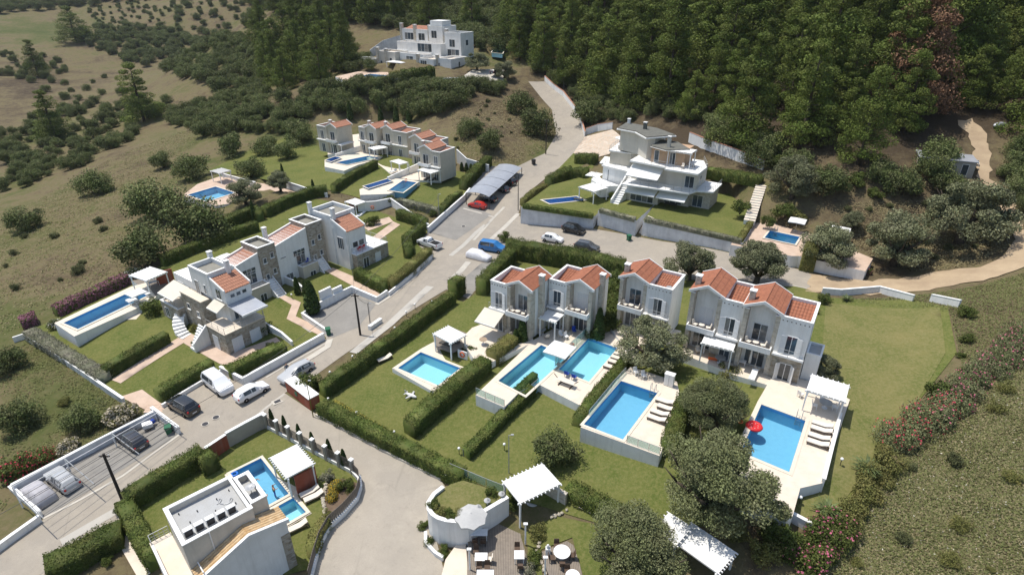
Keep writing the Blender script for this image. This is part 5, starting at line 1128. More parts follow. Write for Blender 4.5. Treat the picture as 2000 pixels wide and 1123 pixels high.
wall('white terrace wall left behind the mansion', GP([(724,112),(750,104),(790,98)]), [2.6,4.5,5.5], .3, 'wall_stained'); wall('low white wall along the mansion slope', GP([(740,160),(800,164),(905,160)]), 1.2, .3)
# ================================================================ PERGOLAS, PARASOLS, FURNITURE
def pergola(label, A, B, D_, z0, n=7, canopy='fabric_white', posts=(1,1,1,1), h=None, bay=0):
    """A, B, D_ roof corners (world); rafters run from A-B side to the opposite side"""
    A, B, D_ = map(Vector, (A, B, D_)); u = Vector((B.x-A.x, B.y-A.y)); v = Vector((D_.x-A.x, D_.y-A.y)); w_, d_ = u.length, v.length
    a_ = math.atan2(u.y, u.x); flip = u.x*v.y-u.y*v.x < 0; sg = -1 if flip else 1
    o = thing('pergola', label, 'pergola', (A.x, A.y, z0), a_); h = h or A.z-z0
    pm = cached(('pp', round(h, 2)), lambda: MB().box(-.07, .07, -.07, .07, -.1, h-.16).mesh('post', 'white_paint'))
    for (x_, y_), k in zip(((.15, .15), (w_-.15, .15), (w_-.15, d_-.15), (.15, d_-.15)), posts):
        if k: obj('post', pm, o, (x_, sg*y_, 0))
    for y_ in (.15, d_-.15): MB().box(-.1, w_+.1, sg*y_-.06, sg*y_+.06, h-.16, h-.001).build('beam', 'white_paint', o)
    rm = MB().box(-.04, .04, -.18 if sg > 0 else -d_-.18, d_+.18 if sg > 0 else .18, 0, .13).mesh('rafter', 'white_paint')
    for i in range(n): obj('rafter', rm, o, (.06+(w_-.12)*i/(n-1), 0, h))
    if canopy:
        c = MB(); k = 10; sag = .07
        for i in range(n-1):
            x0, x1 = .06+(w_-.12)*i/(n-1), .06+(w_-.12)*(i+1)/(n-1); m_ = (x0+x1)/2; zc = h+.14
            y0, y1 = (0, d_) if sg > 0 else (-d_, 0)
            c.slab((x0, y0, zc), (m_, y0, zc-sag*.3), (m_, y1, zc-sag*.3), (x0, y1, zc), .01); c.slab((m_, y0, zc-sag*.3), (x1, y0, zc), (x1, y1, zc), (m_, y1, zc-sag*.3), .01)
        c.build('canopy', canopy, o)
    return o
def perg_px(label, px, z0, h, n=7, **k): pergola(label, P(*px[0], z0+h), P(*px[1], z0+h), P(*px[2], z0+h), z0, n, h=h, **k)
perg_px('white pergola over the dark lounge beside the square pool', [(880,672),(911,655),(843,655)], Z1, 2.5, 8); pergola('white pergola between the two halves of the villa pair', f1.w(6.3, 1.9, 4.95), f1.w(8.7, 1.9, 4.95), f1.w(6.3, 4.5, 4.95), 2.3, 7)
perg_px('white pergola in front of the right villa pair', [(1369,671),(1432,687),(1383,652)], 3.9, 2.6, 8); perg_px('white pergola over the round table beside the right pool', [(1574,763),(1651,787),(1587,733)], Z5, 2.5, 8)
pergola('white pergola with red wall beside the swimmers pool', fF.w(-5.5, 9.95, .8), fF.w(-9.3, 9.95, .8), fF.w(-5.5, 12.75, .8), -1.75, 11); perg_px('white pergola beside the long narrow left pool', [(285,550),(327,532),(258,537)], -.3, 2.4, 8)
perg_px('white pergola at the pink-paved pool', [(428,340),(451,334),(410,335)], -.45, 2.5, 4, canopy='fabric_grey'); perg_px('leftmost white pergola in front of the tan row houses', [(666,285),(691,278),(646,282)], 2.7, 2.4, 6)
perg_px('second white pergola from the left by the tan-house pools', [(730,294),(757,289),(713,291)], 2.7, 2.4, 6); perg_px('third white pergola from the left by the tan-house pools', [(780,322),(797,318),(757,317)], 2.7, 2.4, 6); perg_px('rightmost white pergola in front of the tan row houses', [(841,340),(861,334),(812,334)], 2.7, 2.4, 7)
perg_px('white pergola with red wall behind the corner villa', [(694,402),(715,395),(668,397)], .5, 2.4, 7); pergola('white pergola on the roof terrace of the cream villa', oD.w(-3.2,-2.6,15.2), oD.w(1.2,-2.6,15.2), oD.w(-3.2,.4,15.2), 12.45, 7)
perg_px('white canopy beside the small pool above the retaining wall', [(1130,366),(1160,376),(1150,356)], 4.0, 2.4, 5); perg_px('large white canopy over the round restaurant table', [(1015,985),(1096,946),(981,942)], -1.0, 3.2, 11); perg_px('white canopy at the bottom below the largest olive tree', [(1402,1122),(1438,1080),(1312,1062)], -.4, 2.9, 9)
perg_px('white canopy partly hidden between the two large olives', [(1320,1068),(1352,1030),(1288,1028)], .0, 2.9, 6)
for (px, z_, L_, a_, lab) in (((325,552), -.3, 2.4, 40, 'red screen wall beside the long pool pergola'), ((694,414), .5, 2.6, 54, 'red screen wall of the corner villa pergola')):
    q_ = P(*px, z_); o = thing('screen_wall', lab, 'wall', q_, R(a_)); MB().box(-L_/2, L_/2, -.1, .1, -.3, 2.1).build('masonry', 'red_wall', o)
q_ = fF.w(-5.7, 11.6, -1.75); o = thing('screen_wall', 'red screen wall under the swimmers pool pergola', 'wall', q_, fF.a+R(90)); MB().box(-.9, 1.2, -.1, .1, 0, 2.2).build('masonry', 'red_wall', o)
def parasol(label, p, s, h, sides=4, m='fabric_white', rz=R(-32), drop=.45, base=True):
    o = thing('parasol', label, 'parasol', p, rz); MB().tube((0,0,0), (0,0,h+.05), .035, 8).build('pole', 'metal_grey', o)
    if base: MB().box(-.3, .3, -.3, .3, 0, .1).build('base', 'concrete_pale', o)
    c = MB(); k = 8 if sides == 4 else 16; ring = []
    for i in range(k):
        a = 2*math.pi*i/k+math.pi/4; rad = s/2*(1/max(abs(math.cos(a)), abs(math.sin(a))) if sides == 4 else (1.0 if i % 2 == 0 else .88)); ring.append((rad*math.cos(a), rad*math.sin(a), h-drop+(0 if i % 2 == 0 else .05)))
    c.v = [(0,0,h)]+ring+[(x_, y_, z_-.14) for x_, y_, z_ in ring]; c.f = [(0, 1+i, 1+(i+1) % k) for i in range(k)]+[(1+i, 1+k+i, 1+k+(i+1) % k, 1+(i+1) % k) for i in range(k)]; c.build('canopy', m, o)
    for i in range(0, k, 2): MB().tube((0,0,h-.05), (ring[i][0]*.97, ring[i][1]*.97, ring[i][2]-.03), .015, 4).build('rib', 'metal_grey', o)
parasol('large square white parasol over the narrow pale pool', P(1092,712,Z23), 2.9, 2.6); parasol('square white parasol beside the long narrow left pool', P(272,592,-.25), 2.2, 2.2); parasol('square white parasol behind the white stepped villa', P(444,520,-.5), 2.3, 2.2)
parasol('square white parasol left of the right-hand pool olives', P(1553,452,4.65), 2.6, 2.4); parasol('white parasol half hidden behind the pool olives', P(1636,470,4.65), 2.8, 2.4); parasol('grey scalloped round parasol over the restaurant deck', P(922,1050,-1.0), 2.9, 3.1, 8, 'fabric_grey'); parasol('white round parasol on the cream villa upper terrace', oD.w(-15.6,6.0,12.2), 3.0, 2.4, 8)
parasol('white square parasol left of the mansion', P(723,140,13.9), 2.6, 2.6); parasol('tilted white shade at the cream villa lawn edge', oD.w(-20.5,4.5,4.2), 3.0, 2.4)
def closed_parasol(label, p, h=2.4):
    o = thing('closed_parasol', label, 'parasol', p); MB().tube((0,0,0), (0,0,h), .03, 6).build('pole', 'metal_grey', o); MB().lathe([(.05,.5),(.16,.55),(.14,1.2),(.08,h-.1),(.02,h+.02)], 8).build('folded_canopy', 'fabric_white', o, True)
closed_parasol('folded white parasol on the right villa terrace', P(1462,716,3.9)); closed_parasol('folded white parasol behind the middle white villas', P(538,478,.0)); closed_parasol('folded white parasol near the tan-house partition', P(800,340,2.7))
q_ = P(1306,752,Z4); o = thing('towel_cabinet', 'tall white cabinet standing beside the olive at the blue pool', 'cabinet', q_, R(-32)); MB().box(-.5,.5,-.3,.3,.06,1.5).build('body', 'white_paint', o); MB().box(-.55,.55,-.35,.35,1.502,1.56).build('top', 'white_trim', o); MB().box(-.02,.02,-.32,-.302,.1,1.45).build('door_gap', 'metal_grey', o)
def lounger_proto(frame_m, cush_m):
    o = thing('sun_lounger', 'x', 'sun lounger'); f = MB().box(-.95,.95,-.33,-.27,.22,.30).box(-.95,.95,.27,.33,.22,.30).box(-.95,-.89,-.27,.27,.22,.30).box(.89,.95,-.27,.27,.22,.30); f.build('frame', frame_m, o)
    lm = MB().box(-.04,.04,-.04,.04,0,.22).mesh('leg', frame_m)
    for x_ in (-.86,.86):
        for y_ in (-.29,.29): obj('leg', lm, o, (x_, y_, 0))
    MB().box(-.94,.28,-.31,.31,.302,.40).build('mattress', cush_m, o); MB().hexa([(.29,-.31,.31),(.95,-.31,.56),(.95,.31,.56),(.29,.31,.31),(.27,-.31,.40),(.91,-.31,.65),(.91,.31,.65),(.27,.31,.40)]).build('backrest', cush_m, o)
    return {'o': o}
LW = lounger_proto('wood_dark', 'cushion'); LP = lounger_proto('wood_pale', 'cushion'); LD = lounger_proto('metal_dark', 'fabric_dark'); LWh = lounger_proto('white_paint', 'fabric_white')
for i, (px, py) in enumerate([(1605,834),(1603,844),(1598,858),(1596,870)]): place(LW, P(px, py, Z5), R(-32), ['first','second','third','fourth'][i]+' cushioned lounger below the right pergola, counted from it', 'loungers beside the red float pool')
for i, (px, py) in enumerate([(1298,788),(1301,801),(1288,811),(1282,822)]): place(LW, P(px, py, Z4), R(-32), ['first','second','third','fourth'][i]+' cushioned lounger beside the overflow pool, counted from the back', 'loungers beside the overflow pool')
for i, (px, py) in enumerate([(1214,697),(1208,704),(1203,712),(1194,721)]): place(LW, P(px, py, Z23), R(-32), ['first','second','third','fourth'][i]+' cushioned lounger right of the pale pool, counted from the back', 'loungers beside the pale pool')
place(LW, G(724,707,.1), R(37), 'left one of two loungers on the left lawn'); place(LW, G(752,705,.1), R(37), 'right one of two loungers on the left lawn')
place(LP, G(606,966,.1), R(35), 'upper beige lounger below the swimmers pool pergola'); place(LP, G(614,975,.1), R(35), 'lower beige lounger below the swimmers pool pergola'); place(LP, G(582,1034,.1), R(35), 'beige lounger beside the small plunge pool')
place(LWh, P(256,592,-.2), R(-36), 'left white lounger at the end of the long pool'); place(LWh, P(266,590,-.2), R(-36), 'middle white lounger at the end of the long pool'); place(LWh, P(289,577,-.2), R(-36), 'white lounger under the left pool parasol')
place(LWh, P(769,337,2.75), R(57), 'white lounger under the third tan-house pergola'); place(LD, P(835,352,2.75), R(57), 'left dark lounger under the rightmost tan-house pergola'); place(LD, P(845,354,2.75), R(57), 'right dark lounger under the rightmost tan-house pergola'); place(LD, P(668,300,2.8), R(-33), 'dark lounger under the leftmost tan-house pergola')
place(LWh, P(700,425,.6), R(50), 'left white lounger under the red-walled pergola'); place(LWh, P(706,421,.6), R(50), 'right white lounger under the red-walled pergola'); place(LD, P(1130,392,4.1), R(-20), 'dark lounger beside the small pool above the wall'); place(LD, P(872,676,1.75), R(-32), 'left dark lounge bed under the deck pergola'); place(LD, P(885,672,1.75), R(-32), 'right dark lounge bed under the deck pergola')
place(LD, P(965,690,2.3), R(-32), 'dark folding lounger on the villa terrace'); place(LD, P(1580,478,4.7), R(-20), 'dark lounger below the square right parasol'); place(LD, fF.w(-7.2,11.5,-1.72), fF.a, 'dark lounge bed under the swimmers pool pergola'); place(LWh, P(1470,738,3.92), R(58), 'white lounger on the right villa terrace')
def chair_proto(m, seat):
    o = thing('chair', 'x', 'chair'); MB().box(-.24,.24,-.24,.24,.40,.46).build('seat', seat, o); MB().hexa([(-.24,.20,.46),(.24,.20,.46),(.24,.25,.46),(-.24,.25,.46),(-.22,.30,.92),(.22,.30,.92),(.22,.35,.92),(-.22,.35,.92)]).build('backrest', seat, o)
    lm = MB().box(-.025,.025,-.025,.025,0,.40).mesh('leg', m)
    for x_ in (-.2,.2):
        for y_ in (-.2,.2): obj('leg', lm, o, (x_, y_, 0))
    return {'o': o}
CW = chair_proto('white_paint', 'white_paint'); CB = chair_proto('metal_grey', 'fabric_blue'); CD = chair_proto('metal_dark', 'wood_dark'); CC = chair_proto('wood_pale', 'cushion'); CR = chair_proto('red_plastic', 'red_plastic')
def table_(name, label, p, rz, r=.55, rect=None, top='white_paint', h=.74, leg='white_paint'):
    o = thing(name, label, 'table', p, rz)
    if rect:
        MB().box(-rect[0]/2, rect[0]/2, -rect[1]/2, rect[1]/2, h-.05, h).build('table_top', top, o); lm = cached(('tl', h, leg), lambda: MB().box(-.03,.03,-.03,.03,0,h-.05).mesh('leg', leg))
        for a in (-1, 1):
            for b in (-1, 1): obj('leg', lm, o, (a*(rect[0]/2-.07), b*(rect[1]/2-.07), 0))
    else:
        MB().lathe([(r*.97,h-.06),(r,h-.04),(r,h-.01),(r*.97,h)], 20).build('table_top', top, o); MB().lathe([(.05,0.03),(.045,h-.06)], 8).build('leg', leg, o); MB().lathe([(.28,0),(.28,.03)], 10).build('foot', leg, o)
    return o
table_('round_table', 'grey round table under the right pool pergola', P(1610,796,Z5), 0, .62, top='metal_grey'); place(CW, P(1590,797,Z5), R(60), 'white chair left of the round table under the right pergola'); place(CW, P(1629,800,Z5), R(-110), 'white chair right of the round table under the right pergola'); place(CW, P(1605,785,Z5), R(-20), 'white chair behind the round table under the right pergola'); place(CW, P(1562,775,Z5), R(120), 'white chair beside the right pool pergola post')
place(CB, P(1107,735,Z23), R(150), 'left blue folding chair in front of the pale pool'); place(CB, P(1121,741,Z23), R(150), 'right blue folding chair in front of the pale pool'); place(CW, P(1096,659,Z23), R(30), 'left white armchair behind the narrow pool parasol'); place(CW, P(1106,662,Z23), R(30), 'right white armchair behind the narrow pool parasol'); place(CW, P(1242,732,Z4), R(20), 'left white chair behind the overflow pool'); place(CW, P(1257,739,Z4), R(20), 'right white chair behind the overflow pool')
table_('round_table', 'grey round table under the pergola of the villa pair', P(1058,652,2.3), 0, .55, top='metal_grey'); place(CD, P(1048,648,2.3), R(80), 'dark chair left of the table under the villa pair pergola'); place(CC, P(1068,662,2.3), R(200), 'pale chair in front of the table under the villa pair pergola'); place(CC, P(992,658,2.3), R(40), 'cushioned wicker chair on the villa terrace'); place(CC, P(1001,663,2.3), R(40), 'small cushioned footstool chair on the villa terrace'); table_('round_table', 'small table under the cream awning of the villa pair', P(944,672,2.3), 0, .5, top='wood_pale')
place(CC, P(1101,646,2.3), R(-30), 'cushioned chair on the set-back villa terrace'); place(CB, P(1121,651,2.3), R(10), 'blue cushioned chair on the set-back villa terrace'); table_('table', 'low wooden table on the set-back villa terrace', P(1112,643,2.3), R(-32), rect=(1.3,.7), top='wood_pale', h=.45); table_('round_table', 'grey round table under the right villa pergola', P(1405,708,3.9), 0, .6, top='metal_grey'); place(CC, P(1459,705,3.9), R(60), 'cushioned chair on the right villa terrace, left one'); place(CC, P(1478,726,3.9), R(60), 'cushioned chair on the right villa terrace, right one'); place(CC, P(1362,690,3.9), R(0), 'cushioned chair at the left end of the right villa terrace'); table_('table', 'white side table on the right villa terrace', P(1449,712,3.9), R(-32), rect=(.8,.6), h=.5)
zd = -1.0
for i, (px, py, w_, d_, lab) in enumerate([(936,1050,1.5,.75,'white restaurant table below the grey parasol'),(940,1098,1.05,.8,'white restaurant table beside the ramp wall'),(1014,1094,.85,.85,'white restaurant table at the deck edge shrubs'),(948,1132,1.4,.8,'white restaurant table at the bottom edge')]): table_('restaurant_table', lab, P(px, py, zd), R(0), rect=(w_, d_))
for px, py, a, lab in [(928,1062,180,'left dark chair in front of the parasol table'),(944,1063,180,'right dark chair in front of the parasol table'),(955,1098,-90,'pale chair right of the ramp wall table'),(930,1082,0,'dark chair behind the ramp wall table'),(1010,1078,0,'dark chair behind the deck edge table'),(1016,1112,180,'dark chair in front of the deck edge table'),(936,1116,0,'left chair behind the bottom edge table'),(952,1114,0,'right chair behind the bottom edge table')]: place(CC if 'pale' in lab else CD, P(px, py, zd), R(a), lab)
table_('round_table', 'large round white table on the right wooden deck', P(1097,1088,-.7), 0, .72); table_('round_table', 'round white table cut by the bottom edge', P(1118,1135,-.7), 0, .6); table_('round_table', 'round table in the shade of the large white canopy', P(1040,990,-1.08), 0, .62, top='fabric_grey')
for px, py, a, lab in [(1087,1072,0,'dark chair behind the large round deck table'),(1078,1095,90,'chair left of the large round deck table'),(1116,1090,-90,'chair right of the large round deck table'),(1098,1108,180,'chair in front of the large round deck table'),(1108,1122,0,'dark chair behind the bottom edge round table')]: place(CD, P(px, py, -.7), R(a), lab)
place(CR, oB.w(-4.9,27.0,2.85), oB.a+R(-90), 'left red armchair on the corner villa terrace'); place(CR, oB.w(-4.9,27.9,2.85), oB.a+R(-90), 'right red armchair on the corner villa terrace'); place(CB, oB.w(-9.4,19.9,1.95), oB.a, 'blue chair on the middle villa porch')
for k, (u_, v_, z_) in enumerate([(.0,-2.9,12.5),(-1.6,-1.4,12.5),(1.5,-1.2,12.5),(-15.3,4.3,12.2),(-13.8,5.5,12.2)]): place(CC, oD.w(u_, v_, z_), oD.a+k, ['front cushioned chair on the cream villa roof terrace','left cushioned chair under the roof pergola','right cushioned chair under the roof pergola','left chair on the cream villa side terrace','right chair on the cream villa side terrace'][k])
table_('table', 'pale low table under the roof pergola of the cream villa', oD.w(.3,-1.4,12.46), oD.a, rect=(1.2,.8), top='wood_pale', h=.5)
table_('table', 'dark dining table under the cream villa lawn awning', oD.w(-1.2,-3.2,5.02), oD.a, rect=(2.2,1.0), top='fabric_dark', leg='metal_dark'); table_('table', 'grey table on the left pool terrace under the pergola', P(302,558,-.28), R(40), rect=(1.4,.8), top='metal_grey')
for (H_, u_, v_, z_, nm) in ((H1,4.2,.3,5.57,'left half of the villa pair'),(H1,10.35,4.55,5.57,'set-back half of the villa pair'),(H2,1.9,-1.1,6.02,'single villa'),(H3,.4,.55,7.17,'left half of the right villa pair'),(H3,6.45,.05,7.17,'right half of the right villa pair')):
    f_ = H_.f; table_('balcony_table', 'small round table on the balcony of the '+nm, f_.w(u_, v_, z_), 0, .33, top='cushion', h=.6, leg='wood_pale'); place(CC, f_.w(u_-.75, v_+.05, z_), f_.a+R(70), 'left chair on the balcony of the '+nm); place(CC, f_.w(u_+.75, v_+.05, z_), f_.a-R(70), 'right chair on the balcony of the '+nm)
def globe(label, p, h=.75, group=None):
    o = thing('globe_lamp', label, 'lamp', p, 0, group); MB().tube((0,0,-.1), (0,0,h), .035, 6).build('post', 'metal_dark', o); MB().ball((0,0,h+.12), .15, 10).build('globe', 'globe', o, True)
for i, (px, py) in enumerate([(646,737),(690,706),(772,650),(794,619),(811,604),(844,598),(886,584)]): globe(['first','second','third','fourth','fifth','sixth','seventh'][i]+' white globe lamp along the left lawn hedge, counted from the entrance', G(px, py), .7, 'globe lamps along the lawn hedge')
for px, py, lab in [(1640,910,'white globe lamp on the right lawn beside the loungers deck'),(1560,985,'white globe lamp at the lower deck corner'),(643,790,'white globe lamp beside the entrance block hedge'),(698,817,'white globe lamp among the yellow shrubs'),(771,855,'white globe lamp at the lawn end of the court hedge'),(897,888,'white globe lamp at the lower end of the rough hedge'),(571,585,'white globe lamp beside the zigzag path'),(474,458,'white globe lamp on the lawn behind the stepped villa, left'),(518,455,'white globe lamp on the lawn behind the stepped villa, right'),(985,880,'white globe lamp on the lower lawn')]: globe(lab, G(px, py))
# ---- poles and street lamps
def top_h(base, py):
    v = (py-561.5)/FPX; return (-v*base.y*cP-base.y*sP)/(cP-v*sP)+CAMZ-base.z
def pole(label, bpx, tpy, r=.12, m='pole_wood', lamp=False, name='utility_pole'):
    b = G(*bpx); h_ = top_h(b, tpy); o = thing(name, label, 'pole' if not lamp else 'lamp post', b); MB().tube((0,0,-.4), (0,0,h_), r, 8, r*.72).build('shaft', m, o)
    if not lamp: MB().box(-.5,.5,-.05,.05,h_-.35,h_-.25).build('crossarm', m, o); [MB().lathe([(.03,0),(.05,.08),(.03,.16)], 6, (x_,0,h_-.25)).build('insulator', 'white_paint', o) for x_ in (-.42,0,.42)]
    else: MB().tube((0,0,h_), (.35,0,h_+.08), .03, 5).build('arm', m, o); MB().box(.2,.2+.3*(r/.06)**.5,-.08,.08,h_+.03,h_+.11).build('lamp_head', 'metal_grey', o)
    return Vector((b.x, b.y, b.z+h_))
t1 = pole('leaning dark pole beside the hedge at the lower left', (240,978), 886, .16); t2 = pole('dark wooden pole in front of the road hedge', (704,655), 574, .16); t3 = pole('thin dark lamp post beside the dark wooden pole', (724,640), 593, .06, 'metal_dark', True, 'street_lamp'); pole('dark lamp post right of the carport', (1012,412), 339, .09, 'metal_dark', True, 'street_lamp')
t4 = pole('wooden pole on the inner side of the uphill bend', (1066,302), 234, .14); pole('lamp post above the uphill road wall', (1100,186), 150, .09, 'metal_dark', True, 'street_lamp'); pole('pale lamp post at the tan-house lawn edge', (858,425), 380, .07, 'metal_grey', True, 'street_lamp'); pole('thin yellow post beside the red entrance block', (612,815), 744, .06, 'leaf_yellow', True, 'street_lamp'); pole('thin lamp post on the lower lawn', (994,925), 850, .05, 'metal_grey', True, 'street_lamp')
def wire(label, a, b, sag, r=.022):
    o = thing('overhead_wire', label, 'wire'); mb = MB(); pts = [Vector(a).lerp(Vector(b), i/12)-Vector((0,0,sag*4*(i/12)*(1-i/12))) for i in range(13)]
    for p_, q_ in zip(pts[:-1], pts[1:]): mb.tube(p_, q_, r, 4, cap=False)
    mb.build('cable', 'metal_dark', o)
wire('overhead cable between the leaning pole and the road pole', t1, t2, 1.4); wire('short cable between the road pole and the thin lamp post', t2, t3, .35); wire('overhead cable from the road pole to the tan-house lawn', t2, Vector(P(858,382,7)), .8); wire('overhead cable from the road pole towards the stepped villa', t2, oB.w(-5.1,25.4,7.5), .8)
wire('overhead cable from the leaning pole towards the lower left edge', t1, Vector((-52,22,5.2)), 1.0)
# ---- car shelter frames, carport
zr = -.35; a_, b_, c_, d_ = [Vector(P(*q, zr)) for q in ((24,951),(300,801),(352,836),(84,1011))]
o = thing('car_shelter', 'open metal frame car shelter with thin rods over the lower left bays', 'shelter')
for i in range(4): s_, e_ = a_.lerp(b_, i/3), d_.lerp(c_, i/3); MB().tube(s_, e_, .045, 6).build('beam', 'metal_grey', o); MB().tube(s_-Vector((0,0,2.9)), s_, .07, 6).build('post', 'white_paint', o)
for i in range(7): MB().tube(a_.lerp(d_, i/6)+Vector((0,0,.07)), b_.lerp(c_, i/6)+Vector((0,0,.07)), .03, 5).build('rod', 'metal_dark' if i > 1 else 'white_paint', o)
a_, b_, c_, d_ = [Vector(P(*q, 3.4)) for q in ((910,377),(975,321),(1019,328),(955,385))]
o = thing('carport', 'long carport with a curved grey sheet roof beside the uphill road', 'carport')
for s in range(4):
    mb = MB(); t0, t1_ = s/4+.004, (s+1)/4-.004; k = 6
    for i in range(k):
        f0, f1_ = i/k, (i+1)/k; arc = lambda f_: .45*(1-(2*f_-1)**2)
        q4 = [a_.lerp(b_, t0).lerp(d_.lerp(c_, t0), f0)+Vector((0,0,arc(f0))), a_.lerp(b_, t0).lerp(d_.lerp(c_, t0), f1_)+Vector((0,0,arc(f1_))), a_.lerp(b_, t1_).lerp(d_.lerp(c_, t1_), f1_)+Vector((0,0,arc(f1_))), a_.lerp(b_, t1_).lerp(d_.lerp(c_, t1_), f0)+Vector((0,0,arc(f0)))]
        mb.slab(*q4, .05)
    mb.build('roof_panel', 'metal_sheet', o)
for s in range(5):
    s_, e_ = a_.lerp(b_, s/4), d_.lerp(c_, s/4); MB().tube(s_+Vector((0,0,-.06)), e_+Vector((0,0,-.06)), .07, 6).build('beam', 'metal_dark', o); MB().tube((s_.x, s_.y, h1(s_.x, s_.y)), s_, .08, 6).build('post', 'metal_dark', o)
    if s in (0, 4): MB().tube((e_.x, e_.y, h1(e_.x, e_.y)), e_, .08, 6).build('post', 'metal_dark', o)
# ================================================================ VEHICLES
CARS = dict(  # stations: x from the nose, half width, belt height, roof height, roof half width
 hatch=(4.0, [(0,.62,.50,.55,.55),(.12,.78,.62,.70,.66),(.9,.85,.80,.92,.70),(1.0,.86,.84,.95,.70),(1.75,.87,.88,1.44,.60),(2.3,.87,.90,1.48,.60),(3.3,.86,.92,1.42,.58),(3.75,.83,.94,1.02,.62),(3.95,.76,.72,.80,.64),(4.0,.70,.52,.60,.60)], .30),
 suv=(4.4, [(0,.68,.60,.68,.6),(.12,.84,.78,.90,.72),(.95,.90,.96,1.10,.76),(1.05,.91,1.0,1.12,.76),(1.75,.92,1.04,1.64,.66),(2.4,.92,1.06,1.68,.66),(3.8,.90,1.08,1.60,.64),(4.2,.87,1.08,1.16,.68),(4.36,.80,.84,.92,.68),(4.4,.74,.6,.7,.62)], .34),
 van=(4.7, [(0,.66,.62,.72,.6),(.12,.88,.82,.94,.74),(.75,.94,1.02,1.16,.80),(.85,.95,1.06,1.20,.80),(1.65,.96,1.10,1.82,.76),(2.4,.96,1.12,1.88,.76),(4.35,.95,1.12,1.84,.75),(4.58,.93,1.12,1.3,.78),(4.66,.9,.9,1.0,.8),(4.7,.82,.6,.7,.7)], .33),
 wagon=(4.55, [(0,.64,.52,.58,.56),(.14,.80,.64,.74,.66),(1.05,.87,.80,.93,.70),(1.2,.88,.84,.96,.70),(2.0,.88,.88,1.42,.60),(2.6,.88,.90,1.46,.60),(4.0,.87,.92,1.38,.58),(4.4,.84,.94,1.0,.64),(4.5,.78,.74,.82,.64),(4.55,.72,.54,.62,.6)], .31),
 pickup=(4.9, [(0,.66,.6,.68,.58),(.12,.82,.78,.88,.70),(1.05,.88,.94,1.04,.74),(1.2,.89,.98,1.08,.74),(1.8,.89,1.02,1.62,.64),(2.3,.89,1.04,1.66,.64),(2.75,.89,1.04,1.6,.62),(2.95,.89,1.04,1.06,.80),(4.85,.88,1.02,1.04,.80),(4.9,.84,.6,.7,.78)], .35))
def car(kind, pm, tail, nose, label, cover=False, z=None):
    a, b = (G(*tail), G(*nose)) if z is None else (P(*tail, z), P(*nose, z)); mid = (a+b)/2; ang = math.atan2(a.y-b.y, a.x-b.x); Lc, st, wr = CARS[kind]
    o = thing('parked_car' if not cover else 'covered_car', label, 'car', (mid.x, mid.y, h1(mid.x, mid.y)+.09 if z is None else z), ang); x0 = -Lc/2
    mb = MB(); rings = []
    for (x, hw, bz, rz_, rw_) in st:
        sill = .24 if not cover else .06; half = [(hw*.86, sill), (hw*.98, sill+.16), (hw, bz*.72), (hw*.97, bz), (rw_*1.02+(.0 if rz_-bz > .3 else hw*.12), rz_-.07 if rz_-bz > .12 else rz_-.02), (rw_*.6, rz_)]
        if cover: half = [(hw*1.08, .08), (hw*1.1, .35), (hw*1.06, bz*.75), (hw*.98, bz+.05), (rw_*1.05, rz_), (rw_*.55, rz_+.05)]
        ring = [(x0+x, y, z_) for y, z_ in half]+[(x0+x, -y, z_) for y, z_ in half[::-1]]; rings.append(ring)
    n_ = len(rings[0])
    for r_ in rings: mb.v += r_
    for i in range(len(rings)-1):
        for j in range(n_): mb.f.append((i*n_+j, i*n_+(j+1) % n_, (i+1)*n_+(j+1) % n_, (i+1)*n_+j))
    mb.f += [tuple(range(n_))[::-1], tuple((len(rings)-1)*n_+j for j in range(n_))]
    mb.build('body', pm, o, 1 if cover else 2)
    if cover: return o
    G4 = lambda i, j: Vector(rings[i][j]); e = .012
    def pane(name, q4):
        c = sum(q4, Vector())/4; nn = (q4[1]-q4[0]).cross(q4[3]-q4[0]).normalized(); outw = c-Vector((c.x*.9, 0, .7)); nn = nn if nn.dot(outw) > 0 else -nn
        q4 = [c+(q-c)*.9+nn*e for q in q4]; mb = MB(); mb.quad(*q4); mb.build(name, 'glass_dark', o)
    pane('windscreen', [G4(3,4), G4(3,7), G4(4,7), G4(4,4)])
    for j, k in ((3, 4), (8, 7)):
        pane('front_side_window', [G4(4,j), G4(5,j), G4(5,k), G4(4,k)]); pane('rear_side_window' if kind != 'pickup' else 'rear_cab_window', [G4(5,j), G4(6,j), G4(6,k), G4(5,k)])
        MB().quad(G4(3,j)*1, G4(4,j)*1, G4(4,k)*1, G4(4,k)*1) if False else None
    if kind != 'pickup': pane('rear_window', [G4(7,4), G4(7,7), G4(6,7), G4(6,4)])
    else: pane('rear_window', [G4(7,4), G4(7,7), G4(6,7), G4(6,4)]); MB().box(x0+3.05, x0+4.78, -.72, .72, 1.045, 1.06).build('load_bed', 'tyre', o)
    wm = cached(('wh', wr), lambda: MB().lathe([(wr*.7,-.1),(wr,-.09),(wr,.09),(wr*.7,.1)], 14).mesh('tyre', 'tyre', True)); rm_ = cached(('ri', wr), lambda: MB().lathe([(wr*.62,-.03),(wr*.66,.07),(wr*.15,.11)], 12).mesh('rim', 'rim'))
    for x_ in (.78, Lc-.82):
        for sy in (1, -1):
            w0 = obj('wheel', wm, o, (x0+x_, sy*(st[4][1]-.10), wr)); w0.rotation_euler = (-sy*math.pi/2, 0, 0); r0 = obj('rim', rm_, w0)
    hz = st[1][2]; hl = MB().box(x0+.02, x0+.2, -.12, .12, 0, .13).mesh('headlight', 'lamp_clear')
    tl = MB().box(-.06, .02, -.09, .09, 0, .22).mesh('tail_light', 'lamp_red')
    for sy in (1, -1): obj('headlight', hl, o, (.03, sy*(st[1][1]-.17), hz-.12)); obj('tail_light', tl, o, (x0+Lc-.02, sy*(st[-2][1]-.1), hz+.02))
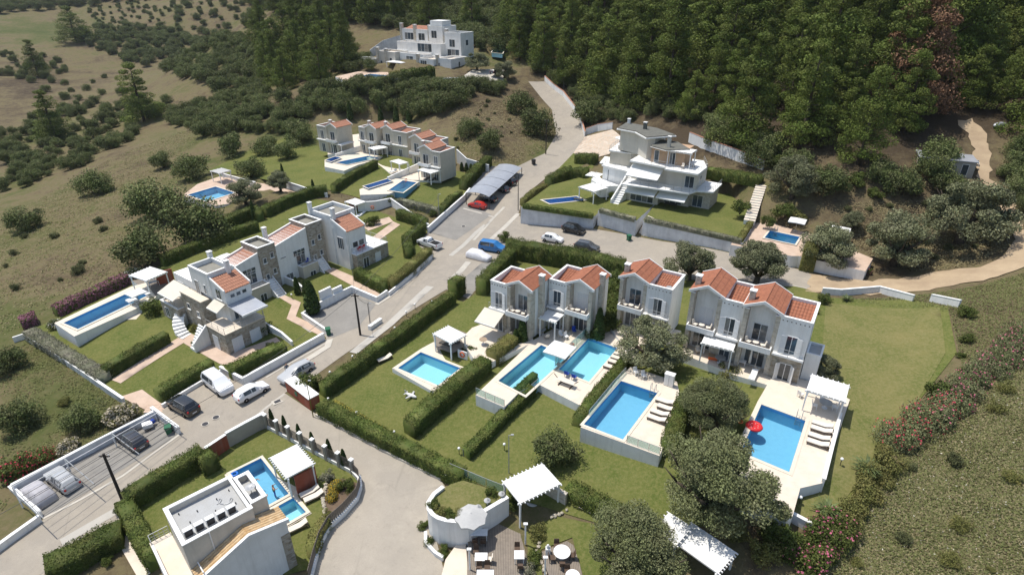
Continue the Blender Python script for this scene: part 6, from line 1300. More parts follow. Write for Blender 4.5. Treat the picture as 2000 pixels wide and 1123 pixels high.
    MB().box(x0+Lc-.01, x0+Lc+.012, -.26, .26, .48, .58).build('number_plate', 'white_paint', o)
    mm = MB().box(-.06,.06,-.09,.09,0,.12).mesh('mirror', pm)
    for sy in (1, -1): obj('mirror', mm, o, (x0+st[3][0]+.35, sy*(st[3][1]+.06), st[3][2]+.02))
    if kind in ('suv', 'wagon', 'van'): [MB().tube((x0+st[4][0]+.15, sy*(st[4][4]-.02), st[4][3]+.03), (x0+st[6][0]-.05, sy*(st[6][4]-.02), st[6][3]+.04), .02, 5).build('roof_rail', 'metal_grey', o) for sy in (1, -1)]
    return o
car('van', 'paint_white', (407,742), (450,775), 'white people carrier parked in front of the hedge'); car('hatch', 'paint_white', (470,786), (516,759), 'white hatchback on the road beside the people carrier'); car('suv', 'paint_black', (381,812), (341,790), 'black car with silver roof rails parked by the shelter wall')
car('wagon', 'paint_darkgrey', (280,880), (240,852), 'dark car under the shelter rods, nearest the bins'); car('wagon', 'paint_silver', (152,964), (100,926), 'silver estate car under the shelter rods'); car('hatch', 'car_cover', (102,990), (58,954), 'car under a grey cloth cover at the end of the shelter', True)
car('wagon', 'paint_silver', (604,718), (556,750), 'grey car on the road beside the entrance hedge'); car('hatch', 'paint_red', (951,411), (914,402), 'bright red hatchback at the front of the carport'); car('hatch', 'paint_black', (971,398), (936,390), 'black car just inside the carport behind the red one'); car('hatch', 'paint_darkgrey', (992,378), (966,370), 'dark car in the middle of the carport'); car('suv', 'paint_darkgrey', (1004,364), (980,356), 'dark car at the far end of the carport')
car('van', 'paint_blue', (940,487), (983,494), 'bright blue people carrier beside the covered car'); car('wagon', 'car_cover_silver', (912,500), (960,512), 'car under a shiny white cover at the hedge corner', True); car('hatch', 'paint_white', (1060,469), (1098,475), 'small white car behind the long tall hedge'); car('suv', 'paint_black', (1098,450), (1143,459), 'black off-road car beside the grey retaining wall'); car('suv', 'paint_grey', (1122,485), (1170,494), 'dark grey car behind the long tall hedge'); car('pickup', 'paint_white', (862,490), (816,474), 'white pickup with a dark load bed at the hedge end'); car('wagon', 'paint_darkgrey', (960,146), (972,142), 'dark car on the mansion forecourt', z=15.0)
# ================================================================ SMALL THINGS
def bin_(label, p, m='green_plastic', s=1.0):
    o = thing('wheelie_bin', label, 'bin', p, .4); MB().hexa([(-.26*s,-.3*s,.08),(.26*s,-.3*s,.08),(.26*s,.3*s,.08),(-.26*s,.3*s,.08),(-.32*s,-.37*s,1.0*s),(.32*s,-.37*s,1.0*s),(.32*s,.37*s,1.0*s),(-.32*s,.37*s,1.0*s)]).build('body', m, o); MB().box(-.35*s,.35*s,-.4*s,.42*s,1.002*s,1.07*s).build('lid', m, o)
    [MB().lathe([(.1,-.03),(.1,.03)], 10).build('wheel', 'tyre', o, loc=(x_*s,.3*s,.1)) for x_ in (-.25,.25)]
bin_('dark green bin against the grey retaining wall', G(1228,470)); bin_('green bin at the end of the zigzag path wall', G(642,654)); bin_('dark bin on the bank above the carport', G(1042,322), 'metal_dark', 1.2); bin_('dark green bin at the shelter end wall', G(332,846)); bin_('dark bin on the mansion slope', G(922,160), 'metal_dark', 1.2)
q_ = G(291,838); o = thing('trailer', 'small white trailer with bags under the shelter rods', 'trailer', q_, .6); MB().box(-.5,.5,-.4,.4,.4,.85).build('box', 'white_paint', o); MB().ball((.55,.3,.65), .3, 8).build('bag', 'fabric_blue', o, True); [MB().lathe([(.2,-.05),(.2,.05)], 10).build('wheel', 'tyre', o, loc=(0, y_, .2)).__setattr__('rotation_euler', (math.pi/2,0,0)) for y_ in (-.45,.45)]
# toy aeroplane on the lawn
q_ = G(803,776,.12); o = thing('inflatable_plane', 'grey white inflatable toy aeroplane lying on the left lawn', 'toy', q_, R(-30)); MB().lathe([(.03,-.85),(.12,-.6),(.2,-.1),(.2,.4),(.12,.7),(.02,.8)], 10).build('fuselage', 'fabric_white', o, True, loc=(0,0,.2)).rotation_euler = (0, math.pi/2, 0)
[MB().hexa([(-.05,0,-.05),(.3,0,-.05),(-.05,s_*.75,-.04),(-.22,s_*.75,-.04),(-.05,0,.06),(.3,0,.06),(-.05,s_*.75,.04),(-.22,s_*.75,.04)]).build('wing', 'fabric_grey', o, loc=(0,0,.2)) for s_ in (1,-1)]; [MB().hexa([(-.75,0,0),(-.55,0,0),(-.68,s_*.32,0),(-.82,s_*.32,0),(-.75,0,.05),(-.55,0,.05),(-.68,s_*.32,.05),(-.82,s_*.32,.05)]).build('tailplane', 'fabric_grey', o, loc=(0,0,.22)) for s_ in (1,-1)]; MB().hexa([(-.8,-.03,.2),(-.5,-.03,.2),(-.5,.03,.2),(-.8,.03,.2),(-.9,-.02,.62),(-.74,-.02,.62),(-.74,.02,.62),(-.9,.02,.62)]).build('fin', 'fabric_grey', o)
# floats
def ring(label, p, r, t, m, name='swim_ring', fill=None):
    o = thing(name, label, 'float', p); mb = MB(); n, k = 20, 8
    for i in range(n):
        a = 2*math.pi*i/n
        for j in range(k): b = 2*math.pi*j/k; mb.v.append(((r+t*math.cos(b))*math.cos(a), (r+t*math.cos(b))*math.sin(a), t*.8*math.sin(b)))
    for i in range(n):
        for j in range(k): mb.f.append((i*k+j, ((i+1) % n)*k+j, ((i+1) % n)*k+(j+1) % k, i*k+(j+1) % k))
    mb.build('ring', m, o, True)
    if fill: MB().lathe([(r,-.03),(r,.03),(r*.5,.06)], 20).build('floor', fill, o); [MB().lathe([(.04,0),(.04,.012)], 6).build('seed', 'fabric_white', o, loc=(r*.62*math.cos(s_*.9), r*.62*math.sin(s_*.9), .056)) for s_ in range(7)]
    return o
ring('round red float with pale spots in the right pool', P(1473,832,Z5+.02), .62, .2, 'red_plastic', 'pool_float', 'red_plastic'); ring('blue swim ring at the corner of the swimmers pool', fF.w(-12.6,7.2,-1.78), .28, .1, 'blue_plastic'); ring('orange ring lying on the edge of the right pool', P(1446,823,Z5+.1), .22, .07, 'orange_plastic'); ring('orange toy ring on the set-back villa terrace', P(1118,672,Z23+.08), .2, .08, 'orange_plastic')
def lifebuoy(label, p, ang):
    o = ring(label, p, .3, .08, 'orange_plastic', 'lifebuoy'); o['category'] = 'lifebuoy'; o.rotation_euler = (math.pi/2, 0, ang)
q_ = P(904,700,1.3); o = thing('screen_panel', 'low white wall panel carrying a lifebuoy beside the deck pergola', 'wall', q_, R(-32)); MB().box(-.7,.7,-.06,.06,-.3,1.1).build('panel', 'white_wall', o); lifebuoy('orange lifebuoy on the low white wall beside the square pool', q_+Vector((-.05,-.16,.65)), R(-32))
q_ = P(729,418,.5); lifebuoy('orange lifebuoy on the white wall of the corner villa', Vector((q_.x, q_.y-.1, 1.9)), R(-10)); q_ = P(793,352,3.4); lifebuoy('orange lifebuoy on the partition of the right tan-house pool', q_, R(57))
for (a, b, z_, lab) in (((655,306),(732,286),3.2,'white partition wall between the left tan-house pools'), ((757,352),(818,331),3.2,'white partition wall between the right tan-house pools')):
    A1, B1 = P(*a, 2.9), P(*b, 2.9); wall(lab, [A1[:2], B1[:2]], 1, .22, ztop=[3.5, 4.3], cap=.05, base=1.2, name='partition_wall', sub=99)
# pool ladders
def ladder(label, p, ang):
    o = thing('pool_ladder', label, 'ladder', p, ang)
    for x_ in (-.24,.24):
        mb = MB(); pts = [(x_,.5,0),(x_,.5,.75),(x_,.3,.88),(x_,.0,.8),(x_,-.02,-.9)]
        for s_, e_ in zip(pts[:-1], pts[1:]): mb.tube(s_, e_, .03, 6)
        mb.build('handrail', 'metal_grey', o)
    [MB().box(-.24,.24,-.06,.04,z_,z_+.03).build('rung', 'metal_grey', o) for z_ in (-.25,-.5,-.75)]
ladder('steel ladder at the back right corner of the red float pool', P(1560,817,Z5), R(-32)); ladder('steel ladder at the back right corner of the overflow pool', P(1274,765,Z4), R(-32)); ladder('steel ladder at the right-hand hillside pool', P(1515,453,4.75), R(-20))
# junk by the shed, white stone pillar lamp, air units
o = thing('timber_pile', 'pile of grey timbers lying behind the shed roof', 'timber', G(1875,312)); rj = random.Random(8); [MB().box(-2.2,2.2,-.07,.07,0,.1).build('timber', 'wood_pale' if i % 2 else 'metal_grey', o, loc=(rj.uniform(-.6,.6), -2.2+i*.3, .2+rj.uniform(0,.5)), rz=R(60)+rj.uniform(-.25,.25)) for i in range(16)]
o = thing('plastic_chair_heap', 'heap of white plastic chairs beside the shed', 'junk', G(1902,325)); [MB().box(-.25,.25,-.25,.25,.4,.45).box(-.25,.25,.2,.25,.45,.9).box(-.25,-.2,-.25,-.2,0,.4).box(.2,.25,-.25,-.2,0,.4).build('broken_chair', 'white_paint', o, loc=(rj.uniform(-1,.8), rj.uniform(-1.2,1.2), rj.uniform(0,.5)), rz=rj.uniform(0,6)) for i in range(7)]
q_ = G(1952,247); o = thing('grey_dinghy', 'grey upturned boat hull among the trees above the track', 'boat', q_, .3); MB().lathe([(.02,-1.6),(.45,-1.1),(.6,0),(.45,1.1),(.05,1.6)], 8).build('hull', 'metal_sheet', o, True, loc=(0,0,.2)).rotation_euler = (0, math.pi/2, 0)
q_ = P(1070,1078,-.6); o = thing('stone_ornament', 'white stone pedestal with a carved top beside the right wooden deck', 'ornament', q_); MB().box(-.2,.2,-.2,.2,-.2,.55).build('pedestal', 'white_trim', o); MB().lathe([(.12,.552),(.16,.65),(.1,.75),(.14,.85),(.03,1.0)], 8).build('carved_top', 'white_trim', o, True)
for px, py, lab in [(980,972,'white ornamental lamp on the planted bank, right one'),(952,985,'white ornamental lamp on the planted bank, middle one'),(934,998,'white ornamental lamp on the planted bank, left one')]:
    o = thing('bank_lamp', lab, 'lamp', P(px, py, 1.2)); MB().tube((0,0,0), (0,0,.5), .05, 8).build('post', 'white_paint', o); MB().lathe([(.32,.5),(.3,.54),(.08,.6),(.06,.8)], 12).build('shade', 'fabric_grey', o, True)
for i, (px, py) in enumerate([(918,1112),(1026,1062),(1064,1128)]): o = thing('deck_post', ['white post at the ramp end of the restaurant deck','white post beside the lemon tree','white post between the two wooden decks'][i], 'post', P(px, py, -1.0)); MB().tube((0,0,0), (0,0,2.6), .07, 8).build('shaft', 'white_paint', o); MB().box(-.18,.18,-.12,.12,2.45,2.55).build('bracket', 'white_paint', o)
q_ = P(1160,772,Z23); o = thing('hammock_frame', 'curved wooden hammock frame on the pale pool deck', 'hammock', P(1105,752,Z23), R(-32)); mb = MB(); pts = [(-1.5+.3*i, 0, .15+.09*(i-5)**2*.4) for i in range(11)]; [mb.tube(a, b, .04, 6) for a, b in zip(pts[:-1], pts[1:])]; mb.build('bow', 'wood_dark', o); [MB().box(x_-.05, x_+.05, -.5, .5, 0, .1).build('foot', 'wood_dark', o) for x_ in (-.7,.7)]; MB().slab((-1.1,-.35,.62),(1.1,-.35,.62),(1.1,.35,.62),(-1.1,.35,.62),.03).build('net', 'fabric_cream', o)
for px, z_, lab in [((1030,428),.0,'white electricity cabinet at the road corner wall'),((1392,700),3.9,'orange wooden box under the right villa pergola')]: o = thing('cabinet', lab, 'cabinet', P(*px, z_), R(-20)); MB().box(-.5,.5,-.35,.35,0,1.2 if z_ < 1 else .4).build('body', 'white_paint' if z_ < 1 else 'orange_plastic', o); MB().box(-.54,.54,-.39,.39,1.202 if z_ < 1 else .402,1.26 if z_ < 1 else .45).build('lid', 'white_trim' if z_ < 1 else 'wood_pale', o)
wall('low white wall piece on the road side of the long lawn hedge', GP([(722,646),(745,630)]), .7, .45, cap=.05)
# ================================================================ PEOPLE
def person(label, p, rz, top, bottom, pose):
    """one skinned body; pose = list of (joint, xyz, radius) chains"""
    me_ = bpy.data.meshes.new('body'); J = pose; names = list(J); ix = {n_: i for i, n_ in enumerate(names)}
    E_ = [(ix[a], ix[b]) for a, b in BONES if a in ix and b in ix]; me_.from_pydata([J[n_][0] for n_ in names], E_, [])
    ob = bpy.data.objects.new('tmp', me_); col.objects.link(ob); md = ob.modifiers.new('s', 'SKIN'); sv_ = me_.skin_vertices[0].data
    for n_ in names: sv_[ix[n_]].radius = (J[n_][1],)*2; sv_[ix[n_]].use_root = n_ == 'pelvis'
    s2 = ob.modifiers.new('d', 'SUBSURF'); s2.levels = 2; dg = bpy.context.evaluated_depsgraph_get(); dg.update(); nm_ = bpy.data.meshes.new_from_object(ob.evaluated_get(dg)); bpy.data.objects.remove(ob)
    nm_.name = 'body'; nm_.materials.clear(); [nm_.materials.append(MAT[k]) for k in ('skin', top, bottom, 'hair')]
    for pl in nm_.polygons:
        c = pl.center; pl.use_smooth = True; r_ = abs(c.x)
        pl.material_index = 3 if (c.z > J['head'][0][2]+.02 and c.y > -.03) or c.z > J['head'][0][2]+.09 else 1 if (J['pelvis'][0][2]-.02 < c.z < J['neck'][0][2]-.03 and r_ < .34 and top != 'skin') else 2 if (c.z < J['pelvis'][0][2] and c.z > .12 and bottom != 'skin') else 0
    o = thing('person', label, 'person', p, rz); obj('body', nm_, o); hz = J['head'][0]; f = MB().ball((hz[0]-.035, hz[1]-.085, hz[2]+.01), .013, 6).ball((hz[0]+.035, hz[1]-.085, hz[2]+.01), .013, 6); f.build('eyes', 'hair', o); return o
BONES = [('pelvis','chest'),('chest','neck'),('neck','head'),('head','crown'),('chest','shl'),('shl','ell'),('ell','hal'),('chest','shr'),('shr','elr'),('elr','har'),('pelvis','hil'),('hil','knl'),('knl','anl'),('anl','tol'),('pelvis','hir'),('hir','knr'),('knr','anr'),('anr','tor')]
STAND = {'pelvis':((0,0,.95),.15),'chest':((0,0,1.28),.16),'neck':((0,0,1.48),.06),'head':((0,-.02,1.60),.095),'crown':((0,0,1.70),.07),'shl':((.18,0,1.40),.065),'ell':((.25,.03,1.12),.045),'hal':((.24,-.08,.88),.035),'shr':((-.18,0,1.40),.065),'elr':((-.25,.03,1.12),.045),'har':((-.22,-.12,.90),.035),'hil':((.09,0,.88),.095),'knl':((.10,-.02,.5),.06),'anl':((.10,.02,.09),.045),'tol':((.11,-.14,.04),.04),'hir':((-.09,0,.88),.095),'knr':((-.10,-.02,.5),.06),'anr':((-.10,.02,.09),.045),'tor':((-.11,-.14,.04),.04)}
person('person in grey clothes standing beside the grey car', G(563,733,.1), R(40), 'cloth_grey', 'cloth_grey', STAND); person('person in green clothes at the far end of the carport', G(1005,362,.1), R(-60), 'cloth_green', 'cloth_grey', STAND)
SWIM = {k: ((v[0][0]*(1.5 if k in ('hal','har','ell','elr') else 1), v[0][1]-(.25 if k in ('hal','har') else 0), v[0][2] if k not in ('hal','har','ell','elr') else 1.33), v[1]) for k, v in STAND.items()}
for (u_, v_, a, lab) in ((-10.3,8.3,1.0,'swimmer nearest the far end of the rippling pool'),(-8.2,9.3,2.2,'swimmer beside the wooden edge of the rippling pool'),(-7.9,8.2,.2,'swimmer nearest the flat roof in the rippling pool')): person(lab, fF.w(u_, v_, -1.87-1.32), a, 'skin', 'fabric_blue', SWIM)
for px, py, lab in [(401,829,'round manhole cover on the road, lower one'),(422,816,'round manhole cover on the road, upper one'),(905,443,'round manhole cover on the road near the carport')]:
    o = thing('manhole_cover', lab, 'manhole', G(px, py, .09)); MB().lathe([(.42,0),(.42,.012),(.36,.016)], 16).build('frame', 'concrete_pale', o); MB().lathe([(.34,.012),(.34,.022)], 16).build('cover', 'metal_dark', o)
o = thing('drain_grate', 'square drain grate in a pale concrete frame at the court entrance', 'drain', G(542,785,.1), R(40)); MB().box(-.6,.6,-.45,.45,0,.01).build('frame', 'concrete_pale', o); MB().box(-.35,.35,-.25,.25,.011,.02).build('grate', 'metal_dark', o)
# ================================================================ VEGETATION
rg = np.random.default_rng(11)
def unitv(n):
    v = rg.normal(size=(n, 3)); return v/np.linalg.norm(v, axis=1, keepdims=True)
def card_verts(c, size, nrm=None, bias=0.0, aspect=1.7):
    """leaf-sized quads at points c, tilted at random (bias pulls them to face nrm)"""
    n_ = len(c); n = unitv(n_)
    if nrm is not None: n = n+bias*nrm; n /= np.linalg.norm(n, axis=1, keepdims=True)
    t = np.cross(n, unitv(n_)); t /= np.maximum(np.linalg.norm(t, axis=1, keepdims=True), 1e-6); b = np.cross(n, t)
    s = (size*(.65+.7*rg.random(n_)))[:, None]/2
    t = t*s*math.sqrt(aspect); b = b*s/math.sqrt(aspect)
    return np.stack([c-t-b*.35, c-b+t*.1, c+t+b*.35, c+b-t*.1], 1).reshape(-1, 3)
def card_mesh(name, V, m, extra=None):
    """mesh of quads; extra = list of (verts, faces) solid pieces in the same material"""
    nq = len(V)//4; F = np.arange(nq*4).reshape(nq, 4)
    if extra:
        ev = np.array(extra[0]); ef = np.array(extra[1])+len(V); V = np.concatenate([V, ev]); F = np.concatenate([F, ef])
    me = bpy.data.meshes.new(name); me.vertices.add(len(V)); me.vertices.foreach_set('co', V.astype(np.float32).ravel())
    me.loops.add(F.size); me.loops.foreach_set('vertex_index', F.ravel().astype(np.int32))
    me.polygons.add(len(F)); me.polygons.foreach_set('loop_start', np.arange(0, F.size, 4, dtype=np.int32))
    me.update(calc_edges=True)
    lv = np.repeat(rg.random(len(F)), 4)
    a = me.attributes.new('leafvar', 'FLOAT', 'POINT'); vals = np.full(len(V), .35); vals[F.ravel()] = lv; a.data.foreach_set('value', vals.astype(np.float32))
    me.materials.append(MAT[m]); return me
def ell(n, c, r, shell=.55):
    d = unitv(n); rad = shell+(1-shell)*rg.random(n)**.6
    return np.array(c)+d*np.array(r)*rad[:, None], d
def lumps_crown(lumps, per, size, bias=.9, shell=.6, aspect=1.7):
    V = []
    for c, r in lumps:
        p, d = ell(per, c, r, shell); V.append(card_verts(p, size, d+np.array([0, 0, .35]), bias, aspect))
    return np.concatenate(V)
def limb_mesh(name, segs, m='bark'):
    mb = MB()
    for a, b, r0, r1 in segs: mb.tube(a, b, r0, 7, r1)
    return mb.mesh(name, m, True)
def olive_proto(k, leafm='leaf_olive', R0=3.3, H0=5.4, per=1000, size=.125):
    rr = random.Random(100+k); L = []; segs = [((0,0,-.3), (.1,0,1.1), .36, .28)]
    ph = rr.uniform(0, 6); lob = [rr.uniform(.72, 1.18) for _ in range(7)]
    for i in range(44):
        a = rr.uniform(0, 6.28); q = rr.random()**.45; zt = rr.uniform(.08, 1.0); lb = lob[int(a/6.2832*7) % 7]; rad = R0*.82*q*lb*math.sin(math.pi*min(.95, .24+zt*.64))
        s = rr.uniform(.48, 1.08)
        L.append(((rad*math.cos(a), rad*math.sin(a), 1.1+zt*(H0-1.8)*(.8+.25*lb)), (s*rr.uniform(.9, 1.3), s*rr.uniform(.9, 1.3), s*.75)))
    for i in range(7):
        a = i*.9+rr.uniform(-.3, .3); e = (1.9*math.cos(a), 1.9*math.sin(a), rr.uniform(2.4, 3.4)); segs.append(((.1,0,1.0), e, .19, .06)); segs.append((e, (e[0]*1.35, e[1]*1.35, e[2]+.9), .06, .02))
    return limb_mesh('trunk', segs), card_mesh('crown', lumps_crown(L, int(per*.62), size, .8, .4), leafm)
def pine_proto(k, H0=17.0, R0=4.6, leafm='leaf_pine', pw=.62):
    rr = random.Random(300+k); L = []; segs = [((0,0,-1), (0,0,H0*.5), .36, .24), ((0,0,H0*.5), (.2,.1,H0*.97), .24, .05)]
    lev = 10
    for i in range(lev):
        t = i/(lev-1); z = H0*(.12+.86*t); Rr = R0*(1-t)**pw*(.75+.4*rr.random())+.45; nb = max(2, int(6.5-4*t)); a0 = rr.uniform(0, 6.28)
        for j in range(nb):
            a = a0+6.28*j/nb+rr.uniform(-.45, .45); q = rr.uniform(.45, 1.0)*Rr; s = rr.uniform(.95, 1.75)*(1.25-.45*t)
            c = (q*math.cos(a), q*math.sin(a), z+rr.uniform(-.8, .8)); L.append((c, (s*1.2, s*1.2, s*.72)))
            if rr.random() < .6: segs.append(((0,0,z-.9), c, .08, .03))
    L.append(((.2,.1,H0*.98), (.7,.7,.9)))
    return limb_mesh('trunk', segs), card_mesh('crown', lumps_crown(L, 380, .23, .9, .55, 2.2), leafm)
def bush_proto(k, leafm='leaf_scrub', R0=1.7, H0=2.2, per=260, nl=16, size=.16, flowers=None, fl=0, fsize=.16):
    rr = random.Random(500+k); L = []
    for i in range(nl):
        a = rr.uniform(0, 6.28); q = R0*.72*rr.random()**.5; z = rr.uniform(.2, .85)*H0*(1-.25*q/R0); s = rr.uniform(.3, .62)*R0*.8
        L.append(((q*math.cos(a), q*math.sin(a), z), (s*rr.uniform(.85, 1.25), s*rr.uniform(.85, 1.25), s*.85)))
    segs = [((0,0,-.3), (q_[0][0]*.8, q_[0][1]*.8, q_[0][2]), .07, .02) for q_ in L[:6]]
    out = [limb_mesh('stems', segs), card_mesh('foliage', lumps_crown(L, int(per*.62), size, .8, .4), leafm)]
    if flowers: out.append(card_mesh('blossom', lumps_crown([(c, (r[0]*1.07, r[1]*1.07, r[2]*1.08)) for c, r in L], fl, fsize, 1.2, .9, 1.1), flowers))
    return out
def cypress_proto(k, H0=4.0, R0=.55):
    n = 1500; t = rg.random(n)**.8; a = rg.random(n)*6.28; rad = R0*np.minimum(1, (1-t)**.55*1.15)*np.minimum(1, .55+t*4)*(.78+.3*rg.random(n))
    p = np.stack([rad*np.cos(a), rad*np.sin(a), .15+t*(H0-.2)], 1); d = np.stack([np.cos(a), np.sin(a), np.full(n, .3)], 1)
    return limb_mesh('trunk', [((0,0,-.2), (0,0,H0*.7), .1, .04)]), card_mesh('crown', card_verts(p, .24, d, 1.2, 1.6), 'leaf_cypress')
def palm_proto(k):
    rr = random.Random(900+k); V = []
    for i in range(46):
        a = rr.uniform(0, 6.28); el = rr.uniform(.05, 1.3); Lr = rr.uniform(1.0, 1.45); prev = None
        for j in range(6):
            s = j/5; r_ = Lr*s*math.cos(el*(1-.5*s)); z = .55+Lr*s*math.sin(el)*(1-.55*s); w_ = .12*(1-s*.75)
            cur = (np.array([r_*math.cos(a)-w_*math.sin(a), r_*math.sin(a)+w_*math.cos(a), z]), np.array([r_*math.cos(a)+w_*math.sin(a), r_*math.sin(a)-w_*math.cos(a), z]))
            if prev: V += [prev[0], prev[1], cur[1], cur[0]]
            prev = cur
    return limb_mesh('trunk', [((0,0,-.2), (0,0,.6), .2, .16)]), card_mesh('fronds', np.array(V), 'leaf_palm')
PRO = {}
def proto(kind, meshes):
    PRO.setdefault(kind, []).append(meshes)
for k in range(5): proto('olive', olive_proto(k))
for k in range(2): proto('olive_green', olive_proto(10+k, 'leaf_olive_green'))
for k in range(8): proto('pine', pine_proto(k, H0=(17, 20, 15, 18)[k % 4], R0=(4.9, 4.2, 5.2, 4.4)[k % 4], pw=(.6, .95, .5, .8)[k % 4]))
for k in range(2): proto('olive_big', olive_proto(30+k, 'leaf_olive_green', per=1900, size=.085))
for k in range(5): proto('thicket', bush_proto(80+k, 'leaf_thicket', 3.2, 4.6, 380, 26, .2))
proto('dead_pine', pine_proto(9, H0=15.0, R0=5.6, leafm='leaf_pine_dead'))
for k in range(5): proto('scrub', bush_proto(k))
for k in range(2): proto('green_bush', bush_proto(20+k, 'leaf_hedge'))
for k in range(2): proto('light_bush', bush_proto(30+k, 'leaf_hedge_light'))
for k in range(1): proto('grey_bush', bush_proto(40+k, 'leaf_grey'))
for k in range(2): proto('cypress', cypress_proto(k))
for k in range(2): proto('palm', palm_proto(k))
for nm, fm in (('pink', 'flower_pink'), ('mauve', 'flower_mauve'), ('red', 'flower_red'), ('white', 'flower_white'), ('cream', 'flower_cream'), ('yellow', 'flower_yellow')):
    d_ = dict(pink=(22,.16), mauve=(60,.2), red=(26,.15), white=(26,.16), cream=(75,.22), yellow=(45,.16))[nm]
    proto('flower_'+nm, bush_proto(60+len(nm), 'leaf_hedge' if nm not in ('cream', 'yellow') else 'leaf_hedge_light', 1.7, 2.3, flowers=fm, fl=d_[0], fsize=d_[1]))
NAMES = dict(olive='olive_tree', olive_big='olive_tree', thicket='shrub', olive_green='olive_tree', pine='pine_tree', dead_pine='pine_tree', scrub='shrub', green_bush='bush', light_bush='bush', grey_bush='bush', cypress='cypress', palm='cycad')
_cnt = {}
def plant(kind, p, s, label, group=None, sz=None, cat=None, nm=None):
    i = _cnt.get(kind, 0); _cnt[kind] = i+1
    ms = PRO[kind][i % len(PRO[kind])]
    nm = nm or NAMES.get(kind, 'flowering_shrub'); o = thing(nm, label, cat or (nm.split('_')[-1] if nm != 'cypress' else 'tree'), (p[0], p[1], p[2]-.05), random.Random(i*7+1).uniform(0, 6.28), group)
    o.scale = (s, s, sz or s)
    for me_ in ms:
        c = bpy.data.objects.new(me_.name.split('.')[0], me_); col.objects.link(c); c.parent = o
    return o
def crown_plant(kind, px, py, wpx, label, group=None, R0=3.3, flat=1.0, z=None):
    """tree whose foot is at px, py and whose crown is wpx wide on the survey photograph"""
    p = G(px, py) if z is None else P(px, py, z); d = p.y*cP-(p.z-CAMZ)*sP
    s = wpx/2*d/FPX/R0; return plant(kind, p, s, label, group, s*flat)
# ---- named olive trees
for a in [
 (1268,714,138,'round olive tree between the pale pool and the right-hand villas'),(1394,842,152,'broad olive tree overhanging the loungers beside the blue pool'),(1385,1020,258,'largest olive tree, spreading in the lower right above the white canopy'),
 (1238,1142,222,'large olive tree at the bottom edge beside the round deck table'),(1345,548,100,'olive tree behind the single villa on the road side'),(1475,556,118,'olive tree behind the villa pair in front of the grey wall'),
 (1610,525,116,'olive tree right of the clipped hedge block by the pool'),(1745,518,138,'olive tree at the start of the dirt track'),(1872,474,172,'wide dark olive tree inside the bend of the dirt track'),(1545,388,104,'olive tree at the top of the garden steps below the pines')]:
    crown_plant('olive_big' if a[1] > 830 else 'olive' if a[0] not in (1275,) else 'olive_green', a[0], a[1], a[2], a[3], flat=.95)
LOWB = {290:514, 305:428, 400:470, 188:379, 380:348, 320:328, 50:449, 458:304, 585:278, 1085:895, 490:345, 563:310, 520:302, 1052:264, 1018:222, 1150:238, 958:292, 915:268, 45:832, 168:834, 22:722}
for a in [(1085,882,92,'scruffy olive bush on the lower lawn'),(1606,738,66,'small fruit tree beside the end villa and its pergola'),(45,815,86,'olive tree at the left edge above the flowering bushes'),(168,815,78,'olive tree left of the cream flowering bush'),
 (22,705,72,'olive tree at the left edge outside the long hedge'),(290,485,112,'dark olive tree below the left field, behind the white stepped villa'),(305,400,112,'dark olive tree left of the pool on pink paving'),(400,432,128,'spreading olive tree in front of the pool on pink paving'),
 (188,368,70,'round dark tree standing alone in the left field'),(380,322,74,'dark olive tree behind the pergola of the pink-paved pool'),(320,318,48,'small round tree at the edge of the left field'),(50,432,66,'dark bushy tree on the left field slope'),(458,292,62,'olive tree on the green behind the pink-paved pool'),
 (585,262,64,'large round olive tree left of the tan row houses'),(490,338,58,'olive tree beside the garden wall of the pink-paved pool'),(548,372,52,'small olive tree on bare soil beside the pink paving'),(482,402,72,'olive tree beside the right end of the pink-paved pool'),(563,300,52,'olive tree on the lawn left of the tan houses'),
 (520,290,50,'olive tree between two olives left of the tan houses'),(932,140,50,'olive tree beside the white mansion forecourt'),(985,156,46,'olive tree at the right end of the mansion forecourt'),(1052,252,74,'olive tree on the inside of the uphill road bend'),(1018,212,64,'olive tree above the uphill road bend'),
 (1150,228,70,'olive tree outside the uphill road bend wall'),(958,282,58,'olive tree on the dry slope below the uphill road'),(915,258,54,'olive tree on the dry slope behind the tan row houses'),(640,640,1,'x')]:
    if a[3] != 'x' and a[0] in LOWB: crown_plant('thicket', a[0], LOWB[a[0]], a[2], a[3], R0=3.0, flat=.95).name = 'olive_tree'
    elif a[3] != 'x': crown_plant('olive', a[0], a[1], a[2], a[3], flat=.92)
for a in [(282,238,78,.78,'lone bright green pine in the dip left of the ridge'),(112,278,78,.62,'bushy pine on the lower left of the valley'),(150,84,60,.68,'tall dark pine on the far left meadow edge'),(76,150,48,.75,'dark pine at the left edge of the far brown field')]:
    crown_plant('pine', a[0], a[1], a[2], a[4], R0=5.0, flat=a[3])
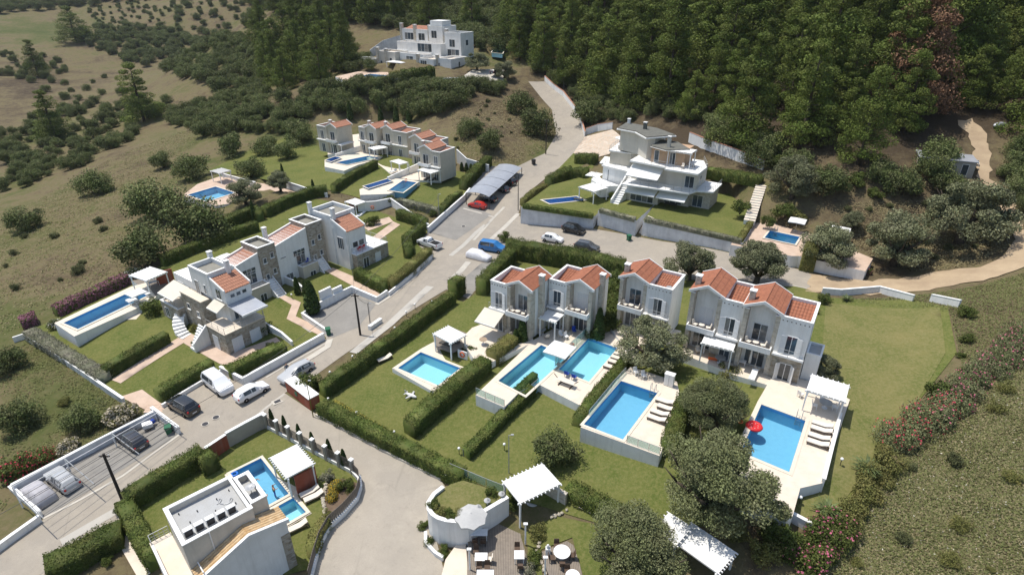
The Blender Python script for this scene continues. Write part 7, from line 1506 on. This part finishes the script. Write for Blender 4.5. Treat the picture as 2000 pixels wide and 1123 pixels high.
# ---- scattered growth
rs = random.Random(77)
def scatter(poly, n, kind, s0, s1, label, group, sep=2.0, avoid=(), tries=40, nm=None):
    xs = [p[0] for p in poly]; ys = [p[1] for p in poly]; got = []; k = 0
    while len(got) < n and k < n*tries:
        k += 1; x = rs.uniform(min(xs), max(xs)); y = rs.uniform(min(ys), max(ys))
        if not inpoly(x, y, poly): continue
        g = G(x, y)
        if any((g.x-h.x)**2+(g.y-h.y)**2 < sep*sep for h in got): continue
        got.append(g); plant(kind if isinstance(kind, str) else rs.choice(kind), g, rs.uniform(s0, s1), label, group, nm=nm)
scatter([(150,78),(260,62),(340,62),(520,105),(520,172),(440,188),(400,165),(300,135),(220,112)], 170, 'thicket', .85, 1.5, 'dark round tree in the dense valley thicket left of the ridge', 'trees of the valley thicket', 3.9, nm='thicket_tree')
scatter([(335,215),(480,178),(560,188),(610,225),(560,262),(480,262),(400,272),(330,250)], 90, 'thicket', .6, 1.15, 'grey green shrub on the ridge left of the tan houses', 'shrubs along the ridge', 2.9, nm='ridge_shrub')
scatter([(0,262),(60,252),(130,272),(180,265),(230,232),(290,242),(250,277),(150,332),(60,362),(0,385)], 95, 'thicket', .45, 1.0, 'low bushy growth along the hollow below the left field', 'bushes along the left hollow', 2.4, nm='wild_shrub')
scatter([(60,240),(120,215),(250,205),(330,190),(340,225),(250,240),(140,262),(60,262)], 40, 'thicket', .6, 1.2, 'dark shrub in the belt between the brown field and the hollow', 'shrub belt beyond the hollow', 3, nm='wild_shrub')
scatter([(150,60),(300,52),(420,60),(520,90),(420,100),(260,78),(160,84)], 60, 'thicket', .8, 1.5, 'dark tree at the upper rim of the valley thicket', 'trees at the rim of the valley thicket', 4.5, nm='thicket_tree')
scatter([(0,95),(60,100),(140,132),(130,152),(60,165),(0,150)], 30, 'thicket', .6, 1.2, 'small dark tree on the far left brown hillside', 'trees on the far left hillside', 5)
scatter([(60,160),(240,150),(300,200),(260,230),(120,215)], 18, 'thicket', .55, 1.0, 'single round tree on the brown field beyond the hollow', 'trees on the brown field', 7)
scatter([(165,22),(280,2),(335,20),(305,58),(205,52)], 60, 'thicket', .5, .75, 'small orchard tree on the far pale hillside', 'orchard trees on the far hillside', 6, nm='orchard_tree')
scatter([(330,4),(430,0),(520,20),(500,62),(400,52),(340,40)], 34, 'thicket', .7, 1.4, 'scattered far tree on the pale slope at the top', 'trees on the far pale slope', 9)
scatter([(440,-14),(985,-14),(985,62),(905,66),(780,58),(680,44),(560,34),(480,12)], 190, ['thicket', 'pine', 'thicket'], 1.0, 1.5, 'dark tree of the far wooded hill behind the mansion', 'trees of the far wooded hill', 5.5, nm='woodland_tree')
scatter([(0,-12),(440,-14),(420,2),(280,0),(160,16),(60,22),(0,30)], 90, 'thicket', 1.3, 2.2, 'dark tree of the far left skyline wood', 'trees of the far left wood', 8, nm='woodland_tree')
scatter([(500,80),(560,70),(640,75),(690,100),(700,130),(640,165),(560,180),(505,165)], 34, 'pine', .85, 1.15, 'tall pine in the stand left of the white mansion', 'pines left of the mansion', 4.2)
scatter([(610,185),(700,178),(760,180),(900,190),(905,205),(830,232),(700,222),(620,222),(560,232)], 58, 'thicket', .9, 1.3, 'olive tree of the dark belt between mansion and tan houses', 'olive belt below the mansion', 3.6, nm='olive_tree')
scatter([(880,60),(985,30),(985,110),(930,100)], 24, 'thicket', 1.0, 1.5, 'dark tree right behind the white mansion', 'trees behind the mansion', 5)
scatter([(1112,175),(1170,215),(1240,225),(1230,240),(1150,235)], 12, 'thicket', .6, 1.0, 'shrub on the bank outside the uphill road wall', 'shrubs on the road bank', 3.5)
scatter([(1390,262),(1500,302),(1560,322),(1650,365),(1770,352),(1780,385),(1640,392),(1500,338),(1400,290)], 60, ['thicket', 'thicket', 'green_bush'], .75, 1.25, 'dark green shrub along the foot of the pine forest', 'shrubs at the forest foot', 3.0)
scatter([(1945,300),(2010,280),(2010,420),(1990,400),(1950,350)], 18, 'thicket', .6, 1.0, 'shrub right of the dirt track at the picture edge', 'shrubs right of the dirt track', 3)
scatter([(0,430),(120,400),(230,430),(260,500),(160,540),(60,560),(0,600)], 12, 'scrub', .3, .8, 'low dry shrub scattered over the left field', 'low shrubs of the left field', 3)
scatter([(880,200),(1000,200),(1030,260),(960,300),(890,300)], 22, 'scrub', .25, .55, 'low dry shrub on the slope above the covered carport', 'low shrubs above the carport', 3)
scatter([(1640,400),(1850,400),(1850,440),(1780,500),(1850,510),(1950,470),(1960,430),(1700,450)], 18, 'scrub', .25, .6, 'low shrub on the brown ground inside the track bend', 'low shrubs inside the track bend', 3)
scatter([(1640,1123),(1740,960),(1850,800),(2000,690),(2000,1123)], 11, ['scrub', 'light_bush', 'light_bush'], .2, .55, 'low weed clump on the lower right meadow', 'weed clumps of the meadow', 2)
scatter([(700,372),(745,378),(860,420),(850,425),(760,395),(700,385)], 10, 'green_bush', .5, .7, 'bush along the low wall below the right tan-house pool', 'bushes below the right tan-house pool', 1.8)
scatter([(1190,395),(1200,380),(1210,386),(1200,402)], 3, 'green_bush', .6, .8, 'bush beside the outer stair of the cream terraced villa', 'bushes by the cream villa stair', 1.2)
scatter([(1190,545),(1215,560),(1200,640),(1175,650)], 12, 'green_bush', .8, 1.2, 'tall leafy shrub filling the gap between white villas', 'shrubs between the white villas', 1.5)
# ---- pine forest on the right hill
FOREST = [(985,-400),(990,118),(1062,150),(1112,172),(1170,208),(1200,205),(1262,226),(1335,240),(1400,262),(1480,312),(1540,325),(1600,352),(1640,372),(1760,366),(1830,345),(1862,300),(1895,240),(1965,225),(2010,300),(2300,330),(2300,-400)]
cand = []
for gx in np.arange(-20, 300, 7.6):
    for gy in np.arange(90, 420, 7.6):
        x = gx+rs.uniform(-2.6, 2.6); y = gy+rs.uniform(-2.6, 2.6); z = h1(x, y); q = proj((x, y, z))
        if inpoly(q[0], q[1], FOREST) and q[0] < 2080 and q[1] > -60 and not (1770 < q[0] < 1990 and q[1] > 222): cand.append((math.hypot(x, y), x, y, z))
cand.sort(); cand = cand[:300]
dead = min(cand, key=lambda c: (proj((c[1], c[2], c[3]+8))[0]-1800)**2+(proj((c[1], c[2], c[3]+10))[1]-95)**2)
for c in cand:
    if c is dead: plant('dead_pine', c[1:], 1.4, 'dead brown pine standing among the green pines of the forest')
    else: s = rs.uniform(.6, 1.3); plant('pine', c[1:], s*1.12, 'green pine of the dense forest on the right-hand hill', 'pines of the hill forest', s*rs.uniform(.95, 1.25))
scatter([(1000,100),(1062,150),(1112,172),(1170,208),(1200,205),(1262,226),(1335,240),(1400,262),(1480,300),(1400,240),(1260,205),(1160,180),(1060,120)], 40, 'thicket', .5, .95, 'undergrowth shrub between the trunks at the lower forest edge', 'undergrowth of the forest edge', 2.6)
scatter([(640,128),(720,118),(735,138),(700,142),(650,146)], 12, 'thicket', .8, 1.2, 'shrub around the left end of the mansion pool', 'shrubs left of the mansion pool', 3)
scatter([(700,164),(900,168),(985,172),(985,186),(900,186),(700,176)], 34, 'thicket', .6, 1.0, 'shrub on the bank just below the mansion', 'shrubs on the mansion bank', 2.8)
# ---- hedges: clipped, along plan lines
def hedge(label, px, w_, h_, m='leaf_hedge', z=None, dens=125, size=.115, wob=.12, group=None, name='hedge', wm=None, flowers=None, zs=None):
    pts = [Vector((*(G(a, b)[:2] if z is None else XY(a, b, z)), 0)) for a, b in px]
    o = thing(name, label, 'hedge', group=group); C = []; N = []; ev = []; ef = []
    line = []
    for a, b in zip(pts[:-1], pts[1:]):
        k = max(1, int((b-a).length/.8))
        for i in range(k): line.append(a.lerp(b, i/k))
    line.append(pts[-1]); ph = rs.uniform(0, 9)
    def zz(p): return z if z is not None else h1(p.x, p.y)
    L = offset_line([(p.x, p.y) for p in line], 1.0)
    for i, p in enumerate(line):
        nx, ny = L[i][0]-p.x, L[i][1]-p.y; zb = zz(p); hh = h_*(1+wob*math.sin(i*.9+ph)*.5); ww = w_/2*.86
        for sx, sz in ((1, -.3), (-1, -.3), (-1, hh*.95), (1, hh*.95)): ev.append((p.x+nx*ww*sx, p.y+ny*ww*sx, zb+sz))
        if i:
            a = 4*(i-1); b = 4*i
            ef += [(a, b, b+3, a+3), (b+1, a+1, a+2, b+2), (a+3, b+3, b+2, a+2)]
    ef += [(1, 0, 3, 2), (4*len(line)-4, 4*len(line)-3, 4*len(line)-2, 4*len(line)-1)]
    tot = sum((b-a).length for a, b in zip(line[:-1], line[1:]))
    n = int((2*h_+w_)*tot*dens)
    seg = rg.integers(0, len(line)-1, n); t = rg.random(n); side = rg.random(n)*(2*h_+w_)
    A = np.array([(p.x, p.y) for p in line]); Ln = np.array(L)-A
    P0 = A[seg]*(1-t[:, None])+A[seg+1]*t[:, None]; Nn = Ln[seg]
    zb = hgt(P0[:, 0], P0[:, 1]) if z is None else np.full(n, z)
    bul = 1+wob*np.sin(P0[:, 0]*1.9+ph)*np.cos(P0[:, 1]*2.3+ph)+wob*.5*rg.normal(size=n)
    sx = np.where(side < h_, 1, np.where(side < 2*h_, -1, (side-2*h_)/w_*2-1)); hz = np.where(side < h_, side, np.where(side < 2*h_, side-h_, h_))*bul**.6
    lat = np.where(side < 2*h_, sx*w_/2*bul, sx*w_/2)
    pos = np.stack([P0[:, 0]+Nn[:, 0]*lat, P0[:, 1]+Nn[:, 1]*lat, zb+hz], 1)
    nr = np.where((side < 2*h_)[:, None], np.stack([Nn[:, 0]*sx, Nn[:, 1]*sx, np.full(n, .25)], 1), np.array([0, 0, 1.0]))
    obj('foliage', card_mesh('foliage', card_verts(pos, size, nr, .9, 1.5), m, (ev, ef)), o)
    if flowers:
        sel = rg.random(n) < flowers[1]; obj('blossom', card_mesh('blossom', card_verts(pos[sel]+nr[sel]*.06, flowers[2], nr[sel], 1.2, 1.1), flowers[0]), o)
    return o
def bank(label, px, w_, h_, m, flowers=None, n=26, per=420, size=.13):
    pts = [Vector((*G(a, b)[:2], 0)) for a, b in px]; o = thing('oleander_bank' if flowers else 'shrub_bank', label, 'hedge'); L = []; tot = sum((b-a).length for a, b in zip(pts[:-1], pts[1:]))
    for a, b in zip(pts[:-1], pts[1:]):
        k = max(2, int(n*(b-a).length/tot)); d = (b-a).normalized(); nr = Vector((-d.y, d.x, 0))
        for i in range(k):
            p = a.lerp(b, (i+rs.random())/k)+nr*rs.uniform(-w_/2, w_/2)*.7; s = rs.uniform(.55, 1.0)*h_*.5; L.append(((p.x, p.y, h1(p.x, p.y)+rs.uniform(.25, .62)*h_), (s*1.25, s*1.25, s)))
            L.append(((p.x, p.y, h1(p.x, p.y)+.2), (s*1.2, s*1.2, s*.8)))
    obj('foliage', card_mesh('foliage', lumps_crown(L, per, size, .8, .5), m), o)
    if flowers: obj('blossom', card_mesh('blossom', lumps_crown([(c, (r[0]*1.05, r[1]*1.05, r[2]*1.06)) for c, r in L[::2]], flowers[1], flowers[2], 1.2, .9, 1.1), flowers[0]), o)
HEDGES = [
 ('long clipped hedge between the road and the left lawn', [(632,776),(700,729),(790,663),(884,592)], 1.5, 1.9, 'leaf_hedge'),
 ('square hedge end block beside the parking bay', [(884,585),(902,572)], 1.7, 3.0, 'leaf_hedge'),
 ('tall hedge behind the parking bay and the villa pair', [(940,578),(985,530),(1000,512)], 1.8, 2.8, 'leaf_hedge'),
 ('long tall hedge along the parked cars behind the villas', [(992,502),(1100,520),(1215,545)], 2.2, 3.3, 'leaf_hedge'),
 ('thick yellow green hedge between left lawn and narrow pool', [(1002,678),(960,712)], 1.8, 1.8, 'leaf_hedge_light'),
 ('dark thick hedge running down from the yellow green hedge', [(950,722),(900,762),(840,815),(800,852)], 2.0, 1.9, 'leaf_hedge'),
 ('shrub hedge along the court and below the left lawn', [(630,806),(700,842),(790,888),(862,925),(905,945)], 1.5, 1.7, 'leaf_hedge'),
 ('rough hedge beside the glass fence below the narrow pool', [(1040,770),(990,815),(950,858),(910,895)], 1.2, 1.2, 'leaf_hedge'),
 ('flowering planter hedge between the two pale pools', [(1045,738),(1005,775),(975,805)], .9, .8, 'leaf_hedge'),
 ('leafy hedge left of the blue pool with the overflow wall', [(1222,712),(1190,752),(1150,798),(1128,835)], 1.3, 1.2, 'leaf_hedge'),
 ('green hedge right of the blue pool under the olive trees', [(1335,800),(1318,850),(1302,895)], 1.6, 2.0, 'leaf_hedge'),
 ('low shrubs above the stone wall beside the white canopy', [(1108,962),(1160,988),(1222,1022)], 1.8, 1.1, 'leaf_hedge'),
 ('hedge block in front of the stone corner terrace', [(698,545),(752,572)], 1.5, 2.0, 'leaf_hedge'),
 ('long yellow green hedge on the white wall beside the road', [(764,566),(800,538),(838,502)], 1.6, 1.7, 'leaf_hedge_light'),
 ('angled hedge behind the parked pickup', [(800,505),(795,480),(825,455)], 1.6, 1.9, 'leaf_hedge'),
 ('hedge block at the lawn corner near the carport wall', [(778,428),(810,438),(832,448)], 1.5, 2.0, 'leaf_hedge'),
 ('hedge behind the parked white van', [(312,786),(360,757),(418,724)], 1.5, 1.7, 'leaf_hedge'),
 ('hedge on the wall above the parked white car', [(448,738),(500,712),(560,688)], 1.7, 1.5, 'leaf_hedge'),
 ('dark hedge between the left pool lawn and the garden path', [(208,738),(270,702),(330,668)], 1.5, 1.6, 'leaf_hedge'),
 ('pale flowering hedge inside the left boundary wall', [(62,658),(120,694),(208,746)], 1.7, 1.3, 'leaf_grey'),
 ('dark hedge between the road and the yellow tiled villa', [(252,995),(330,945),(402,902)], 1.6, 2.0, 'leaf_hedge'),
 ('hedge arm running down beside the garden steps', [(250,1000),(285,1070),(310,1110)], 1.5, 1.8, 'leaf_hedge'),
 ('hedge end block beside the red garden wall', [(402,906),(418,925)], 1.5, 1.9, 'leaf_hedge'),
 ('clipped hedge at the bottom left corner by the steps', [(100,1128),(160,1098),(212,1068),(245,1056)], 2.4, 1.8, 'leaf_hedge'),
 ('long hedge behind the white stepped villa', [(318,520),(380,494),(440,472),(505,450)], 1.6, 1.9, 'leaf_hedge'),
 ('tall dark hedge below the pink-paved pool', [(410,465),(450,445),(500,425),(510,432)], 1.8, 2.4, 'leaf_hedge'),
 ('hedge beside the olive on bare soil', [(518,425),(560,405),(612,385),(640,382)], 1.8, 2.2, 'leaf_hedge'),
 ('row of shrubs between the two tan-house lawns', [(652,378),(690,352),(735,328)], 1.4, 1.9, 'leaf_hedge'),
 ('hedge beside the tan-house lawn along the carport', [(905,372),(935,338),(955,322)], 2.0, 2.2, 'leaf_hedge'),
 ('low hedge along the tan-house lawn edge', [(778,400),(820,410),(862,422)], 1.3, 1.4, 'leaf_grey'),
 ('hedge on the roadside wall below the tan-house lawn', [(862,425),(880,402),(900,390)], 1.3, 1.9, 'leaf_hedge'),
 ('hedge along the patio beside the uphill road', [(1125,318),(1165,320)], 1.8, 2.2, 'leaf_hedge'),
 ('hedge block above the roadside wall of the cream villa', [(1070,368),(1110,350),(1145,352)], 2.2, 2.6, 'leaf_hedge'),
 ('clipped hedge in front of the small pool wall', [(1020,402),(1045,380),(1065,370)], 1.2, 1.3, 'leaf_hedge_light'),
 ('hedge on the hillside right of the cream villa', [(1380,345),(1430,352),(1485,362)], 2.0, 1.8, 'leaf_hedge'),
 ('curved hedge inside the round fence of the court', [(612,1090),(622,1055),(640,1030)], 1.0, 1.4, 'leaf_hedge_light')]
for a in HEDGES: hedge(*a)
hedge('dark tall hedge in front of the white mansion', [(784,160),(815,157),(850,153)], 3.0, 3.4, size=.3, dens=30)
hedge('low green hedge beside the mansion pool', [(760,152),(782,150)], 2.0, 1.6, 'leaf_hedge_light', size=.3, dens=30)
hedge('planted edge above the left grey retaining wall', [(1022,404),(1090,414),(1158,424)], .9, .6, 'leaf_hedge', z=4.0)
hedge('planted edge above the middle grey retaining wall', [(1172,412),(1240,430)], .9, .5, 'leaf_grey', z=4.9)
hedge('planted edge above the long grey retaining wall', [(1260,430),(1350,450),(1448,472)], .9, .5, 'leaf_grey', z=5.0)
hedge('yellow green hedge at the right end of the villa lawn', [(1446,470),(1472,430)], .9, .8, 'leaf_hedge_light', z=5.0)
hedge('clipped tall hedge block between pool and olive trees', [(1562,522),(1590,528)], 2.8, 4.2, 'leaf_hedge_light')
hedge('yellow shrubs along the left lawn fence', [(650,792),(690,815),(730,838),(752,850)], .9, .7, 'leaf_yellow')
hedge('pink and mauve oleander hedge beside the long narrow pool', [(112,618),(160,595),(215,570),(250,552)], 1.8, 1.6, 'leaf_hedge', flowers=('flower_mauve', .35, .2))
hedge('mauve shrub at the outer corner of the long hedge', [(44,640),(75,628)], 1.8, 1.4, 'leaf_hedge', flowers=('flower_mauve', .55, .2))
bank('long pink oleander bank along the upper right lawn edge', [(1815,838),(1862,790),(1905,745),(1955,700),(2015,650)], 3.6, 2.3, 'leaf_olive_green', ('flower_pink', 20, .16), 60)
bank('red oleander clump in the middle of the right bank', [(1735,872),(1790,835),(1840,800)], 3.0, 2.4, 'leaf_olive_green', ('flower_red', 28, .16), 30)
bank('pink oleander clump at the lower end of the deck wall', [(1555,1110),(1600,1070),(1645,1030)], 3.0, 2.0, 'leaf_hedge', ('flower_pink', 22, .17), 24)
bank('leafy shrubs between the cycads on the right bank', [(1640,1030),(1690,975),(1735,890)], 2.4, 1.7, 'leaf_hedge_light', None, 24)
# ---- single garden plants
for kind, px, py, s, lab in [
 ('flower_cream',240,822,1.05,'large cream flowering bush behind the car shelter'),('flower_cream',135,880,.72,'smaller cream flowering bush behind the car shelter'),('flower_red',40,925,1.15,'red flowering bush at the left end of the car shelter'),('flower_red',85,905,.85,'red flowering bush beside the smaller cream bush'),
 ('palm',1690,925,1.15,'large cycad on the right lawn below the oleanders'),('palm',1612,1005,1.0,'cycad with a pale centre near the deck corner'),('palm',1652,588,.75,'cycad in front of the low white wall on the right lawn'),
 ('cypress',560,858,.62,'x'),('green_bush',1886,618,.7,'shrub with red flowers at the right end of the low wall'),('green_bush',1888,668,.5,'round bush below the wall end on the right slope'),('green_bush',1876,698,.32,'smallest round bush on the right slope'),('green_bush',1886,732,.5,'round bush in line below the smallest bush'),
 ('green_bush',1835,790,1.1,'dark leafy bush above the red oleanders'),('green_bush',1608,592,.7,'bush at the house corner by the low white wall'),('light_bush',1565,600,.55,'yellow green bush behind the end villa'),('light_bush',1588,612,.5,'pale bush beside the end villa roof'),
 ('light_bush',1420,735,.75,'round yellow green bush on the villa terrace edge'),('green_bush',1152,660,.75,'bush beside the dark cypress at the pale pool'),('green_bush',602,760,1.0,'leafy bush beside the red entrance block'),('green_bush',640,758,.6,'low bush at the entrance end of the long hedge'),
 ('green_bush',905,960,.8,'large bush on the round planted bank'),('green_bush',1000,985,.6,'bush at the pergola end of the round bank'),('light_bush',1052,1045,.55,'small lemon tree beside the wooden deck'),('green_bush',1045,1095,.5,'shrub between the two wooden decks'),('grey_bush',1030,1120,.55,'grey shrub at the bottom between the decks'),
 ('green_bush',828,1030,.34,'topmost clipped ball bush below the white round wall'),('green_bush',838,1062,.34,'second clipped ball bush below the white round wall'),('green_bush',868,1080,.38,'lowest clipped ball bush below the white round wall'),
 ('green_bush',405,650,.7,'dark shrub inside the curved outside stair'),('light_bush',382,645,.5,'bright green shrub inside the curved outside stair'),('green_bush',530,680,.45,'shrub at the corner of the stone terrace garden'),('green_bush',520,650,.8,'dark shrub right of the grey awning terrace'),
 ('green_bush',666,570,.55,'round bush on the lawn above the parking inlet'),('green_bush',380,672,.28,'tiny shrub beside the path corner'),('green_bush',728,440,.9,'dark bush beside the red-walled pergola'),('light_bush',700,445,.5,'pale shrub in front of the red-walled pergola'),
 ('grey_bush',640,935,.5,'grey shrub in the curved fence bed'),('flower_yellow',655,955,.5,'upper yellow flowers in the curved fence bed'),('flower_yellow',648,975,.42,'lower yellow flowers in the curved fence bed'),('green_bush',678,955,.55,'dark shrub against the curved fence'),('light_bush',640,1010,.4,'low green plant at the foot of the curved fence bed'),
 ('green_bush',210,1100,.4,'round bush below the garden steps'),('green_bush',300,612,1.1,'spreading shrub below the loungers of the long pool'),('flower_white',262,540,.8,'white oleander beside the pool pergola'),('flower_white',110,640,.7,'white flowering bush between mauve shrubs'),('green_bush',320,545,.9,'bush behind the pool pergola of the stepped villa'),
 ('green_bush',1500,440,.8,'shrub at the foot of the garden steps'),('green_bush',1445,415,1.1,'dark shrub mass left of the garden steps'),('light_bush',1560,430,.9,'yellow green shrub behind the right pool wall'),('olive',1660,450,.62,'light green young tree behind the far parasol'),
 ('green_bush',1530,425,1.2,'dense green shrub behind the right pool wall'),('flower_pink',1690,535,.6,'pink flowering bush behind the track olive'),('green_bush',920,690,.6,'leafy plant beside the lifebuoy wall'),('green_bush',760,400,.9,'large bush below the right tan-house pool'),('light_bush',1215,400,.4,'flowering plant by the villa stair'),
 ('light_bush',1440,1050,.6,'bright green plant beside the bottom white canopy'),('light_bush',1490,1090,.8,'leafy yellow green shrub right of the bottom canopy'),('green_bush',1520,1060,1.0,'dark shrub below the deck wall'),('light_bush',126,790,.5,'small bright green fruit tree between two olives'),
 ('green_bush',240,1000,.5,'dark shrub at the road end of the hedge arm'),('green_bush',985,470,.8,'bush at the corner of the long tall hedge')]:
    if lab == 'x': continue
    plant(kind, G(px, py), s, lab)
for i, (px, py) in enumerate([(534,832),(559,845),(587,862),(613,878),(645,892),(674,912)]):
    plant('cypress', G(px, py), .52+.02*i, ['first','second','third','fourth','fifth','sixth'][i]+' small conical cypress along the court fence, counted from the road', 'conical cypresses along the court fence', .62)
for px, py, s, h_, lab in [(612,612,1.9,1.35,'tall dark cypress beside the parking inlet wall'),(582,575,.9,.75,'small cypress left of the tall dark cypress'),(598,580,.8,.7,'thin cypress next to the tall dark cypress'),(1020,672,1.2,.95,'taller dark cypress at the terrace end of the yellow green hedge'),(1008,676,1.0,.65,'shorter dark cypress at the terrace end of the yellow green hedge'),
   (1168,665,1.3,1.2,'dark cypress beside the pale pool corner'),(614,382,.8,.9,'cypress at the corner of the tan-house garden wall'),(553,345,.7,.8,'cypress on the green left of the tan houses'),(498,432,.9,1.1,'cypress in front of the dark hedge below the pool')]:
    plant('cypress', G(px, py), s, lab, None, h_)
for i in range(5): plant('cypress', G(902+i*9, 333+i*1.5), .9, 'thin young cypress along the white path wall of the tan houses', 'young cypresses at the path wall', .5)
for i, (px, py) in enumerate([(745,245),(775,245),(800,240),(685,235)]): plant('cypress', G(px, py), 1.6, 'dark cypress behind the tan row houses', 'cypresses behind the tan houses', 1.4)
for px, py, s_, lab in [(1838,372,.9,'bush hiding the left end of the shed'),(1862,380,.75,'bush in front of the shed wall'),(1812,352,1.1,'tall bush left of the shed'),(1890,388,.6,'bush below the shed beside the track'),(1830,325,1.2,'dark bush behind the left shed corner')]: plant('thicket', G(px, py), s_, lab)
# ---- rough grass and wild flowers
def grass(name, poly, n, m, h0, size, label):
    xs = [p[0] for p in poly]; ys = [p[1] for p in poly]; wp = GP(poly); wx = [p[0] for p in wp]; wy = [p[1] for p in wp]; C = []
    while len(C) < n:
        q_ = rg.random((4000, 2))*[max(wx)-min(wx), max(wy)-min(wy)]+[min(wx), min(wy)]
        C += [(a, b) for a, b in q_ if inpoly(a, b, wp)]
    C = np.array(C[:n]); z = hgt(C[:, 0], C[:, 1])
    cl = np.sin(C[:, 0]*.9+3*np.sin(C[:, 1]*.37))*np.cos(C[:, 1]*.8)
    c = np.stack([C[:, 0], C[:, 1], z+.03+h0*rg.random(n)**1.6*(.6+.4*cl)], 1)
    return stuff(tag(obj(name, card_mesh(name, card_verts(c, size, np.tile([0, 0, 1.0], (n, 1)), 1.3, 2.4), m)), label, 'grass'))
MEAD = [(1585,1135),(1660,1030),(1770,890),(1890,745),(2040,640),(2060,1135)]
grass('rough_grass', MEAD, 60000, 'grass_green', .22, .13, 'rough green grass and weeds over the lower right meadow')
grass('dry_grass', MEAD, 36000, 'grass_dry', .22, .13, 'dry yellow stalks over the lower right meadow')
o = grass('wild_flowers', MEAD, 900, 'flower_white', .26, .1, 'tiny white wild flowers over the lower right meadow'); o['category'] = 'flowers'
LF = [(0,640),(120,560),(260,480),(330,440),(240,340),(330,260),(430,215),(300,260),(0,440)]
grass('rough_grass', [(0,660),(110,600),(290,520),(330,430),(360,300),(470,215),(330,265),(150,345),(0,430)], 14000, 'grass_green', .2, .22, 'rough green grass on the left field')
grass('dry_grass', [(0,660),(110,600),(290,520),(330,430),(360,300),(470,215),(330,265),(150,345),(0,430)], 16000, 'grass_dry', .2, .22, 'dry straw-coloured grass on the left field')
grass('dry_grass', [(1640,400),(1850,390),(1960,430),(1975,480),(1900,520),(1780,530),(1650,470)], 9000, 'grass_dry', .2, .2, 'dry grass inside the bend of the dirt track')
grass('dry_grass', [(890,310),(880,210),(1000,200),(1075,240),(1070,290),(1010,320),(940,320)], 9000, 'grass_dry', .25, .25, 'dry grass on the slope above the carport')
grass('rough_grass', [(0,1000),(0,690),(60,665),(240,785),(310,815),(30,960)], 9000, 'grass_green', .15, .16, 'rough grass around the olives left of the car shelter')
grass('rough_grass', [(1630,582),(1780,578),(1900,560),(2010,530),(2010,640),(1880,720),(1855,610)], 12000, 'grass_green', .15, .15, 'rough grass between the dirt track and the right lawn')
for i, (px, py, k) in enumerate([(846,990,'green_bush'),(858,1002,'light_bush'),(880,1008,'green_bush'),(900,1008,'light_bush'),(960,965,'green_bush')]): plant(k, P(px, py, 1.2), .38, ['first','second','third','fourth','fifth'][i]+' low shrub along the rim of the round planted bank, from the left', 'shrubs on the round planted bank')
# ---- summer haze over the valley
hz = MB().box(-905, 625, -25, 1395, -45, 330); ho = hz.mesh('haze', 'white_wall'); ho.materials.clear()
hm = bpy.data.materials.new('haze'); hm.use_nodes = True; t = hm.node_tree
for nd in list(t.nodes):
    if nd.type == 'BSDF_PRINCIPLED': t.nodes.remove(nd)
pv = t.nodes.new('ShaderNodeVolumePrincipled'); pv.inputs['Color'].default_value = (.82,.88,.96,1); pv.inputs['Density'].default_value = .00007; pv.inputs['Anisotropy'].default_value = .2
t.links.new(pv.outputs[0], t.nodes['Material Output'].inputs['Volume']); ho.materials.append(hm)
stuff(tag(obj('haze', ho), 'thin pale summer haze in the air over the valley', 'haze'))
